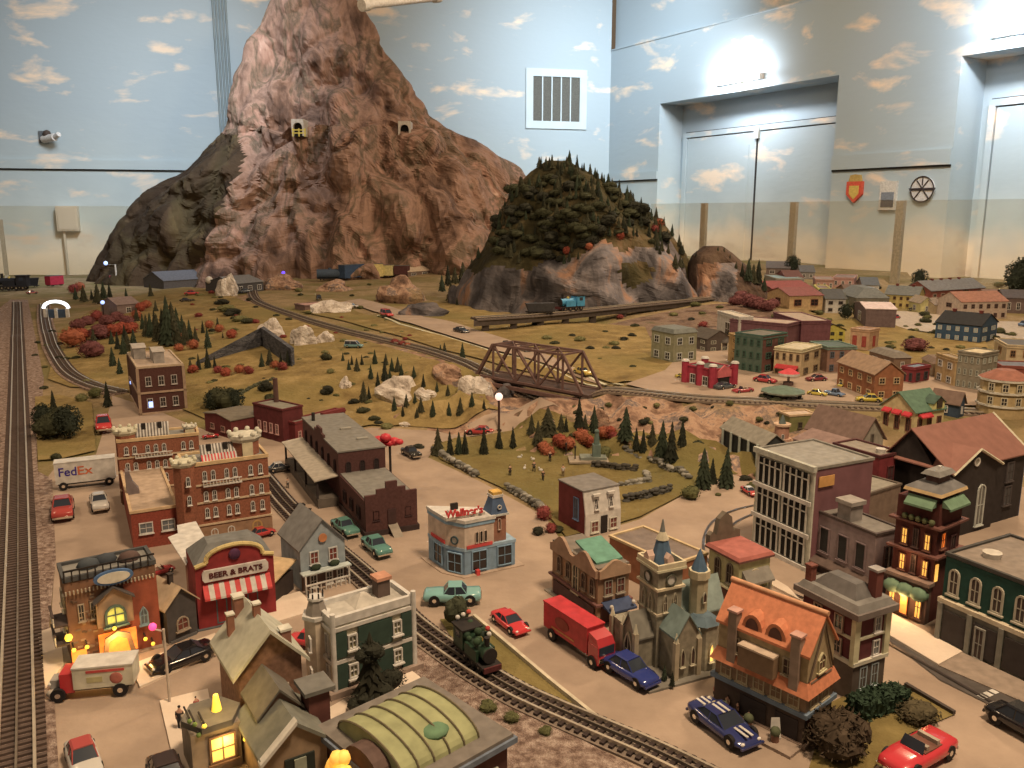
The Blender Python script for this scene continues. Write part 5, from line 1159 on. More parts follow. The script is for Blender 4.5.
# dark red mansard building
b=Bd('mansard_house','dark red corner house with cream bands, a grey mansard roof and red chimney','building',(850,702),(875,688),left=(801,669),top=615)
W,h,D=b.W,b.h,b.D; b.walls(C(96,40,38)); b.box('ground_floor',-.002,W+.002,-.002,D+.002,-.01,h*.42,C(96,74,58)); b.band(h*.42,0,.005,C(222,184,136),nm='string_course',th=.006); b.band(h*.70,0,.003,C(206,172,130),nm='string_course'); b.band(h*.97,0,.012,C(120,98,82),th=.010)
mb=MB(); mb.hip(-.008,W+.008,-.008,D+.008,h*.97+.010,.010,.006,C(120,104,88)); mb.hip(W*.08,W*.92,D*.08,D*.92,h+.012,.022,.018,C(98,84,72)); b.part('mansard_roof',mb)
for x,y in ((0,0),(W,0)): b.box('corner_trim',x-.006,x+.006,y-.004,y+.004,h*.42,h*.97,C(214,176,124))
b.win('F',[.68],[.47,.74],.22,.18,fr=WH,pane=GLS2,t=.003); b.win('L',[.3,.7],[.47,.74],.16,.18,fr=C(176,140,110),pane=GLS); b.win('F',[.32,.7],[.12],.24,.26,fr=C(170,164,150),pane=C(150,150,140)); b.chimney(W*.75,D*.12,.015,.058,h+.0,C(110,54,42),C(150,130,112)); b.chimney(W*.1,D*.95,.012,.02,h+.02,BRK2)
# white iron-front block
b=Bd('iron_front_block','tall cream window-filled block with a plum side wall and small orange sign','building',(809,572),(862,557),left=(758,543),top=470,aw=.35)
W,h,D=b.W,b.h,b.D; b.walls(C(122,72,68,var=.15,scale=30)); b.box('facade',-.004,.0,0,D,-.01,h,C(190,170,138)); b.parapet(h,.006,C(130,112,92),C(140,122,102)); mb=MB(); mb.box(-.012,-.002,-.004,D+.004,h-.004,h+.008,C(176,158,130)); b.part('cornice',mb)
GB=C(26,20,16)
for z0,z1 in ((.70,.95),(.38,.64),(.06,.32)):
    for a,c in ((.07,.47),(.53,.93)):
        b.pane('L',a,c,z0,z1,GB,out=.0055,nm='window_bank',th=.001)
        n=4
        for q in range(n+1): b.pane('L',a+(c-a)*q/n-.011,a+(c-a)*q/n+.011,z0,z1,C(196,176,144),out=.007,nm='mullion',th=.002)
        b.pane('L',a,c,z0+(z1-z0)*.74,z0+(z1-z0)*.78,C(196,176,144),out=.007,nm='transom')
    b.pane('L',0,1,z0-.05,z0-.01,C(206,184,150),out=.008,nm='string_course',th=.004)
b.pane('F',.04,.3,.83,.93,C(222,132,60),nm='wall_sign',out=.002)
# pink-grey shop
b=Bd('pink_grey_shop','pink-grey two-storey shop with a square rooftop chimney beside the plum wall','building',(876,536),(897,528),left=(815.5,510),zr=.13,h=.13)
W,h,D=b.W,b.h,b.D; b.walls(C(140,110,98)); b.parapet(h,.005,C(80,60,50),C(122,104,86)); b.win('L',[.2,.48,.78],[.38],.16,.42,fr=C(120,92,82),pane=C(50,44,38),mull=False); mb=MB(); mb.slab([(-.02,0,h*.2),(-.0,0,h*.28),(0,D,h*.28),(-.02,D,h*.2)],.003,C(96,70,56)); b.part('shop_awning',mb); b.pane('L',.04,.96,.0,.2,C(70,50,42)); b.win('F',[.5],[.4],.3,.4,fr=C(90,60,52),pane=GLS)
b.chimney(W*.35,D*.55,.034,.036,h,C(140,118,100),C(150,128,108))
# maroon block and annex
b=Bd('maroon_block','plain maroon block with a flat roof and small white vent behind the plum-walled block','building',(880,458),(908,455),left=(831,445),zr=.17,h=.17)
b.walls(C(124,40,40)); b.parapet(b.h,.006,C(84,38,34),C(140,116,92)); b.win('F',[.5],[.55],.3,.3,fr=C(90,36,34),pane=C(70,44,40)); mb=MB(); mb.cyl(b.W*.45,b.D*.2,b.h,b.h+.012,.010,.012,10,C(226,206,180)); b.part('roof_vent',mb)
b=Bd('low_annex','low beige flat-roofed annex wedged between plum wall and pink-grey shop','building',(863,497),(901,485),D=.13,zr=.13,h=.13)
b.walls(C(122,92,70)); b.parapet(b.h,.005,C(100,78,60),C(140,120,96))
# brown gabled hall
b=Bd('brown_gable_hall','grey gabled hall with a big plain brown roof below the elevated track','building',(860,441),(892,439),left=(804,427),zr=.10,h=.10)
b.gable(.062,C(122,88,70),'y',.008,C(142,122,98)); b.win('F',[.5],[.85],.12,.3,fr=C(110,90,70),pane=DK); mb=MB(); mb.slab([(-.085,0,b.h*.75),(0,0,b.h*.98),(0,b.D*.9,b.h*.98),(-.085,b.D*.9,b.h*.75)],.003,C(138,100,82)); b.part('lean_to_roof',mb); b.box('lean_to',-.08,0,.0,b.D*.9,-.01,b.h*.75,C(130,100,82))
# dark barn
b=Bd('dark_meeting_house','black-brown meeting house with two russet roofs, arched window and round gable light','building',(941,539),(1007,513),left=(901,516),top=471)
W,h,D=b.W,b.h,b.D; DKB=C(52,40,34,var=.2,scale=80); RR=C(140,84,64,var=.12,scale=40)
mb=MB(); mb.gwall(0,W*.56,-.012,D,-.01,h,.042,'y',DKB); b.part('front_hall',mb); mb=MB(); mb.gable(0,W*.56,-.012,D,h,.042,'y',.008,.003,RR); b.part('front_roof',mb)
mb=MB(); mb.gwall(0,W,D*.25,D*1.1,-.01,h*1.0,.075,'x',DKB); mb.box(W*.6,W,0,D*.3,-.01,h*1.0,DKB); b.part('main_hall',mb); mb=MB(); mb.slab([(-.008,-.008,h*.99),(W+.008,-.008,h*.99),(W+.008,D*.67,h+.078),(-.008,D*.67,h+.078)],.003,RR); mb.slab([(-.008,D*1.12,h),(-.008,D*.67,h+.078),(W+.008,D*.67,h+.078),(W+.008,D*1.12,h)],.003,RR); b.part('main_roof',mb)
for p,q in (((-.009,-.021,h-.004),(W*.28,-.021,h+.045)),((W*.28,-.021,h+.045),(W*.56+.009,-.021,h-.004)),((W+.009,-.008,h*.99+.003),(W+.009,D*.67,h+.082))): mb=MB(); mb.tube(p,q,.003,4,C(206,170,130)); b.part('barge_board',mb)
A,B=winmesh(.022,.022,'round',C(206,186,156),C(150,130,104),.004,False,False); o=put(A,'round_window',b.r,(W*.28,-.0125,h+.002)); put(B,'pane',o)
A,B=winmesh(.030,h*.62,'arch',C(186,170,144),C(110,96,80),.003,True,True); o=put(A,'window',b.r,(W*.38,-.0125,h*.1)); put(B,'pane',o)
A,B=winmesh(.03,h*.3,'rect',C(80,64,56),C(76,66,58),.003,True,True)
for z in (.25,.62): o=put(A,'window',b.r,(W*.8,-.0005,h*z)); put(B,'pane',o)
mb=MB(); mb.box(W-.001,W+.002,0,D*.1,0,h,C(104,100,110)); b.part('downpipe',mb)
# lit victorian
b=Bd('lit_victorian','tall narrow dark red building with glowing candle windows and green awnings','building',(928,624),(954,613),left=(886,609),top=505)
W,h,D=b.W,b.h,b.D; VR=C(88,38,30,var=.2,scale=90); b.walls(VR); b.box('shop_front',-.014,.0,0,D,-.01,h*.33,C(104,70,54)); mb=MB(); mb.box(-.018,.002,-.004,D+.004,h*.33,h*.36,C(130,96,76)); b.part('shop_cornice',mb)
for z in (.56,.80): b.band(h*z,0,.010,C(110,62,48),nm='balcony')
b.box('top_storey',.004,W-.004,.006,D*.8,h*.82,h*1.06,C(70,44,36)); mb=MB(); mb.hip(-.006,W+.006,-.004,D*.86,h*1.06,.006,.002,C(214,150,92)); mb.hip(-.004,W+.004,-.002,D*.85,h*1.06+.006,.014,.02,C(110,96,84)); b.part('roof',mb)
b.awning('F',.08,.95,1.03,.014,.016,C(104,120,84)); b.awning('L',.08,.75,1.03,.014,.016,C(104,120,84))
b.win('L',[.2,.75],[.60,.38],.16,.14,fr=C(120,70,50),pane=LITW,sill=True); b.win('L',[.48],[.60,.38],.14,.16,fr=C(90,60,50),pane=GLS); b.win('F',[.25],[.62],.2,.14,fr=C(120,70,50),pane=LITO); b.win('F',[.7],[.4],.24,.3,fr=C(90,50,44),pane=GLS); b.pane('F',.04,.14,.36,.5,LITW,nm='lit_strip')
b.win('L',[.18,.5,.82],[.04],.18,.2,fr=C(110,70,52),pane=LITW,out=.014); b.pane('L',.42,.58,.05,.22,LITO,out=.018,nm='door')
for q in (.18,.5,.82):
    mb=MB(); mb.ball((-.016,D*q,h*.25),.018,10,C(104,118,84),(.9,1,.75)); b.part('awning',mb)
mb=MB(); mb.box(W*.2,W*.7,D*.2,D*.5,h*1.10,h*1.2,C(96,64,54)); mb.hip(W*.1,W*.8,D*.12,D*.58,h*1.2,.008,.006,C(124,108,92)); b.part('cupola',mb)
mb=MB(); mb.box(W*.4,W*.5,D*.3,D*.36,h*1.22,h*1.26,C(226,200,170)); b.part('cupola_finial',mb)
for k in range(5): mb=MB(); mb.ball((-.008,D*(.1+.16*k),h*.85),.006,7,C(90,84,48)); b.part('balcony_plant',mb)
glow((-.03,D*.5,h*.2),(1,.5,.2),.10,b.r); glow((-.02,D*.5,h*.5),(1,.5,.2),.03,b.r)
# green storefront
b=Bd('green_storefront','long dark green storefront with arched windows and stone pillars on the main street','building',(1075,705),(1130,672),left=(941,638),top=609)
W,h,D=b.W,b.h,b.D; b.walls(C(30,62,48)); b.parapet(h,.006,C(70,60,50),C(132,106,84)); b.box('street_front',-.006,0,0,D,-.01,h*.46,C(120,104,84)); mb=MB(); mb.box(-.010,.0,-.002,D+.002,h*.47,h*.52,C(196,162,122)); b.part('cornice',mb)
b.win('L',(6,.0,1),[.58],.085,.30,'arch',fr=C(176,150,118),pane=C(84,62,50),t=.004)
for q in range(5):
    b.box('pillar',-.012,-.005,D*(.98-q*.235)-.004,D*(.98-q*.235)+.004,-.01,h*.47,C(130,114,92))
    if q<4: b.pane('L',.98-q*.235-.21,.98-q*.235-.03,.06,.40,C(64,50,42),out=.008); 
b.win('L',[.655],[.02],.08,.36,fr=C(140,122,100),pane=C(84,62,50),out=.010,t=.004,nm='door')
mb=MB(); mb.cyl(W*.3,D*.8,h,h+.012,.014,.016,10,C(200,170,140)); b.part('roof_vent',mb)
# pillared library and small round tower below the rock face
b=Bd('pillared_library','dark pillared hall with a grey gabled roof below the rock face','building',(762,470),(775,463),left=(737,448),h=.075,aw=.7)
b.gable(.03,C(140,120,96),'y',.006,C(52,50,44)); b.D=b.D
for q in range(5): mb=MB(); mb.cyl(-.008,b.D*(.08+.21*q),0,b.h,.004,n=8,m=C(150,140,116)); b.part('column',mb)
b=Bd('round_tower','little round peach tower with a pointed roof below the elevated track','building',(776,446),(788,446),D=.04,h=.06)
mb=MB(); mb.cyl(.022,.02,-.01,.022,.03,n=14,m=C(196,140,104)); mb.cyl(.022,.02,.022,.062,.022,n=14,m=C(176,116,86)); b.part('walls',mb); mb=MB(); mb.cyl(.022,.02,.062,.068,.027,n=14,m=C(206,150,110)); mb.cyl(.022,.02,.068,.095,.012,.002,10,C(92,92,78)); b.part('roof',mb); b.win('F',[.5],[.35],.25,.3,'arch',fr=CREAM,out=.001)
b=Bd('green_low_shop','olive low shop with a peach roof tucked under the elevated track','building',(789,432),(815,430),D=.06,h=.05); b.walls(C(120,106,56)); b.parapet(b.h,.006,C(196,150,104),C(190,150,116)); b.win('F',[.4],[.2],.16,.4,fr=C(90,70,50))
# ---------- vehicles ----------
def gloss(r,g,b): return mat('car_paint_%d_%d_%d'%(r,g,b),(r,g,b),.22,var=.04,scale=8,coat=.6,spec=.5)
CHR=mat('chrome',(.8,.78,.74),.15,metal=1,raw=True,var=.02); TYRE=C(34,28,26,.7); CGL=mat('car_glass',(40,40,42),.08,var=.05,spec=.6)
HLT=mat('lamp_glass',(240,225,200),.1,var=.02)
CM={}
# side profile: x (0 rear .. 1 front), z as share of height, half width share
STY={'sedan':dict(h=.36,w=.40,lo=[(0,.30,.50,.84),(.04,.22,.56,.93),(.25,.20,.60,1),(.5,.19,.60,1),(.75,.20,.60,1),(.93,.22,.52,.95),(1,.30,.46,.86)],cab=(.16,.72,.30,.56,1.0)),
 'coupe':dict(h=.28,w=.43,lo=[(0,.32,.62,.80),(.05,.22,.70,.92),(.2,.18,.68,1),(.45,.17,.60,.97),(.7,.18,.60,1),(.9,.2,.46,.92),(1,.28,.36,.74)],cab=(.12,.70,.30,.52,1.0)),
 'fifties':dict(h=.34,w=.39,lo=[(0,.30,.54,.86),(.03,.2,.62,.95),(.2,.2,.60,1),(.5,.19,.58,.97),(.75,.2,.62,.98),(.96,.22,.60,.93),(1,.28,.5,.88)],cab=(.24,.66,.34,.56,1.0)),
 'open':dict(h=.25,w=.40,lo=[(0,.32,.68,.82),(.05,.22,.78,.93),(.25,.2,.76,1),(.5,.2,.72,1),(.75,.2,.74,1),(.95,.22,.64,.92),(1,.3,.52,.8)],cab=None),
 'van':dict(h=.42,w=.42,lo=[(0,.2,.5,.95),(.1,.18,.52,1),(.5,.18,.52,1),(.8,.18,.52,1),(.95,.2,.46,.95),(1,.26,.42,.86)],cab=(.02,.80,.05,.64,1.0)),
 'pickup':dict(h=.40,w=.40,lo=[(0,.24,.56,.92),(.08,.2,.56,1),(.4,.2,.56,1),(.75,.2,.56,1),(.95,.22,.5,.95),(1,.3,.46,.86)],cab=(.36,.72,.42,.62,1.0))}
def loft(mb,secs,m):
    n=len(secs[0]); vs=[v for s_ in secs for v in s_]; k=len(secs)
    mb.add(vs,[(j*n+i,j*n+(i+1)%n,(j+1)*n+(i+1)%n,(j+1)*n+i) for j in range(k-1) for i in range(n)]+[tuple(range(n))[::-1],tuple((k-1)*n+i for i in range(n))],m,True)
def carmesh(st,L,col,roofc=None):
    key=(st,col.name,roofc.name if roofc else '')
    if key in CM: return CM[key]
    S=STY[st]; h=S['h']*.11/.11*L if False else S['h']*L; w=S['w']*L/2; out={}
    mb=MB(); secs=[]
    for x,z0,z1,ww in S['lo']:
        X=(x-.5)*L; W=w*ww; a,b_=z0*h,z1*h
        secs.append([(X,-W*.9,a),(X,-W,a+(b_-a)*.3),(X,-W*.98,a+(b_-a)*.75),(X,-W*.86,b_),(X,-W*.4,b_*1.03),(X,W*.4,b_*1.03),(X,W*.86,b_),(X,W*.98,a+(b_-a)*.75),(X,W,a+(b_-a)*.3),(X,W*.9,a)])
    loft(mb,secs,col); me=mb.mesh('body'); fixn(me); out['body']=me
    if S['cab']:
        c0,c1,r0,r1,top=S['cab']; zb=.56*h; mb=MB(); cw=w*.86; rw=w*.66
        P=[((c0-.5)*L,cw*.95,zb),((r0-.5)*L,rw,h*.96),((r1-.5)*L,rw,h*.96),((c1-.5)*L,cw*.95,zb)]
        secs=[[(X,-W,z*.0+zb),(X,-W*.98,z),(X,W*.98,z),(X,W,zb)] for X,W,z in P]; secs[0]=[(P[0][0],-P[0][1],zb),(P[0][0],-P[0][1]*.98,zb+.001),(P[0][0],P[0][1]*.98,zb+.001),(P[0][0],P[0][1],zb)]; secs[3]=[(P[3][0],-P[3][1],zb),(P[3][0],-P[3][1]*.98,zb+.001),(P[3][0],P[3][1]*.98,zb+.001),(P[3][0],P[3][1],zb)]
        for q in (1,2): X,W,z=P[q]; secs[q]=[(X,-cw,zb),(X,-W,z),(X,W,z),(X,cw,zb)]
        loft(mb,secs,CGL); mb.S=[False]*len(mb.S); me=mb.mesh('window_glass'); fixn(me); out['window_glass']=me
        mb=MB(); x0,x1=P[1][0]-L*.01,P[2][0]+L*.01; rr=rw*1.05
        mb.add([(x0,-rr,h*.95),(x1,-rr,h*.95),(x1,rr,h*.95),(x0,rr,h*.95),(x0,-rr*.8,h),(x1,-rr*.8,h),(x1,rr*.8,h),(x0,rr*.8,h)],[(3,2,1,0),(4,5,6,7),(0,1,5,4),(1,2,6,5),(2,3,7,6),(3,0,4,7)],roofc or col)
        for sx in (-1,1):
            for (xa,wa,za),(xb,wb,zb_) in ((P[0],P[1]),(P[2],P[3])): mb.tube((xa,sx*wa,za),(xb,sx*wb,zb_),L*.010,4,roofc or col)
            xm=(P[1][0]+P[2][0])/2; mb.tube((xm,sx*cw,zb),(xm,sx*rw,h*.96),L*.009,4,roofc or col)
        me=mb.mesh('roof'); fixn(me); out['roof']=me
    else:
        mb=MB(); mb.box(-.22*L,.10*L,-w*.7,w*.7,h*.74,h*.80,C(120,70,50)); mb.box(-.2*L,-.15*L,-w*.6,w*.6,h*.8,h*1.0,C(170,140,110)); mb.box(0,.05*L,-w*.6,w*.6,h*.8,h*.98,C(170,140,110)); out['seat']=mb.mesh('seat'); fixn(out['seat'])
        mb=MB(); mb.slab([(.14*L,-w*.7,h*.76),(.14*L,w*.7,h*.76),(.09*L,w*.6,h*1.2),(.09*L,-w*.6,h*1.2)],L*.006,CGL); out['windscreen']=mb.mesh('windscreen'); fixn(out['windscreen'])
    r=.135*L*(.9 if st in('coupe','open') else 1)*.62*1.15
    mb=MB(); mb.X=Matrix.Rotation(PI/2,4,'X'); mb.cyl(0,0,-w*.11,w*.11,r,n=14,m=TYRE); mb.cyl(0,0,-w*.13,w*.13,r*.38,n=10,m=CHR); out['wheel']=mb.mesh('wheel'); fixn(out['wheel'])
    mb=MB(); mb.box(-L*.012,L*.014,-w*.86,w*.86,-h*.05,h*.05,CHR if st in('fifties','open','pickup') else col); out['bumper']=mb.mesh('bumper'); fixn(out['bumper'])
    mb=MB(); mb.ball((0,0,0),w*.15,8,HLT,(.6,1,.8)); out['headlight']=mb.mesh('headlight')
    out['_']=(h,w,r); CM[key]=out; return out
def vehicle(lab,st,rgb,rear,front,L=None,roofc=None,name='toy_car',cat='car',simple=False,z=None,hs=1):
    a=G(*rear) if z is None else Zp(*rear,z); b=G(*front) if z is None else Zp(*front,z); c=(a+b)/2
    if z is None: c.z=H(c.x,c.y)+.005
    else: c.z=z
    d=b-a; LL=(L or max(.06,min(.15,d.length)))*.89; ang=math.atan2(d.y,d.x); col=gloss(*rgb)
    me=carmesh(st,.1,col,gloss(*roofc) if roofc else None); h,w,r=me['_']; o=thing(name,lab,cat,c,ang); s=LL/.1; o.scale=(s,s,s*hs)
    for k in ('body','window_glass','roof','seat','windscreen'):
        if k in me: put(me[k],k,o)
    for x in (-.31,.31):
        for y in (-1,1): put(me['wheel'],'wheel',o,(x*.1,y*w*.88,r))
    if not simple:
        put(me['bumper'],'bumper',o,(-.05,0,h*.28)); put(me['bumper'],'bumper',o,(.05,0,h*.28))
        for y in (-.62,.62): put(me['headlight'],'headlight',o,(.0475,y*w,h*.42))
    return o
V=vehicle
V('red fifties sedan parked by the white trailer, chrome bumper facing the mansion','fifties',(176,52,40),(64,507),(63,526))
V('small white sedan parked between the red sedan and the brick annex','fifties',(214,200,176),(98,502),(102,516),roofc=(200,190,170))
V('small red truck parked at the end of the grass plot by the castle hotel','pickup',(206,40,36),(103,424),(105,438))
V('red open car parked behind the striped roof of the castle hotel','open',(190,30,34),(219,438),(202,440))
V('shiny black coupe parked before the crimson beer hall','coupe',(26,20,20),(209,656),(154,675),L=.12)
V('white and pale blue patrol car with a red roof panel near the gravel edge','sedan',(206,200,196),(78,750),(92,792),L=.11,roofc=(176,60,50))
V('dark brown car half out of view below the street walkway','sedan',(60,42,36),(162,770),(176,812),L=.12)
V('red pickup parked between the snowy inn and the green-shuttered house','pickup',(206,36,40),(321,650),(298,646),L=.085)
V('small red car on the street between brick castle hotel and beer hall roof','sedan',(176,40,34),(254,540),(270,536),L=.07)
V('small dark red car squeezed behind the dark side cottage','open',(160,36,34),(150,579),(169,573),L=.07)
V('teal fifties sedan next to the grey cottage, nearer the depot platform','fifties',(84,120,96),(336,527),(355,541))
V('teal fifties sedan on the street in front of the brown depot ramp','fifties',(84,122,100),(367,545),(387,562))
V('pale aqua fifties sedan parked at the track edge before the corner diner','fifties',(122,158,138),(478,603),(427,604),L=.125)
V('red sports coupe on the street beside the grass strip kerb','coupe',(206,38,40),(496,618),(525,640))
V('dark blue sedan driving right behind the red lorry','sedan',(44,52,104),(611,668),(650,692),L=.115)
V('dark blue coupe with two white racing stripes beside the inn terrace','coupe',(46,48,84),(700,716),(748,752),L=.13)
V('red open sports car at the grass corner past the orange-roofed inn','open',(206,36,42),(948,746),(884,782),L=.14)
V('black car entering the street opposite the green storefront','sedan',(30,26,26),(1003,724),(1046,748),L=.12)
V('red car with white stripe parked at the cream window-filled block','coupe',(190,46,40),(743,491),(756,499),L=.07,roofc=(214,180,170))
V('old black car with chrome trim beside the park corner','fifties',(50,42,34),(401,452),(422,463),L=.1)
V('low red car on the side road behind the row of conifers','coupe',(176,40,36),(494,428),(466,432),L=.115)
V('red roadside car at the top of the far road near the pale mound','van',(206,60,54),(377,316),(397,319),L=.13)
V('black car alone on the far road above the truss bridge','coupe',(40,30,28),(451,331),(472,336),L=.13)
V('dark patrol car seen through the left bay of the truss bridge','sedan',(56,50,44),(500,346),(514,351),L=.1)
V('pale grey car seen through the middle of the truss bridge','sedan',(150,136,120),(518,350),(532,355),L=.1)
V('yellow taxi on the road at the right end of the truss bridge','fifties',(222,150,40),(574,372),(592,380),L=.115)
V('teal and white truck parked between boulders under the elevated track','van',(110,134,120),(343,349),(365,349),L=.1,roofc=(200,190,170))
V('small yellow car nosing out behind the red castle shop','coupe',(220,160,40),(676,379),(690,379),L=.07)
V('dark grey coupe parked in front of the red castle shop','coupe',(80,76,70),(712,392),(737,388),L=.105)
V('dark red convertible parked at the rails, right of the grey coupe','open',(160,40,44),(754,393),(731,395),L=.09)
V('long red sedan on the street before the peach hotel awning','sedan',(180,44,46),(752,382),(778,386),L=.1)
V('maroon sedan on the upper street beside the red parasol','sedan',(130,40,42),(828,382),(804,383),L=.09)
V('small yellow cab behind the green pavilion on the plateau street','sedan',(222,160,40),(809,396),(825,398),L=.075)
V('blue-grey truck among dark posts between two yellow cabs','pickup',(106,116,130),(826,396),(843,399),L=.08)
V('yellow taxi alone on the grey lot at the elevated track, before the timbered shop','sedan',(226,160,36),(881,404),(856,403),L=.095)
V('tiny yellow cab half hidden left of the timbered shop','sedan',(222,160,44),(838,389),(848,387),L=.06)
V('black and white car by the platform end of the depot','sedan',(60,54,48),(270,474),(290,471),L=.085,roofc=(200,180,160))
V('white car on the far lawn between white house and grey barn','sedan',(226,206,184),(836,316),(854,314),L=.11,simple=True)
V('dark car parked before the far yellow farmhouse','sedan',(50,44,40),(909,311),(922,312),L=.09,simple=True)
V('red van at the corner of the grey barn on the far road','van',(180,40,40),(891,320),(900,319),L=.07,simple=True)
V('blue-grey car at the edge of the far road below the pink station','sedan',(90,110,130),(1016,328),(1034,326),L=.1,simple=True)
V('red car pulled up by the far sandy mound','sedan',(190,50,44),(182,297),(202,295),L=.13,simple=True)
V('dark car on the far meadow below the red car','sedan',(50,40,34),(180,303),(192,302),L=.1,simple=True)
V('dark grey car under the eaves of the long grey shed','sedan',(84,80,76),(240,294),(252,293),L=.12,simple=True)
V('white and dark car beside the round shrub on the far road','sedan',(206,190,170),(346,308),(358,309),L=.1,simple=True)
V('black van at the middle of the far crossroads','van',(50,38,30),(316,298),(322,303),L=.1,simple=True)
V('faded red car near the far black locomotive','sedan',(150,60,50),(26,295),(38,294),L=.11,simple=True)
# stripes on the blue coupe
for o in list(COL.objects):
    if o.type=='EMPTY' and o.get('label','').startswith('dark blue coupe'):
        for y in (-.005,.003):
            mb=MB(); mb.box(-.018,.004,y,y+.0035,.0278,.0287,WH); mb.obj('racing_stripe',o); mb=MB(); mb.box(.022,.045,y,y+.0035,.0168,.0180,WH); mb.obj('racing_stripe',o); mb=MB(); mb.box(-.048,-.030,y,y+.0035,.0195,.0205,WH); mb.obj('racing_stripe',o)
# white delivery trailer with lettering
def boxlorry(lab,rear,front,name,cat,W,Hb,col,cabc,L=None,roofc=None,cab=True,z0=.018):
    a=G(*rear); b=G(*front); c=(a+b)/2; c.z=H(c.x,c.y)+.003; d=b-a; L=L or d.length; o=thing(name,lab,cat,c,math.atan2(d.y,d.x))
    x0=-L/2; x1=L/2-(W*.95 if cab else 0)
    mb=MB(); mb.box(x0,x1,-W/2,W/2,z0,z0+Hb,col); mb.obj('cargo_box',o)
    mb=MB(); mb.box(x0-.001,x1+.001,-W/2-.001,W/2+.001,z0+Hb,z0+Hb+.0025,roofc or col); mb.obj('box_roof',o)
    mb=MB(); mb.box(x0+.005,L/2-.004,-W*.36,W*.36,z0-.005,z0,DK); mb.obj('chassis',o)
    r=z0*.62; me=MB(); me.X=Matrix.Rotation(PI/2,4,'X'); me.cyl(0,0,-.004,.004,r,n=14,m=TYRE); me.cyl(0,0,-.0045,.0045,r*.38,n=10,m=CHR); me=me.mesh('wheel'); fixn(me)
    for x in ((x0+.16*L,L/2-.13*L) if cab else (x0+.12*L,x1-.12*L)):
        for y in (-1,1): put(me,'wheel',o,(x,y*W*.45,r))
    return o,L,x0,x1
o,L,x0,x1=boxlorry('long white delivery trailer lettered in purple and red-orange by the straight track',(57,490),(117,483),'delivery_trailer','trailer',.042,.058,C(214,204,180,.4),None,cab=False)
mb=MB(); mb.box(x1-.02,x1-.016,-.0015,.0015,0,.018,DK); mb.obj('landing_leg',o)
text('Fed',.034,C(60,40,110,.5),o,(-L*.29,-.0216,.050),(PI/2,0,0),L*.29,ext=.0003,bold=.0004); text('Ex',.034,C(224,90,46,.5),o,(-L*.01,-.0216,.050),(PI/2,0,0),L*.25,ext=.0003,bold=.0004)
# red lorry
o,L,x0,x1=boxlorry('bright red box lorry parked before the clock tower church','p' and (553,634),(607,671),'box_lorry','lorry',.037,.046,C(190,40,42,.35),None,L=.160)
RP=gloss(186,36,40); mb=MB(); mb.box(x1+.003,L/2-.006,-.0185,.0185,.010,.042,RP); mb.add([(x1+.003,-.018,.042),(L/2-.006,-.018,.042),(L/2-.012,-.017,.054),(x1+.003,-.017,.060),(x1+.003,.018,.042),(L/2-.006,.018,.042),(L/2-.012,.017,.054),(x1+.003,.017,.060)],[(0,1,2,3),(7,6,5,4),(3,2,6,7),(1,5,6,2),(0,3,7,4)],RP); mb.obj('cab',o)
mb=MB(); mb.box(L/2-.0065,L/2-.005,-.016,.016,.027,.041,CGL); mb.obj('windscreen',o); mb=MB(); mb.box(L/2-.0065,L/2-.0045,-.017,.017,.012,.022,CHR); mb.obj('grille',o)
mb=MB(); n=16; mb.wallshape([(x0+.055+.020*math.cos(2*PI*k/n),.043+.011*math.sin(2*PI*k/n)) for k in range(n)],-.0196,-.019,C(150,60,44)); mb.box(x0+.025,x0+.09,-.0195,-.019,.025,.028,C(196,120,60)); mb.obj('side_emblem',o)
# cream and red vintage delivery van
o,L,x0,x1=boxlorry('vintage delivery van, cream box and red cab, before the lit mansion','p' and (130,690),(60,697),'delivery_van','van',.042,.034,C(206,176,136,.5),None,L=.128,roofc=C(232,208,160))
RP2=gloss(196,34,36); x1=x1
mb=MB(); mb.box(x1,x1+.020,-.018,.018,.012,.044,RP2); mb.obj('cab',o); mb=MB(); mb.box(x1+.02,x1+.036,-.011,.011,.012,.032,C(150,130,112,.4)); mb.obj('bonnet',o)
mb=MB(); mb.box(x1+.0195,x1+.0215,-.015,.015,.031,.041,CGL); mb.obj('windscreen',o)
for y in (-1,1): mb=MB(); mb.ball((x1+.030,y*.015,.012),.010,10,C(190,160,130,.4),(1.2,.5,.8)); mb.obj('mudguard',o); mb=MB(); mb.ball((x1+.037,y*.010,.026),.003,8,HLT); mb.obj('headlight',o)
mb=MB(); mb.box(x0+.012,x1-.02,.021,.0218,.044,.048,C(190,60,50)); mb.ball((x0+.025,.021,.032),.010,10,C(176,90,70),(1,.1,1)); mb.box(x0+.045,x1-.02,.021,.0216,.028,.037,C(176,150,96)); mb.obj('side_emblem',o)
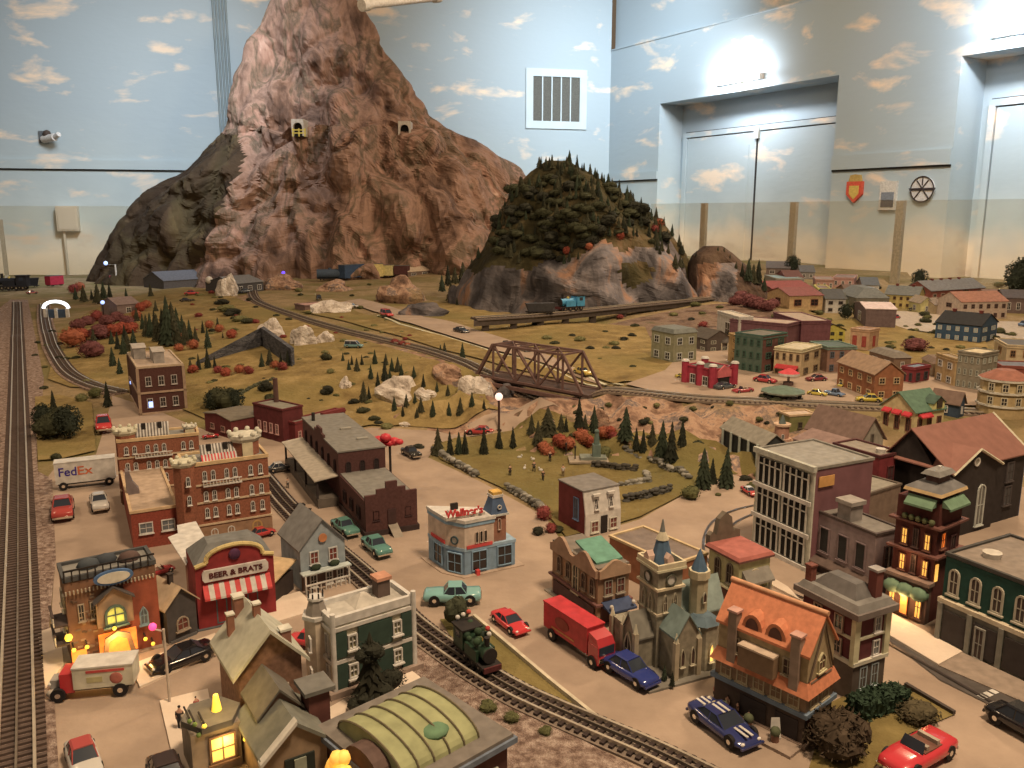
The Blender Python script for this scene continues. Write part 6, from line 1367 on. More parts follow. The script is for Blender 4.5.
# ---------- trains ----------
def railcar(lab,px,py,dirpx,L,W,Hh,m,z=None,name='freight_car',kind='box'):
    p=G(px,py) if z is None else Zp(px,py,z); q=G(*dirpx) if z is None else Zp(*dirpx,z); d=q-p; c=p.copy(); c.z=(H(p.x,p.y) if z is None else z)+.015
    o=thing(name,lab,'train car' if kind!='steam' else 'locomotive',c,math.atan2(d.y,d.x))
    mb=MB()
    if kind=='box': mb.box(-L/2,L/2,-W/2,W/2,.012,.012+Hh,m)
    elif kind=='tank': mb.X=Matrix.Translation((-L/2,0,.012+Hh*.5))@Matrix.Rotation(PI/2,4,'Y'); mb.cyl(0,0,0,L,Hh*.5,n=14,m=m); mb.X=None; mb.cyl(0,0,.012+Hh*.9,.012+Hh*1.15,Hh*.16,n=8,m=m)
    elif kind=='hop': mb.add([(-L/2,-W/2,.012+Hh),(L/2,-W/2,.012+Hh),(L/2,W/2,.012+Hh),(-L/2,W/2,.012+Hh),(-L*.4,-W*.35,.012),(L*.4,-W*.35,.012),(L*.4,W*.35,.012),(-L*.4,W*.35,.012)],[(0,1,2,3),(4,7,6,5),(0,4,5,1),(1,5,6,2),(2,6,7,3),(3,7,4,0)],m)
    if kind!='steam': mb.obj('car_body',o); mb=MB(); mb.box(-L/2+.002,L/2-.002,-W*.4,W*.4,.006,.012,DK); mb.obj('underframe',o)
    if kind=='box': mb=MB(); mb.box(-L/2-.001,L/2+.001,-W/2-.001,W/2+.001,.012+Hh,.014+Hh,C(90,80,70)); mb.obj('car_roof',o)
    me=MB(); me.X=Matrix.Rotation(PI/2,4,'X'); me.cyl(0,0,-.002,.002,.0075,n=10,m=DK); me=me.mesh('wheel'); fixn(me)
    for x in (-.36,-.24,.24,.36):
        for y in (-1,1): put(me,'wheel',o,(x*L,y*W*.4,.004))
    return o
def engine(lab,px,py,dirpx,s,col,z=None,trim=DK,face=None):
    p=G(px,py) if z is None else Zp(px,py,z); q=G(*dirpx) if z is None else Zp(*dirpx,z); d=q-p; c=p.copy(); c.z=(H(p.x,p.y) if z is None else z)+.014
    o=thing('locomotive',lab,'locomotive',c,math.atan2(d.y,d.x)); o.scale=(s,)*3
    X=lambda: Matrix.Rotation(PI/2,4,'Y')
    mb=MB(); mb.X=Matrix.Translation((-.02,0,.040))@X(); mb.cyl(0,0,0,.085,.017,n=16,m=col); mb.cyl(0,0,.085,.088,.0175,n=16,m=trim); mb.obj('boiler',o)
    mb=MB(); mb.box(-.065,-.018,-.024,.024,.018,.066,col); mb.obj('cab',o); mb=MB(); mb.box(-.069,-.014,-.027,.027,.066,.070,trim); mb.obj('cab_roof',o)
    mb=MB(); mb.box(-.068,.075,-.024,.024,.014,.020,trim); mb.obj('running_board',o)
    mb=MB(); mb.box(-.01,.045,-.024,-.017,.02,.046,col); mb.box(-.01,.045,.017,.024,.02,.046,col); mb.obj('side_tank',o)
    mb=MB(); mb.cyl(.052,0,.055,.078,.005,.007,10,trim); mb.obj('funnel',o); mb=MB(); mb.ball((.02,0,.058),.008,10,mat('brass',(180,140,60),.3,metal=.8)); mb.obj('dome',o)
    for sy in (-1,1): mb=MB(); mb.box(-.052,-.032,sy*.0242-.0006,sy*.0242+.0006,.045,.060,CGL); mb.obj('cab_window',o)
    me=MB(); me.X=Matrix.Rotation(PI/2,4,'X'); me.cyl(0,0,-.002,.002,.012,n=14,m=trim); me.cyl(0,0,-.003,.003,.004,n=8,m=CHR); me=me.mesh('wheel'); fixn(me)
    for x in (-.045,-.015,.02,.05):
        for y in (-1,1): put(me,'wheel',o,(x,y*.019,.009))
    mb=MB(); mb.box(.075,.079,-.022,.022,.008,.020,C(90,36,32)); mb.obj('buffer_beam',o)
    return o
e_=engine('dark green steam locomotive on the curved track before the grass strip',476,667,(494,684),.74,C(38,54,34,.4))
mb=MB()
for k in range(14): mb.ball((rnd.uniform(-.06,.06),rnd.uniform(-.028,.028),rnd.uniform(.052,.075)),rnd.uniform(.006,.011),6,rnd.choice([C(40,56,34),C(50,64,38),C(34,44,30)]))
mb.obj('garland',e_)
for x,y,z,c in ((-.06,.0,.084,(220,200,180)),(-.052,.01,.092,(200,70,50)),(.02,.02,.08,(190,50,44)),(.035,.015,.074,(220,200,180)),(-.065,-.012,.078,(230,210,190))): mb=MB(); mb.ball((x,y,z),.006,8,C(*c)); mb.obj('bauble',e_)
engine('plain bright blue tank engine on the raised track before the wooded hill',571,312.4,(540,315),1.25,C(60,130,170,.35),z=TU)
railcar('dark grey open wagon behind the bright blue tank engine',540,315.5,(520,316),.17,.05,.045,C(70,62,58),z=TU,kind='hop')
# far trains in front of the mountain
def farz(px,py): return G(px,py)
FT=[('navy blue freight car at the mountain foot, coupled beside the yellow one',352,280,.26,.085,C(50,62,76),'box'),('slate blue tank car at the head of the far freight row',330,281,.22,.06,C(64,70,76),'tank'),
('yellow freight car before the mountain foot, beside the navy car',374,279,.17,.085,C(220,160,84),'box'),('pale yellow freight car with dark end, last but one in the row',388,278,.10,.07,C(206,166,96),'box'),('dark red freight car at the end of the far freight row',402,277,.13,.06,C(84,44,38),'box'),
('orange-yellow flat freight car by the dark mountain flank',153,284,.20,.045,C(214,150,50),'box'),('maroon hopper beside the orange-yellow freight car',134,283,.14,.06,C(110,40,44),'hop'),('dark red boxcar under the small white light tower',118,284,.15,.05,C(120,46,44),'box'),
('black tender wagon at the end wall of the straight track',30,288,.16,.05,C(30,28,28),'hop'),('bright crimson boxcar between fir trees at the back wall',55,287,.14,.06,C(170,30,50),'box'),('grey boxcar below the small dark signal box',170,281,.12,.05,C(110,96,80),'box')]
for lab,x,y,L,h_,m,k in FT: railcar(lab,x,y,(x+6,y-.3),L*1.1,.08,h_*1.45,m,kind=k)
engine('black steam locomotive at the far end of the straight track',15,291,(0,291.5),2.0,C(34,30,30))
# ---------- far town houses ----------
def house(lab,near,right,left=None,top=None,wall=(180,150,110),roof=(110,96,82),kind='gx',rh=.03,nF=2,nL=2,rows=2,D=None,ch=0,cat='house',name='house',fr=(220,200,170),pane=None,par=None,chc=(120,50,40),awn=None,z=None,h=None,fc=None):
    b=Bd(name,lab,cat,near,right,left=left,top=top,D=D,h=h); w=C(*wall); r=C(*roof); W,h,D=b.W,b.h,b.D
    if kind=='gx': b.gable(rh,r,'x',.006,w)
    elif kind=='gy': b.gable(rh,r,'y',.006,w)
    elif kind=='hip':
        b.walls(w); mb=MB(); mb.hip(-.006,W+.006,-.006,D+.006,h,rh,min(W,D)*.35,r); b.part('roof',mb)
    elif kind=='mansard':
        b.walls(w); mb=MB(); mb.hip(-.004,W+.004,-.004,D+.004,h,rh,.012,r); b.part('roof',mb)
    else:
        b.walls(w); b.parapet(h,.006,C(*(par or wall)),r); b.band(h*.93,0,.004,C(*(par or wall)))
    fm=C(*fr); zs=[(k+.22)/rows for k in range(rows)]; pn=pane or GLS
    if fc: b.box('facade',-.003,0,0,D,-.005,h,C(*fc))
    if nF: b.win('F',nF,zs,min(.4/nF,.2)*1.1,.5/rows,fr=fm,pane=pn,t=.0028,sill=False)
    if nL: b.win('L',nL,zs,min(.4/nL,.2)*1.1,.5/rows,fr=fm,pane=pn,t=.0028,sill=False,out=.003 if fc else 0)
    for k in range(ch): b.chimney(W*(.25+.5*k/max(1,ch-1)) if kind!='gy' else W*.5,D*.5 if kind!='gy' else D*(.2+.6*k/max(1,ch-1)),.016,.02,h+rh*.8,C(*chc))
    if awn: b.awning('L',.1,.9,.45,.012,.02,C(*awn)); 
    return b
h_=house
h_('olive Victorian house with pale window hoods at the foot of the green slope',(673,364),(689,360),(658,358),334,(140,124,88),(112,104,88),'mansard',.018,2,2,2,fr=(190,180,150))
h_('dark ornate gabled house between the olive Victorian and the white side wall',(707,353),(725,350),(696,348),339,(92,72,58),(84,68,54),'gy',.035,2,2,2,fr=(170,150,120))
h_('plain white-walled tall block with a thin red stripe, left of the purple warehouses',(738,345),(747,343),(720,337),318,(222,190,148),(190,160,126),'flat',.0,0,1,1,par=(226,200,160))
h_('purple-brown warehouse with tan flat roof behind the green storefront block',(786,350),(800,346),(744,337),325,(112,66,64),(168,132,104),'flat',.0,0,0,1,D=.3)
h_('second purple-brown warehouse, nearer the yellow gabled house',(800,347),(819,343),(784,336),322,(118,66,66),(160,126,98),'flat',.0,0,0,1)
h_('narrow ochre shop wedged beside the green three-storey shop',(739,367),(744,366),(729,362),338,(176,130,74),(130,100,74),'flat',.0,0,1,3,fr=(190,140,80))
h_('three-storey shop with green iron front and brown side wall',(761,375),(776,369),(741,369),337,(108,64,50),(112,96,76),'flat',.0,2,4,3,fr=(60,84,62),par=(66,84,66),fc=(80,88,68))
h_('pale peach hotel with rounded parapet and red awning over the corner',(800,379),(822,373),(771,376),351,(186,148,100),(190,160,120),'flat',.0,2,4,2,par=(206,170,122),awn=(200,50,50),fr=(120,90,60))
h_('brown shop with blue-black windows and a teal-edged roof beside the peach hotel',(826,374),(848,371),(818,367),348,(140,96,72),(84,90,76),'flat',.0,3,1,2,par=(110,120,96),fr=(90,90,90))
h_('tall peach building with a red sign panel behind the timbered shop',(868,352),(880,350),(848,350),331,(190,138,98),(150,110,84),'flat',.0,1,2,1,fr=(160,60,50),pane=C(170,70,54))
h_('orange half-timbered shop with a steep gabled roof before the yellow taxi',(873,401),(888,395),(849,386),374,(150,86,50),(150,110,78),'gy',.04,2,4,2,fr=(196,150,100))
h_('low brown house squeezed behind the timbered shop',(893,372),(905,370),(872,364),358,(128,92,66),(120,100,80),'hip',.02,1,2,1)
h_('yellow gabled house with a dark roof behind the brown corner shop',(819,344),(836,341),(811,337),330,(216,170,60),(60,46,38),'gy',.028,3,1,2,fr=(90,80,50))
h_('white two-storey farmhouse with a dark roof on the far street',(825,313),(842,312),(820,308),299,(216,186,150),(74,66,58),'gx',.05,2,1,2,fr=(90,70,60))
h_('tan gabled chapel beside the red-roofed row',(789,309),(811,306),(783,304),296,(190,142,90),(124,64,54),'gx',.04,2,1,1,fr=(120,60,40))
h_('low red-roofed row at the glass barrier',(772,296),(800,293),(768,291),289,(170,120,90),(132,60,50),'gx',.04,3,1,1)
h_('grey-roofed house with a pillared front behind the grey barn',(856,309),(881,307),(850,303),298,(130,112,90),(104,96,84),'hip',.06,4,1,1,fr=(150,140,120))
h_('mauve-grey barn with snowy eaves in the far lawn',(865,328),(892,327),(860,320),309,(122,92,82),(206,160,140),'gx',.02,0,1,1)
h_('yellow two-storey farmhouse with grey roof before the glass post',(884,307),(917,309),(880,302),294,(200,160,84),(100,92,80),'gx',.05,5,1,2,ch=2,D=.2,fr=(120,80,50))
h_('small pale yellow gabled cottage behind the dark blue house',(920,314),(932,314),(915,306),303,(206,170,100),(140,112,84),'gy',.035,1,1,1,D=.16)
h_('tan cottage joined to the small pale yellow one',(934,315),(950,314),(930,308),305,(176,140,96),(132,104,80),'gx',.035,2,1,1,D=.14)
h_('long red-brown schoolhouse with grey roof and four chimneys at the barrier',(930,302),(984,298),(924,297),291,(140,70,54),(116,102,90),'gx',.06,7,1,1,ch=4,D=.22,fr=(180,140,110))
h_('pink station house with twin gables and a rust roof, behind the dark blue house',(960,320),(1006,319),(955,312),302,(214,160,128),(150,92,66),'gx',.05,6,1,2,ch=0,D=.22,fr=(120,80,64))
h_('dark blue house with ten white windows and two red chimneys',(979,344),(992,339),(936,339),326,(60,78,92),(38,34,32),'gy',.05,2,5,2,ch=2,fr=(226,216,196),pane=C(150,160,160))
h_('small grey house at the far edge beside the pink station house',(1003,313),(1030,313),(998,308),298,(120,90,76),(80,64,56),'gx',.04,3,1,1)
h_('low slate-roofed shed behind the glass post at the far end of town',(766,275),(790,276),(762,272),268,(110,84,70),(96,80,70),'gx',.05,2,0,1)
h_('grey flat-roofed store in the far row, behind the red-roofed row',(776,287),(800,286),(772,283),279,(150,130,108),(120,128,116),'flat',.0,4,0,1)
h_('pale brick store in the far row, next to the white farmhouse',(815,290),(834,291),(810,286),280,(170,116,92),(140,110,90),'flat',.0,3,0,1)
h_('tiny yellow-fronted shop in the far row between two brick stores',(818,297),(830,297),(814,293),289,(222,176,84),(120,90,70),'flat',.0,2,0,1)
h_('pink brick store at the end of the far row by the barrier',(832,287),(852,289),(828,283),278,(180,124,104),(130,100,84),'flat',.0,3,0,1)
h_('whitewashed garage in the far row behind the tan chapel',(812,305),(822,303),(808,300),296,(206,180,150),(150,130,110),'gx',.02,1,0,1)
h_('grey-tan three-storey Victorian with a white corner column',(978,392),(994,388),(955,388),355,(132,112,86),(214,164,118),'flat',.0,3,4,3,fr=(176,160,130))
h_('narrow ochre shop beside the grey-tan Victorian',(953,388),(959,386),(938,381),360,(180,136,84),(150,120,90),'flat',.0,1,2,2)
h_('dark red shop with a blue-grey flat roof behind the green dormer house',(913,385),(929,382),(900,383),369,(128,44,44),(110,112,114),'flat',.0,2,2,1,fr=(70,60,56),ch=0)
h_('cream brick tower block at the far right street with small windows',(1004,374),(1040,374),(1000,366),346,(204,160,112),(96,84,74),'flat',.0,3,1,2,fr=(150,100,60))
h_('brick red low block at the base of the cream tower block',(1000,384),(1040,385),(993,378),367,(140,66,48),(110,100,96),'flat',.0,2,1,1)
h_('tan cottage with pale stoop between maroon shrub and dark red shop',(932,378),(945,377),(925,372),364,(160,124,88),(120,88,66),'hip',.02,1,1,1)
h_('navy-walled low house with a brown roof beside the green dormer house',(958,418),(962,416),(931,413),403,(56,64,72),(124,90,70),'gy',.03,1,1,1,fr=(220,196,170))
h_('brown-roofed cottage between grey-roofed house and far pink store',(846,299),(858,298),(842,295),292,(150,110,80),(104,74,56),'gx',.04,2,0,1)
h_('small white cottage with a slate roof behind the grey-roofed house',(862,292),(878,292),(858,289),285,(206,180,150),(90,84,78),'gx',.05,2,0,1)
h_('rust-red gabled cottage in the back row by the first town glass post',(786,284),(799,283),(782,281),278,(140,70,54),(100,58,46),'gx',.05,2,0,1)
h_('grey gabled cottage in the back row behind the yellow-fronted shop',(800,279),(814,279),(797,277),272,(134,116,100),(92,82,74),'gx',.05,2,0,1)
h_('olive gabled cottage behind the white farmhouse',(846,306),(853,305),(842,303),299,(130,116,80),(86,78,60),'gx',.03,1,0,1)
h_('tan gabled inn at the end of the far pink station row',(986,306),(1000,305),(982,302),297,(160,116,86),(120,84,64),'gx',.04,2,0,1)
h_('dark brown barn standing behind the tan cottage pair',(950,309),(962,309),(946,306),301,(84,58,46),(70,56,48),'gx',.04,1,0,1)
b=h_('cream shop with green dormer roof and bright red awnings below the track','p' and (913,439),(934,432),(886,429),412,(196,160,104),(86,104,76),'gx',.05,3,3,1,fr=(110,60,44))
for q in (.2,.5,.8): b.awning('L',q-.12,q+.12,.95,.010,.014,C(206,44,50))
b.awning('F',.1,.5,.95,.012,.016,C(206,44,50)); mb=MB(); mb.gwall(b.W*.55,b.W*.95,-.004,.03,b.h,b.h+.02,.02,'y',C(206,176,100)); b.part('dormer',mb); b.pane('F',.66,.84,1.05,1.4,GLS,out=.006); mb=MB(); mb.gable(b.W*.55,b.W*.95,-.006,.03,b.h+.02,.02,'y',.003,.002,C(70,84,64)); b.part('dormer_roof',mb)
p=G(1010,418); k=ppm(p.x,p.y,p.z); o=thing('round_house','round tan stone house with cream cornices at the end of the track','house',p)
mb=MB(); mb.cyl(0,.05,-.01,.07,.075,n=12,m=C(176,136,84),smooth=False); mb.cyl(0,.05,.07,.125,.070,n=12,m=C(186,146,92),smooth=False); mb.obj('walls',o)
for z in (.035,.078,.118): mb=MB(); mb.cyl(0,.05,z,z+.006,.08,n=12,m=C(220,190,140),smooth=False); mb.obj('cornice',o)
mb=MB(); mb.cyl(0,.05,.125,.15,.078,.03,n=12,m=C(150,84,60),smooth=False); mb.obj('roof',o)
wm=winmesh(.02,.028,'rect',C(190,160,120),GLS,.003,False,True)
for z in (.042,.086):
    for a in (-2.6,-2.05,-1.5,-.95): q=put(wm[0],'window',o,(.074*math.cos(a),.05+.074*math.sin(a),z),a+PI/2); put(wm[1],'pane',q)
# red castle shop
b=Bd('castle_shop','bright red toy castle shop with white-topped round turrets','building',(712,390),(727,385),left=(690,383),top=371); W,h,D=b.W,b.h,b.D; PK=C(160,40,52)
b.walls(PK); b.parapet(h,.006,PK,C(90,80,66)); b.win('L',[.25,.7],[.15],.2,.5,fr=C(226,190,170)); b.pane('F',.25,.75,.02,.6,DK,nm='door')
mb=MB(); mb.gwall(W*.2,W*.8,-.006,0,h*.6,h*.95,.02,'y',C(206,90,84)); b.part('gable',mb)
for x,y in ((0,0),(0,D*.45),(0,D),(W,0),(W*.9,D)): mb=MB(); mb.cyl(x,y,0,h*1.25,.014,n=10,m=PK); b.part('turret',mb); mb=MB(); mb.cyl(x,y,h*1.25,h*1.35,.017,.012,10,C(230,200,170)); b.part('turret_cap',mb)
# pavilion, parasol, gazebo
p=G(785,402); o=thing('pavilion','low green-grey roofed pavilion on posts beside the elevated track','pavilion',p)
mb=MB(); mb.cyl(0,.03,.035,.05,.075,.02,10,C(96,104,80),False); mb.cyl(0,.03,.03,.035,.078,n=10,m=C(120,112,86),smooth=False); mb.obj('roof',o)
for k in range(8): a=2*PI*k/8; mb=MB(); mb.box(.062*math.cos(a)-.004,.062*math.cos(a)+.004,.03+.062*math.sin(a)-.004,.03+.062*math.sin(a)+.004,0,.032,C(70,56,44)); mb.obj('post',o)
p=G(788,387); o=thing('parasol','red parasol with a white fringe over a stand by the peach hotel','parasol',p)
mb=MB(); mb.cyl(0,0,.055,.072,.040,.006,12,C(206,54,56)); mb.obj('canopy',o); mb=MB(); mb.cyl(0,0,.047,.055,.040,n=12,m=C(226,196,170)); mb.obj('fringe',o); mb=MB(); mb.cyl(0,0,0,.055,.005,n=8,m=C(150,120,96)); mb.cyl(0,0,0,.02,.02,n=10,m=C(90,60,48)); mb.obj('stand',o)
p=G(723,351); o=thing('gazebo','tiny domed gazebo with pale arches beside the ornate gabled house','gazebo',p)
mb=MB(); mb.lathe([(.0,.075),(.02,.07),(.035,.05),(.037,.045)],10,C(96,80,66)); mb.obj('dome',o)
for k in range(6): a=2*PI*k/6; mb=MB(); mb.box(.03*math.cos(a)-.003,.03*math.cos(a)+.003,.03*math.sin(a)-.003,.03*math.sin(a)+.003,0,.045,C(190,160,120)); mb.obj('column',o)
# far left buildings
h_('long grey-roofed shed at the mountain foot with an open dark front',(236,294),(264,291),(230,290),284,(70,60,54),(112,100,90),'gx',.05,3,0,1,D=.35)
h_('long slate-grey roofed works against the dark mountain flank',(164,289),(206,286),(160,285),281,(84,72,64),(96,88,84),'gx',.08,0,0,1,D=.4)
h_('small pinkish gabled house among the conifers beyond the curved track',(118,316),(140,314),(112,310),305,(120,90,76),(132,100,84),'gx',.04,1,0,1,D=.25)
h_('tiny white hut behind the orange-yellow freight car',(145,280),(156,279),(142,278),272,(206,190,160),(150,140,120),'gx',.03,1,0,1,D=.1)
h_('small dark signal box next to the tiny white hut',(158,280),(168,279),(155,278),268,(40,38,40),(90,96,90),'hip',.03,1,0,1,D=.1)
h_('tan-roofed chalet at the mountain foot next to the wooded hill',(408,277),(430,275),(404,274),272,(110,80,60),(190,150,112),'gx',.04,2,0,1,D=.2)
h_('low pinkish canopy building beside the far crossroads',(305,311),(330,309),(300,307),306,(120,84,70),(186,130,108),'flat',.0,0,0,1,D=.15)
# ---------- lamps and small street things ----------
def lamp(lab,px,py,h,m=DK,bulb=None,r=.003,br=.007,arm=None,name='street_lamp'):
    p=G(px,py); o=thing(name,lab,'lamp post',p); mb=MB(); mb.cyl(0,0,0,h,r,n=8,m=m); mb.cyl(0,0,0,.006,r*2.2,n=8,m=m); mb.obj('post',o)
    if bulb: mb=MB(); mb.ball((arm or 0,0,h+br*.6),br,10,bulb); mb.obj('lamp_head',o)
    if arm: mb=MB(); mb.tube((0,0,h-.004),(arm,0,h),.0015,5,m); mb.obj('arm',o)
    return o
lamp('thin pale lamp post with a pink light beside the street walkway',170,705,.128,C(190,156,126),LITP,.0022,.006,arm=-.016)
lamp('dark post topped by a lit white disc at the side road under the bridge',499,431,.115,C(70,40,32),lit('lit_white',(255,205,190),1.3),.004,.014)
lamp('black lamp post on the outer corner of the monument base',575,462,.045,DK,DK,.002,.004)
lamp('black lamp post beside the autumn shrubs near the monument',566,457,.04,DK,DK,.002,.004)
lamp('tall white light tower with a bluish floodlight on the mountain flank',117,285,.22,C(200,186,170),LITC,.010,.022,arm=-.10)
lamp('glowing blue-white tube lamp beside the tall dark brick block',134,396,.05,C(120,110,100),LITC,.003,.012)
lamp('tiny violet light on a post at the mountain foot',284,285,.10,DK,lit('lit_violet',(90,60,255),2.0),.006,.016)
lamp('small round white sign on a post before the mountain shed',210,292,.08,C(150,130,110),C(236,220,190),.006,.032,name='signpost')
lamp('small white lamp over the pinkish house by the conifers',104,318,.10,DK,LITC,.004,.014)
p=G(57,318); o=thing('lit_arch','glowing white arched kiosk between the two far tracks','kiosk',p)
LW_=lit('lit_white_strong',(235,245,250),2.2); mb=MB()
for k in range(10): a0,a1=PI*k/10,PI*(k+1)/10; mb.tube((.09*math.cos(a0),0,.07+.05*math.sin(a0)),(.09*math.cos(a1),0,.07+.05*math.sin(a1)),.012,6,LW_)
mb.obj('lit_roof',o)
for x in (-.08,.0,.08): mb=MB(); mb.box(x-.01,x+.01,-.01,.01,0,.07,C(200,200,190)); mb.obj('leg',o)
mb=MB(); mb.box(-.06,.06,.0,.03,.0,.06,C(60,70,80)); mb.obj('counter',o)
# monument in the park
p=G(597,462); o=thing('monument','greenish stone monument column on a broad base in the park','monument',p)
mb=MB(); mb.box(-.085,.035,-.02,.05,0,.005,C(150,120,90)); mb.box(-.05,.03,.0,.045,.005,.013,C(120,112,90)); mb.obj('base',o)
mb=MB(); mb.box(-.012,.012,.01,.034,.013,.05,C(104,108,88)); mb.cyl(0,.022,.05,.085,.009,.006,8,C(92,98,80)); mb.ball((0,.022,.09),.008,8,C(92,98,80)); mb.obj('column',o)
for k,(x,y) in enumerate(((519.5,459),(524.5,470),(541,472),(533,461))):
    p=G(x,y); mb=MB(); mb.ball((0,0,.006),.006,8,C(230,210,180),(1.4,.8,.8)); mb.ball((.007,0,.012),.003,6,C(230,210,180)); q=mb.obj('goose',None,p,k*1.3); tag(q,'small white goose on the park lawn, %s of four from the diner side'%('first','second','fourth','third')[k],'goose')
# suspended fixture at the top
a=Wp(364,5,(0,1),6.0); b_=Wp(436,-3,(0,1),6.6); o=thing('suspended_tube','cream tube fixture with end caps hanging over the mountain peak','hanging light',a); v=b_-a
mb=MB(); mb.tube((0,0,0),tuple(v),.028,12,C(214,190,160)); mb.obj('tube',o)
for t in (0,1): mb=MB(); mb.tube(tuple(v*(t-.03)),tuple(v*(t+.05)),.040,12,C(236,206,160)); mb.obj('end_cap',o)
for t in (.2,.8): mb=MB(); mb.tube(tuple(v*t),(v.x*t,v.y*t,CEILZ+.2-a.z),.006,5,DK); mb.obj('hanger',o)
# ---------- people ----------
SKN=C(190,130,96)
def skinmesh(name,P,E,Rd,m):
    me=bpy.data.meshes.new(name+'_cage'); me.from_pydata(P,E,[]); o=bpy.data.objects.new(name+'_cage',me); COL.objects.link(o)
    o.modifiers.new('s','SKIN'); 
    for v,r in zip(me.skin_vertices[0].data,Rd): v.radius=(r,r)
    me.skin_vertices[0].data[0].use_root=True
    s=o.modifiers.new('u','SUBSURF'); s.levels=1; s.render_levels=1
    bpy.context.view_layer.update(); ev=o.evaluated_get(bpy.context.evaluated_depsgraph_get()); r=bpy.data.meshes.new_from_object(ev); r.name=name; r.materials.clear(); r.materials.append(m)
    for p in r.polygons: p.use_smooth=True
    bpy.data.objects.remove(o); return r
def pose(k):
    st=.06 if k==0 else .14; ar=.02 if k==0 else .10
    P=[(0,0,.92),(0,0,1.15),(0,0,1.38),(0,0,1.5),(0,.01,1.62),(.17,0,1.36),(.22,-ar,1.10),(.21,-ar*2.4,.88),(-.17,0,1.36),(-.22,ar,1.10),(-.21,ar*1.5-.05,.88),(.09,0,.88),(.10,-st,.48),(.10,-st*.6,.08),(.10,-st*.6-.12,.04),(-.09,0,.88),(-.10,st,.48),(-.10,st*1.2,.08),(-.10,st*1.2-.12,.04)]
    E=[(0,1),(1,2),(2,3),(3,4),(2,5),(5,6),(6,7),(2,8),(8,9),(9,10),(0,11),(11,12),(12,13),(13,14),(0,15),(15,16),(16,17),(17,18)]
    Rd=[.13,.13,.14,.055,.10,.07,.05,.035,.07,.05,.035,.09,.065,.05,.035,.09,.065,.05,.035]
    return P,E,Rd
PM={}
def person(lab,px,py,hpx,coat,legs,face=0,k=0,hair=(50,36,28)):
    key=k
    if key not in PM:
        P,E,Rd=pose(k); PM[key]=(skinmesh('person_body',P,E,Rd,SKN),
        (P,E,Rd))
    body,(P,E,Rd)=PM[key]
    ck=('c',k,coat); lk=('l',k,legs)
    if ck not in PM:
        ids=[1,2,5,6,8,9,0]; mp={v:i for i,v in enumerate(ids)}; PM[ck]=skinmesh('coat',[P[i] for i in ids],[(mp[a],mp[b]) for a,b in E if a in mp and b in mp],[Rd[i]*1.18 for i in ids],C(*coat))
    if lk not in PM:
        ids=[0,11,12,13,15,16,17]; mp={v:i for i,v in enumerate(ids)}; PM[lk]=skinmesh('trousers',[(P[i][0],P[i][1],P[i][2]-(.02 if i==0 else 0)) for i in ids],[(mp[a],mp[b]) for a,b in E if a in mp and b in mp],[Rd[i]*1.15 for i in ids],C(*legs))
    p=G(px,py); s=hpx/ppm(p.x,p.y,p.z)/1.72/math.cos(R(20)); o=thing('person',lab,'person',p,face); o.scale=(s,s,s)
    put(body,'body',o); put(PM[ck],'coat',o); put(PM[lk],'trousers',o); mb=MB(); mb.ball((0,.025,1.67),.095,8,C(*hair),(1,1,.8)); mb.obj('hair',o); return o
person('person in a dark suit standing on the pale street walkway',181,732,27,(50,44,42),(40,34,32),R(10))
person('person in a red coat walking at the snowy inn wall',197,714,18,(176,54,60),(80,50,44),R(60),1)
person('person in a red coat at the church end of the inn terrace',715,702,18,(190,80,60),(80,60,50),R(-60))
person('person in a tan coat in the middle of the inn terrace',727,712,17,(190,150,110),(70,50,44),R(-40),1)
person('person in a brown coat beside the tan-coated one on the inn terrace',737,718,17,(120,80,56),(60,44,40),R(-80))
person('person in black and white at the striped coupe end of the inn terrace',748,727,17,(206,190,170),(44,38,36),R(-50))
person('person in pale clothes at the church door corner',648,668,15,(214,180,150),(150,120,96),R(-30))
person('person in dark clothes on the park lawn nearest the diner tower',510,477,12,(60,50,40),(50,40,34),R(40))
person('person in grey on the park lawn midway to the monument',534,473,12,(96,84,64),(60,50,40),R(20),1)
person('person in dark brown beside the grey one on the park lawn',543,482,12,(70,56,40),(60,50,40),R(-20))
person('person in pale shirt on the lawn right behind the white-fronted house roof',563,478,13,(222,196,160),(120,90,60),R(0))
person('person in black beside the dark lamp post of the monument',550,463,12,(40,34,30),(34,28,26),R(0))
person('person in a cream coat standing by the platform end of the depot',288,489,11,(190,160,130),(70,56,46),R(30))
for k,(x,y,m) in enumerate(((306,516,C(176,146,110)),(300,511,C(120,84,56)))):
    p=G(x,y); mb=MB(); mb.box(-.012,.012,-.008,.008,0,.016,m); mb.box(-.013,.013,-.009,.009,.016,.018,DK); q=mb.obj('trunk_case',None,p,.5*k); tag(q,['pale luggage trunk waiting beside the depot track','brown luggage trunk behind the pale one at the depot'][k],'trunk')
p=G(774,741); q=thing('sandwich_board','small white sandwich board at the corner of the inn base','sign board',(p.x,p.y,p.z+.008)); mb=MB(); mb.add([(-.008,-.006,0),(.008,-.006,0),(.006,0,.03),(-.006,0,.03),(-.008,-.004,0),(.008,-.004,0),(.006,.001,.029),(-.006,.001,.029)],[(0,1,2,3),(7,6,5,4),(3,2,6,7),(1,5,6,2),(0,3,7,4),(0,4,5,1)],C(224,200,170)); mb.obj('front_board',q)
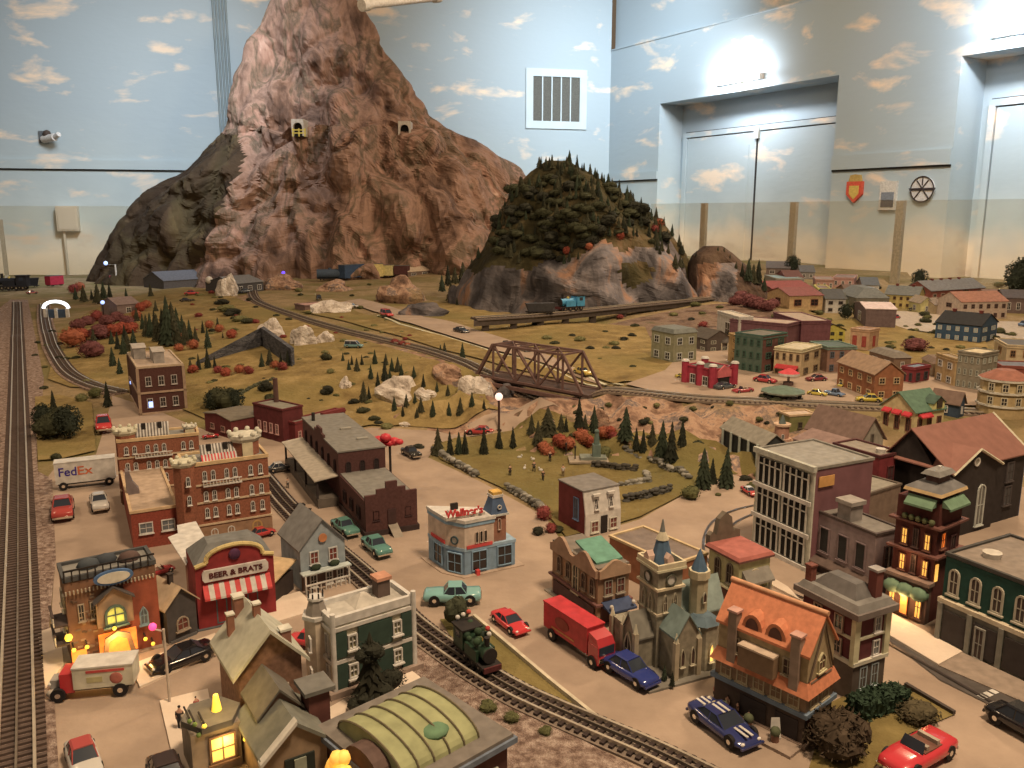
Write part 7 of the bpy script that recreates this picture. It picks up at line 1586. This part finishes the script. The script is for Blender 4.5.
# ---------- trees ----------
TRK=C(70,48,34)
def conifer_mesh(seed,fol,wid=.30,parts=False):
    r=random.Random(seed); mb=MB(); n=16; L=9
    mb.cyl(0,0,0,.2,.03,n=6,m=TRK)
    tr=None
    if parts: tr=mb; mb=MB()
    for k in range(L):
        t=k/L; z0=.10+.84*t; rad=wid*(1-t)**.85*(.92+.16*r.random())+.015; z1=min(1,z0+.26*(1-t)+.08); ph=r.random()*6
        vs=[(0,0,z1)]
        for i in range(n):
            rr=rad*(1 if i%2 else .66)*(.85+.3*r.random()); a=ph+2*PI*i/n; vs.append((rr*math.cos(a),rr*math.sin(a),z0-.03*(i%2)*(1+r.random())))
        vs.append((0,0,z0+.03))
        mb.add(vs,[(0,1+i,1+(i+1)%n) for i in range(n)]+[(n+1,1+(i+1)%n,1+i) for i in range(n)],fol)
    me=mb.mesh('conifer'); 
    return (me,tr.mesh('trunk')) if parts else me
def bush_mesh(seed,fol,trunk=0,fl=.85,leaf=260,bl=1.0,e=.045):
    r=random.Random(seed); mb=MB()
    if trunk: mb.cyl(0,0,0,trunk+.2,.05,.03,6,TRK)
    zc=trunk+.42
    for q in range(7):
        a=r.random()*6.28; d=.20*r.random(); R0=(.30+.12*r.random())*bl; c=(d*math.cos(a),d*math.sin(a),zc+r.uniform(-.12,.16))
        n=9;k=6; vs=[];
        for j in range(k+1):
            for i in range(n):
                rr=R0*(.85+.3*r.random()); vs.append((c[0]+rr*math.sin(PI*j/k)*math.cos(2*PI*i/n),c[1]+rr*math.sin(PI*j/k)*math.sin(2*PI*i/n),c[2]-rr*fl*math.cos(PI*j/k)))
        mb.add(vs,[(j*n+i,j*n+(i+1)%n,(j+1)*n+(i+1)%n,(j+1)*n+i) for j in range(k) for i in range(n)],fol)
    for q in range(leaf):
        u=r.random()*6.28; w=r.uniform(-1,1); s=math.sqrt(1-w*w); R0=.5*(.8+.25*r.random()); p=Vector((R0*s*math.cos(u),R0*s*math.sin(u),zc+R0*w*fl))
        d1=Vector((r.uniform(-1,1),r.uniform(-1,1),r.uniform(-1,1)))*e; d2=Vector((r.uniform(-1,1),r.uniform(-1,1),r.uniform(-1,1)))*e
        mb.add([p,p+d1,p+d2],[(0,1,2)],fol)
    return mb.mesh('bush')
def F(n,*c): return mat(n,c,.95,var=.35,scale=5,spec=.1)
FC=[F('conifer_dark',38,35,23),F('conifer_green',44,45,29),F('conifer_olive',52,45,28)]
CON_=[conifer_mesh(k,FC[k%3],.155+.035*(k%3)) for k in range(6)]
AUT=[bush_mesh(20+k,F('autumn_%d'%k,*c),.12,.95,420,.85,.075) for k,c in enumerate(((120,50,32),(130,64,38),(108,44,36)))]
GRB=[bush_mesh(30+k,F('leaf_%d'%k,*c),0,.75,300,.9,.07) for k,c in enumerate(((48,43,25),(70,62,32),(40,35,24),(90,78,42)))]
RDB=[bush_mesh(40,F('maroon_leaf',92,48,42),.05,.8,420,.85,.075)]
DTR=bush_mesh(50,F('leaf_dark_tree',42,41,28),.35,1.15,900,.72,.085)
cnt=[0]
def plant(me,p,h,name,lab,cat,group=None,w=1):
    cnt[0]+=1; o=put(me,name,None,p,rnd.random()*6.28); s=h; o.scale=(s*w,s*w,s); tag(o,lab,cat,group); return o
ORD='first second third fourth fifth sixth seventh eighth ninth tenth eleventh twelfth thirteenth fourteenth fifteenth sixteenth seventeenth eighteenth nineteenth twentieth'.split()
def row(lst,meshes,name,desc,cat,group=None,w=1,word='conifer'):
    L=sorted(lst,key=lambda t:t[0])
    for k,t in enumerate(L):
        x,y,hp=t[:3]; p=G(x,y); h=hp/ppm(p.x,p.y,p.z)/.96; me=meshes[(k*5+int(x))%len(meshes)]
        size='tall' if hp>sorted(q[2] for q in L)[len(L)//2] else 'short'
        plant(me,(p.x,p.y,p.z-.004),h,name,'%s %s, %s from the left %s'%(size,word,ORD[k],desc) if len(L)>1 else '%s %s'%(word,desc),cat,group,w*(t[3] if len(t)>3 else 1))
c='conifer_tree'
row([(343,362,11),(357,372,16),(371,379,16),(375,365,17),(378,388,18),(385,383,26),(390,380,13),(364,402,23),(369,399,15)],CON_,c,'of the stand beside the big pale boulder','tree')
row([(398,373,18),(401.5,377,15),(414,379,15),(423.5,387,15),(437,392,12),(448,398,15),(472,407,17),(484,410,13)],CON_,c,'in the upper row along the elevated track','tree')
row([(394.5,412,18),(403,418,15),(406.5,407,15),(415,403,12),(417,419,13),(421,412,17),(433,417,19),(449,417,17),(460.5,416,21)],CON_,c,'in the lower row in front of the pale boulder','tree')
row([(440.5,353,10),(444.5,353,12),(462.5,358,17),(484,363,8)],CON_,c,'between elevated track and far road','tree')
row([(438,455,30),(450,456,28),(459,455,26),(465,455,27),(484,455,31),(499,450,27)],CON_[:4],c,'along the park edge behind the depot street','tree')
row([(513,449,25),(531.5,434,22),(538,445,27),(548,437,33,1.5),(561,432,21),(566,432,18)],CON_,c,'in the clump between park lawn and bridge','tree')
row([(579,432,37),(585,431,19),(594,432,29),(625.5,441,37,1.2)],CON_,c,'under the rock face behind the autumn shrubs','tree')
row([(636,450,25),(643,453,27),(652,447,26),(662,459,42),(671,464,46),(682,447,31)],CON_[:4],c,'in the stand behind the graveyard','tree')
row([(703,489,45),(712,484,29),(726,488,44)],CON_[:3],c,'on the park corner before the pillared library','tree',w=1.1)
row([(127,305,18),(151,297,14),(156,312,13),(147,337,24),(151,338,27),(164,346,40),(169,347,53),(174,346,46),(183,338,25),(190,341,23)],CON_,c,'in the dark stand behind the tall brick block','tree',w=.9)
row([(203,334,15),(208,349,23),(218,331,15),(223,339,8),(191,374,17),(199,371,19),(208,369,24),(215,369,15)],CON_,c,'between dark stand and slate wall','tree',w=.9)
row([(108,407,28),(54,412,24),(113,367,22),(120,375,19),(124,355,22),(88,352,16),(94,345,18)],CON_,c,'around the bend of the curved track','tree')
row([(262,368,17),(270,366,20),(288,367,19),(281,366,15)],CON_,c,'in front of the slate wall','tree')
row([(76,300,14),(84,302,18),(98,304,22),(104,300,20),(110,298,16),(92,300,12)],CON_,c,'at the far end before the pinkish house','tree')
row([(442,292,18),(448,286,22),(455,284,18),(463,283,22),(472,284,26),(480,302,38),(486,300,34),(491,304,30),(497,300,24),(451,301,20),(457,306,10)],CON_,c,'in the dark grove at the hill foot','tree',w=1.1)
row([(546,322,10),(536,326,20)],CON_,c,'below the raised track of the blue engine','tree')
row([(158,342,30),(163,335,26),(172,335,30),(178,340,34),(186,346,26),(196,343,18),(143,330,18),(155,330,22),(137,322,16)],CON_,c,'in the back rank of the dark stand','tree',w=.9)
row([(118,350,20),(128,352,22),(134,347,20),(125,341,18),(112,345,16)],CON_,c,'between red thicket and tall brick block','tree')
row([(349,371,13),(352,366,12),(362,366,13),(392,372,16),(386,366,14)],CON_,c,'behind the dense stand by the teal truck','tree')
# trees on the hill: cast onto its surface
def onobj(o,px,py):
    ok,loc,nn,ix=o.ray_cast(Vector((0,0,CAMZ)),ray(px,py).normalized()); return loc if ok else None
HR=random.Random(3); n=0; tries=0
def hillok(x,y):
    e=tab([(470,292),(500,258),(540,270),(575,262),(600,236),(640,240),(655,250),(690,286)],x); return y<e
while n<175 and tries<6000:
    tries+=1; x=HR.uniform(478,690); y=HR.uniform(163,286)
    if not hillok(x,y): continue
    if x<548 and y>205 and HR.random()<.55: continue
    p=onobj(HILL,x,y)
    if p is None: continue
    k=ppm(p.x,p.y,p.z); h=HR.uniform(9,17)/k; plant(CON_[HR.randrange(6)],(p.x,p.y,p.z-.01),h,c,'small dark conifer growing on the upper part of the wooded hill','tree','conifers on the wooded hill',HR.uniform(.9,1.3)); n+=1
for i,x in enumerate((541,546,552,558,564,571,577,584,590,597,604,612,619,627,633,641,648,656,664,672,679)):
    y=164+3
    while y<280 and onobj(HILL,x,y) is None: y+=1
    p=onobj(HILL,x,y+1)
    if p is not None: plant(CON_[i%6],(p.x,p.y,p.z-.01),HR.uniform(10,16)/ppm(p.x,p.y,p.z),c,'dark conifer standing on the skyline ridge of the wooded hill','tree','conifers on the hill ridge',.95)
for i in range(130):
    x=HR.uniform(486,676); y=HR.uniform(180,262)
    if hillok(x,y):
        p=onobj(HILL,x,y)
        if p is not None: plant(GRB[(0,2,0)[i%3]],(p.x,p.y,p.z-.02),HR.uniform(9,16)/ppm(p.x,p.y,p.z),'bush','low dark green bush between the conifers of the wooded hill','bush','bushes on the wooded hill',1.2)
HA=[]
for i,(x,y) in enumerate(((567,254),(589,250),(601,233),(620,239),(660,226),(655,232))):
    p=onobj(HILL,x,y)
    if p is not None: plant(AUT[i%3],(p.x,p.y,p.z-.01),9/ppm(p.x,p.y,p.z),'autumn_tree','small rust-red round tree on the wooded hill','tree','autumn trees on the wooded hill')
for i,(x,y,h) in enumerate(((696,254,7),(718,248,6),(724,249,6),(730,256,6))):
    p=onobj(KN,x,y+2)
    if p is not None: plant(CON_[i],(p.x,p.y,p.z-.01),h/ppm(p.x,p.y,p.z),c,'tiny conifer on the brown knoll, %s from the left'%ORD[i],'tree')
for i,(x,y,h) in enumerate(((742,276,16),(748,281,26),(753,283,22),(758,284,28),(764,290,16),(736,268,9))):
    p=onobj(KN,x,y) or G(x,y)
    plant(CON_[i],(p.x,p.y,p.z-.012),h/ppm(p.x,p.y,p.z),c,'tall dark conifer on the town side of the brown knoll, %s planted'%ORD[i] if 0 else 'dark conifer on the town side of the brown knoll, %s from the left'%('second','third','fourth','fifth','sixth','first')[i],'tree',None,1.1)
row([(742,303,14),(750,308,16),(758,310,15),(766,312,14),(773,309,12),(735,306,12)],RDB,'bush','at the foot of the brown knoll','bush',w=1.2,word='reddish brown brush clump')
a='autumn_tree'
row([(544.5,453,13),(548,458,13),(560.5,448,15),(568,450,14),(581,444,16),(587,448,14),(604,438,13),(610,437,12),(613,440,10)],AUT,a,'of the row in the park','tree',w=1.1,word='rust-red tree')
row([(180,343,10),(193,350,11),(210,329,9),(220,333,9),(232,339,10),(179,352,9),(193,374,10),(170,330,9)],AUT,a,'by the dark conifer stand','tree',w=1.1,word='orange-brown tree')
row([(218,374,9),(226,377,10),(240,374,10),(248.5,375,10),(275,369,9),(283,371,10)],AUT,a,'in front of the slate wall','tree',w=1.1,word='orange-red tree')
row([(73,348,20),(82,343,15),(91,358,20),(101,340,18),(78,330,13),(88,326,12),(97,322,12),(108,326,13),(118,322,12),(128,326,12),(136,320,10),(112,338,14),(122,335,13),(132,334,12)],AUT+RDB,a,'of the thicket inside the curved track','tree',w=1.2,word='dense dark red tree')
row([(74,294,10),(80,291,9),(142,312,10),(147,309,9),(134,310,9),(116,308,9)],AUT,a,'around the pinkish house','tree',w=1.1,word='small russet tree')
row([(395,344,6),(402,346,6),(408,347,5)],AUT,a,'beside the elevated track','bush',w=1.5,word='low orange-red bush')
b_='bush'
row([(354,404,8),(363,414,10),(374,421,8),(387,429,9),(379,425,7)],GRB,b_,'of the hedge above the depot','bush',w=1.4,word='olive bush')
row([(327,395,13),(326,361,11),(331,374,8),(266,392,15),(271,404,14)],GRB,b_,'on the meadow left of the pale boulder','bush',w=1.0,word='dark green shrub')
row([(223,410,26),(236,411,16),(212,411,14),(230,398,14),(218,404,22)],[DTR]+GRB[:1],'leafy_tree','beside the tall brick block','tree',w=1,word='dark leafy tree')
row([(50,440,30),(60,436,34),(70,440,26),(57,425,24),(44,430,20)],[DTR]+GRB[:1],'leafy_tree','of the clump above the trailer','tree',w=1,word='dark leafy tree')
row([(56,460,10),(82,402,12),(95,398,14)],GRB,b_,'around the grass plot above the trailer','bush',w=1,word='dark bush')
row([(544,520,16),(539,535,13),(551,533,12),(559,532,10)],[AUT[2],GRB[0],GRB[2]],b_,'by the white-fronted house','bush',w=1,word='bush')
row([(603,458,16),(690,499,18),(698,447,10),(718,496,6)],GRB[:2],b_,'round the park edge','bush',w=1.1,word='rounded green bush')
row([(752,489,10),(746,482,10),(759,477,9)],GRB,b_,'at the foot of the pillared library','bush',w=1.3,word='garden bush')
row([(226,312,10),(232,316,10),(240,322,9),(248,324,8),(222,305,8)],GRB,b_,'on the far meadow before the grey shed','bush',w=1.8,word='spreading green bush')
row([(418,448,6)],GRB[2:3],b_,'on the side road corner behind the old black car','bush',w=2.2,word='mound bush')
row([(547,340,7),(555,345,6),(580,342,8),(590,350,6),(572,337,5),(616,350,6),(600,360,4),(633,368,5)],GRB,b_,'dotted over the green slope beyond the bridge','bush',w=1.6,word='small dark bush')
row([(792,275,14),(919,290,15),(965,315,18),(1020,300,30),(845,320,12),(857,318,12)],[DTR],'leafy_tree','among the far town houses','tree',w=1,word='dark tree')
row([(915,352,16),(985,380,9)],RDB,'maroon_tree','among the far town shops','tree',w=1.6,word='maroon round tree')
row([(770,402,11),(764,400,10),(776,404,10),(700,398,6)],GRB[2:3]+GRB[:1],b_,'beside the pavilion at the elevated track','bush',w=1.2,word='dark shrub')
# scattered undergrowth on the far layout
UR=random.Random(11)
def scatter(n,fx,meshes,hh,name,lab,cat,group,w=1.4,ok=None):
    k=0
    for _ in range(n*8):
        if k>=n: break
        x,y=fx(); 
        if ok and not ok(x,y): continue
        p=G(x,y); plant(meshes[UR.randrange(len(meshes))],(p.x,p.y,p.z-.004),UR.uniform(*hh)/ppm(p.x,p.y,p.z),name,lab,cat,group,w); k+=1
scatter(60,lambda:(UR.uniform(788,1015),UR.uniform(284,352)),GRB[:3],(4,8),'bush','small dark shrub among the houses of the far town','bush','shrubs in the far town')
scatter(26,lambda:(UR.uniform(820,960),UR.uniform(326,352)),GRB,(4,7),'bush','low olive shrub on the lawn before the far town','bush','shrubs on the far town lawn')
scatter(55,lambda:(UR.uniform(190,420),UR.uniform(284,345)),GRB+AUT[2:],(3,6),'bush','tiny shrub dotted over the dry meadow below the mountain','bush','shrubs on the mountain meadow',1.5,lambda x,y:abs(y-tab(RB,x))>5)
scatter(40,lambda:(UR.uniform(190,430),UR.uniform(340,418)),GRB,(3,6),'bush','tiny shrub dotted over the near slope of the meadow','bush','shrubs on the near meadow',1.5,lambda x,y:y>tab(RB,x)+8)
scatter(14,lambda:(UR.uniform(34,100),UR.uniform(320,395)),GRB,(3,6),'bush','tiny shrub on the sandy ground around the curved track','bush','shrubs by the curved track',1.6)
scatter(26,lambda:(UR.uniform(560,780),UR.uniform(405,440)),GRB,(4,8),'bush','scrubby tuft clinging to the tan rock face','bush','tufts on the rock face',1.2)
scatter(24,lambda:(UR.uniform(600,790),UR.uniform(300,350)),GRB+AUT[2:],(4,8),'bush','scrubby tuft on the slope between hill and town','bush','tufts on the hill slope',1.5)
# foreground plants
p=G(459,630); o=thing('round_tree','dark round clipped tree beside the locomotive','tree',p); me=bush_mesh(60,F('leaf_round',54,50,32),0,1.1,420); q=put(me,'foliage',o,(0,0,.018)); q.scale=(.046,.046,.05)
mb=MB(); mb.cyl(0,0,0,.03,.004,n=8,m=TRK); mb.obj('trunk',o)
p=G(372,708); o=thing('tall_shrub','tall ragged dark pine in front of the green-shuttered house','tree',(p.x,p.y,p.z)); cm,tm=conifer_mesh(77,F('pine_dark',42,36,24),.30,True); q=put(cm,'foliage',o); q.scale=(.095,.095,.135); q=put(tm,'trunk',o); q.scale=(.10,.10,.13)  # foliage in the pine's own dark brown-green
for k in range(3): q=put(GRB[2],'foliage',o,((-.012,.012,.0)[k],(-.01,.006,0)[k],(.0,.004,.075)[k])); q.scale=(.045,.045,.045)
p=G(394,688); plant(GRB[2],(p.x,p.y,p.z),.042,b_,'round dark bush against the green-shuttered house','bush')
p=G(878,712); mb=MB(); vs=[];fs=[]; HM=F('hedge_leaf',44,52,34)
def hedge(L,Wd,Hh,nx=22,ny=8,nz=6):
    mb=MB(); r=random.Random(5)
    for i in range(900):
        f=r.randrange(3); x,y,z=r.uniform(-1,1),r.uniform(-1,1),r.uniform(0,1)
        if f==0: z=1
        elif f==1: y=-1 if r.random()<.5 else 1
        else: x=-1 if r.random()<.5 else 1
        q=Vector((x*L/2*(1-.12*z*abs(y)),y*Wd/2*(1-.1*z),z*Hh*(1-.12*abs(x)**4))); e=.006
        mb.add([q+Vector([r.uniform(-e,e) for _ in range(3)]) for _ in range(3)],[(0,1,2)],HM)
    mb.box(-L*.47,L*.47,-Wd*.44,Wd*.44,0,Hh*.94,HM); return mb
q=hedge(.10,.035,.035).obj('hedge',None,p,R(22)); tag(q,'dark clipped box hedge in front of the dark red corner house','hedge')
p=G(834,752); plant(bush_mesh(71,F('brown_scrub',58,42,28),0,.8,900,.9,.08),(p.x,p.y,p.z),.075,b_,'large dark brown bush at the corner of the orange-roofed inn','bush',None,1.2)
p=G(917,722); plant(bush_mesh(72,F('brown_scrub2',66,52,32),0,.6,700,.9,.08),(p.x,p.y,p.z),.040,b_,'spreading brown bush between clipped hedge and red convertible','bush',None,1.5)
for k,(x,y,s) in enumerate(((488,712,.022),(512,722,.02),(545,735,.016))): p=G(x,y); plant(GRB[1],(p.x,p.y,p.z),s,b_,['olive tuft on the gravel nearest the barrel-roofed hall','middle olive tuft on the gravel bank by the curved track','small olive tuft on the gravel bank under the rails'][k],'bush',None,1.4)
for k,(x,y) in enumerate(((672,690),(664,684))): p=G(x,y); plant(CON_[k],(p.x,p.y,p.z+.006),.03,c,['tiny conifer at the corner of the church forecourt','tiny conifer just inside the church forecourt'][k],'tree')
# ---------- light ----------
w=bpy.data.worlds.new('room_ambience'); sc.world=w; w.use_nodes=True
w.node_tree.nodes['Background'].inputs[0].default_value=(1,.72,.48,1); w.node_tree.nodes['Background'].inputs[1].default_value=.15
def area(name,loc,size,power,col,tgt=None,sy=None,spread=None):
    l=bpy.data.lights.new(name,'AREA'); l.size=size; l.energy=power; l.color=col
    if sy: l.shape='RECTANGLE'; l.size_y=sy
    if spread: l.spread=spread
    o=bpy.data.objects.new(name,l); COL.objects.link(o); o.location=loc
    d=(Vector(tgt)-Vector(loc)) if tgt else Vector((0,0,-1)); o.rotation_euler=d.to_track_quat('-Z','Y').to_euler(); return o
WARM=(1,.71,.43)
area("ceiling_light_front",(.9,.4,4.3),.55,142,WARM,(.2,2.0,T))
area('ceiling_light_middle',(2.6,4.6,4.8),.6,140,WARM,(.5,5.2,T))
area('ceiling_light_side',(-3.6,3.0,4.7),.5,62,WARM,(-1,4,T))
area('ceiling_light_far',(2.0,7.0,4.9),.7,88,(1,.72,.46),(-.8,9.5,2.2))
def wlamp(x,z,e,lab):
    o=thing('wall_lamp',lab,'lamp',(0,0,0)); o.matrix_world=FR@Matrix.Translation((x,0,z))
    m1=MB(); m1.tube((-.32,-.10,0),(.32,-.10,0),.022,8,mat('lamp_glow',(1,.97,.92),.5,raw=True,emit=40,ecol=(1,.97,.92))); m1.obj('lamp_tube',o)
    m1=MB(); m1.box(-.34,.34,-.07,0,-.03,.03,mat('lamp_metal',(.7,.7,.7),.4,raw=True)); m1.obj('lamp_housing',o)
    l=bpy.data.lights.new('wall_lamp_light','AREA'); l.shape='RECTANGLE'; l.size=.6; l.size_y=.05; l.energy=e*1.2; l.color=(.93,.96,1)
    q=bpy.data.objects.new('wall_lamp_light',l); COL.objects.link(q); q.matrix_world=FR@Matrix.Translation((x,-.30,z+.05))@Matrix.Rotation(R(-90),4,'X')
    q.matrix_world=FR@Matrix.Translation((x,-.20,z+.0))@Matrix.Rotation(R(90),4,'X')
a=onwall(741,80); wlamp(a[0],a[1],20,'bright white tube lamp above the paired painted doors')
a=onwall(1035,28); wlamp(a[0],a[1],16,'bright white tube lamp above the second door recess')
area('blue_wall_wash',(-2.5,7.5,4.9),1.2,64,(.86,.92,.96),(-4.6,10.5,2.1),spread=R(90))
area('blue_corner_wash',(1.5,9.0,4.9),1.2,64,(.8,.92,1),(1.0,12.0,3.0),spread=R(90))
v=sc.view_settings; v.view_transform='Standard'; v.look='None'; v.gamma=1; v.use_curve_mapping=False; v.exposure=0

for px,py in ((741,80),(1035,28)):  # added unseen area lights, extending the wall lamps' throw down into the recesses
    a=onwall(px,py); l=bpy.data.lights.new('recess_fill','AREA'); l.size=.5; l.energy=5; l.color=(.9,.95,1); l.spread=R(120)
    q=bpy.data.objects.new('recess_fill',l); COL.objects.link(q); q.matrix_world=FR@Matrix.Translation((a[0],-.55,a[1]))@Matrix.Rotation(R(35),4,'X')
area('right_wall_wash',(2.6,6.2,4.9),1.0,20,(.86,.94,1),(5.6,8.2,1.9),spread=R(80))  # unseen cool area light added to brighten the lower right wall
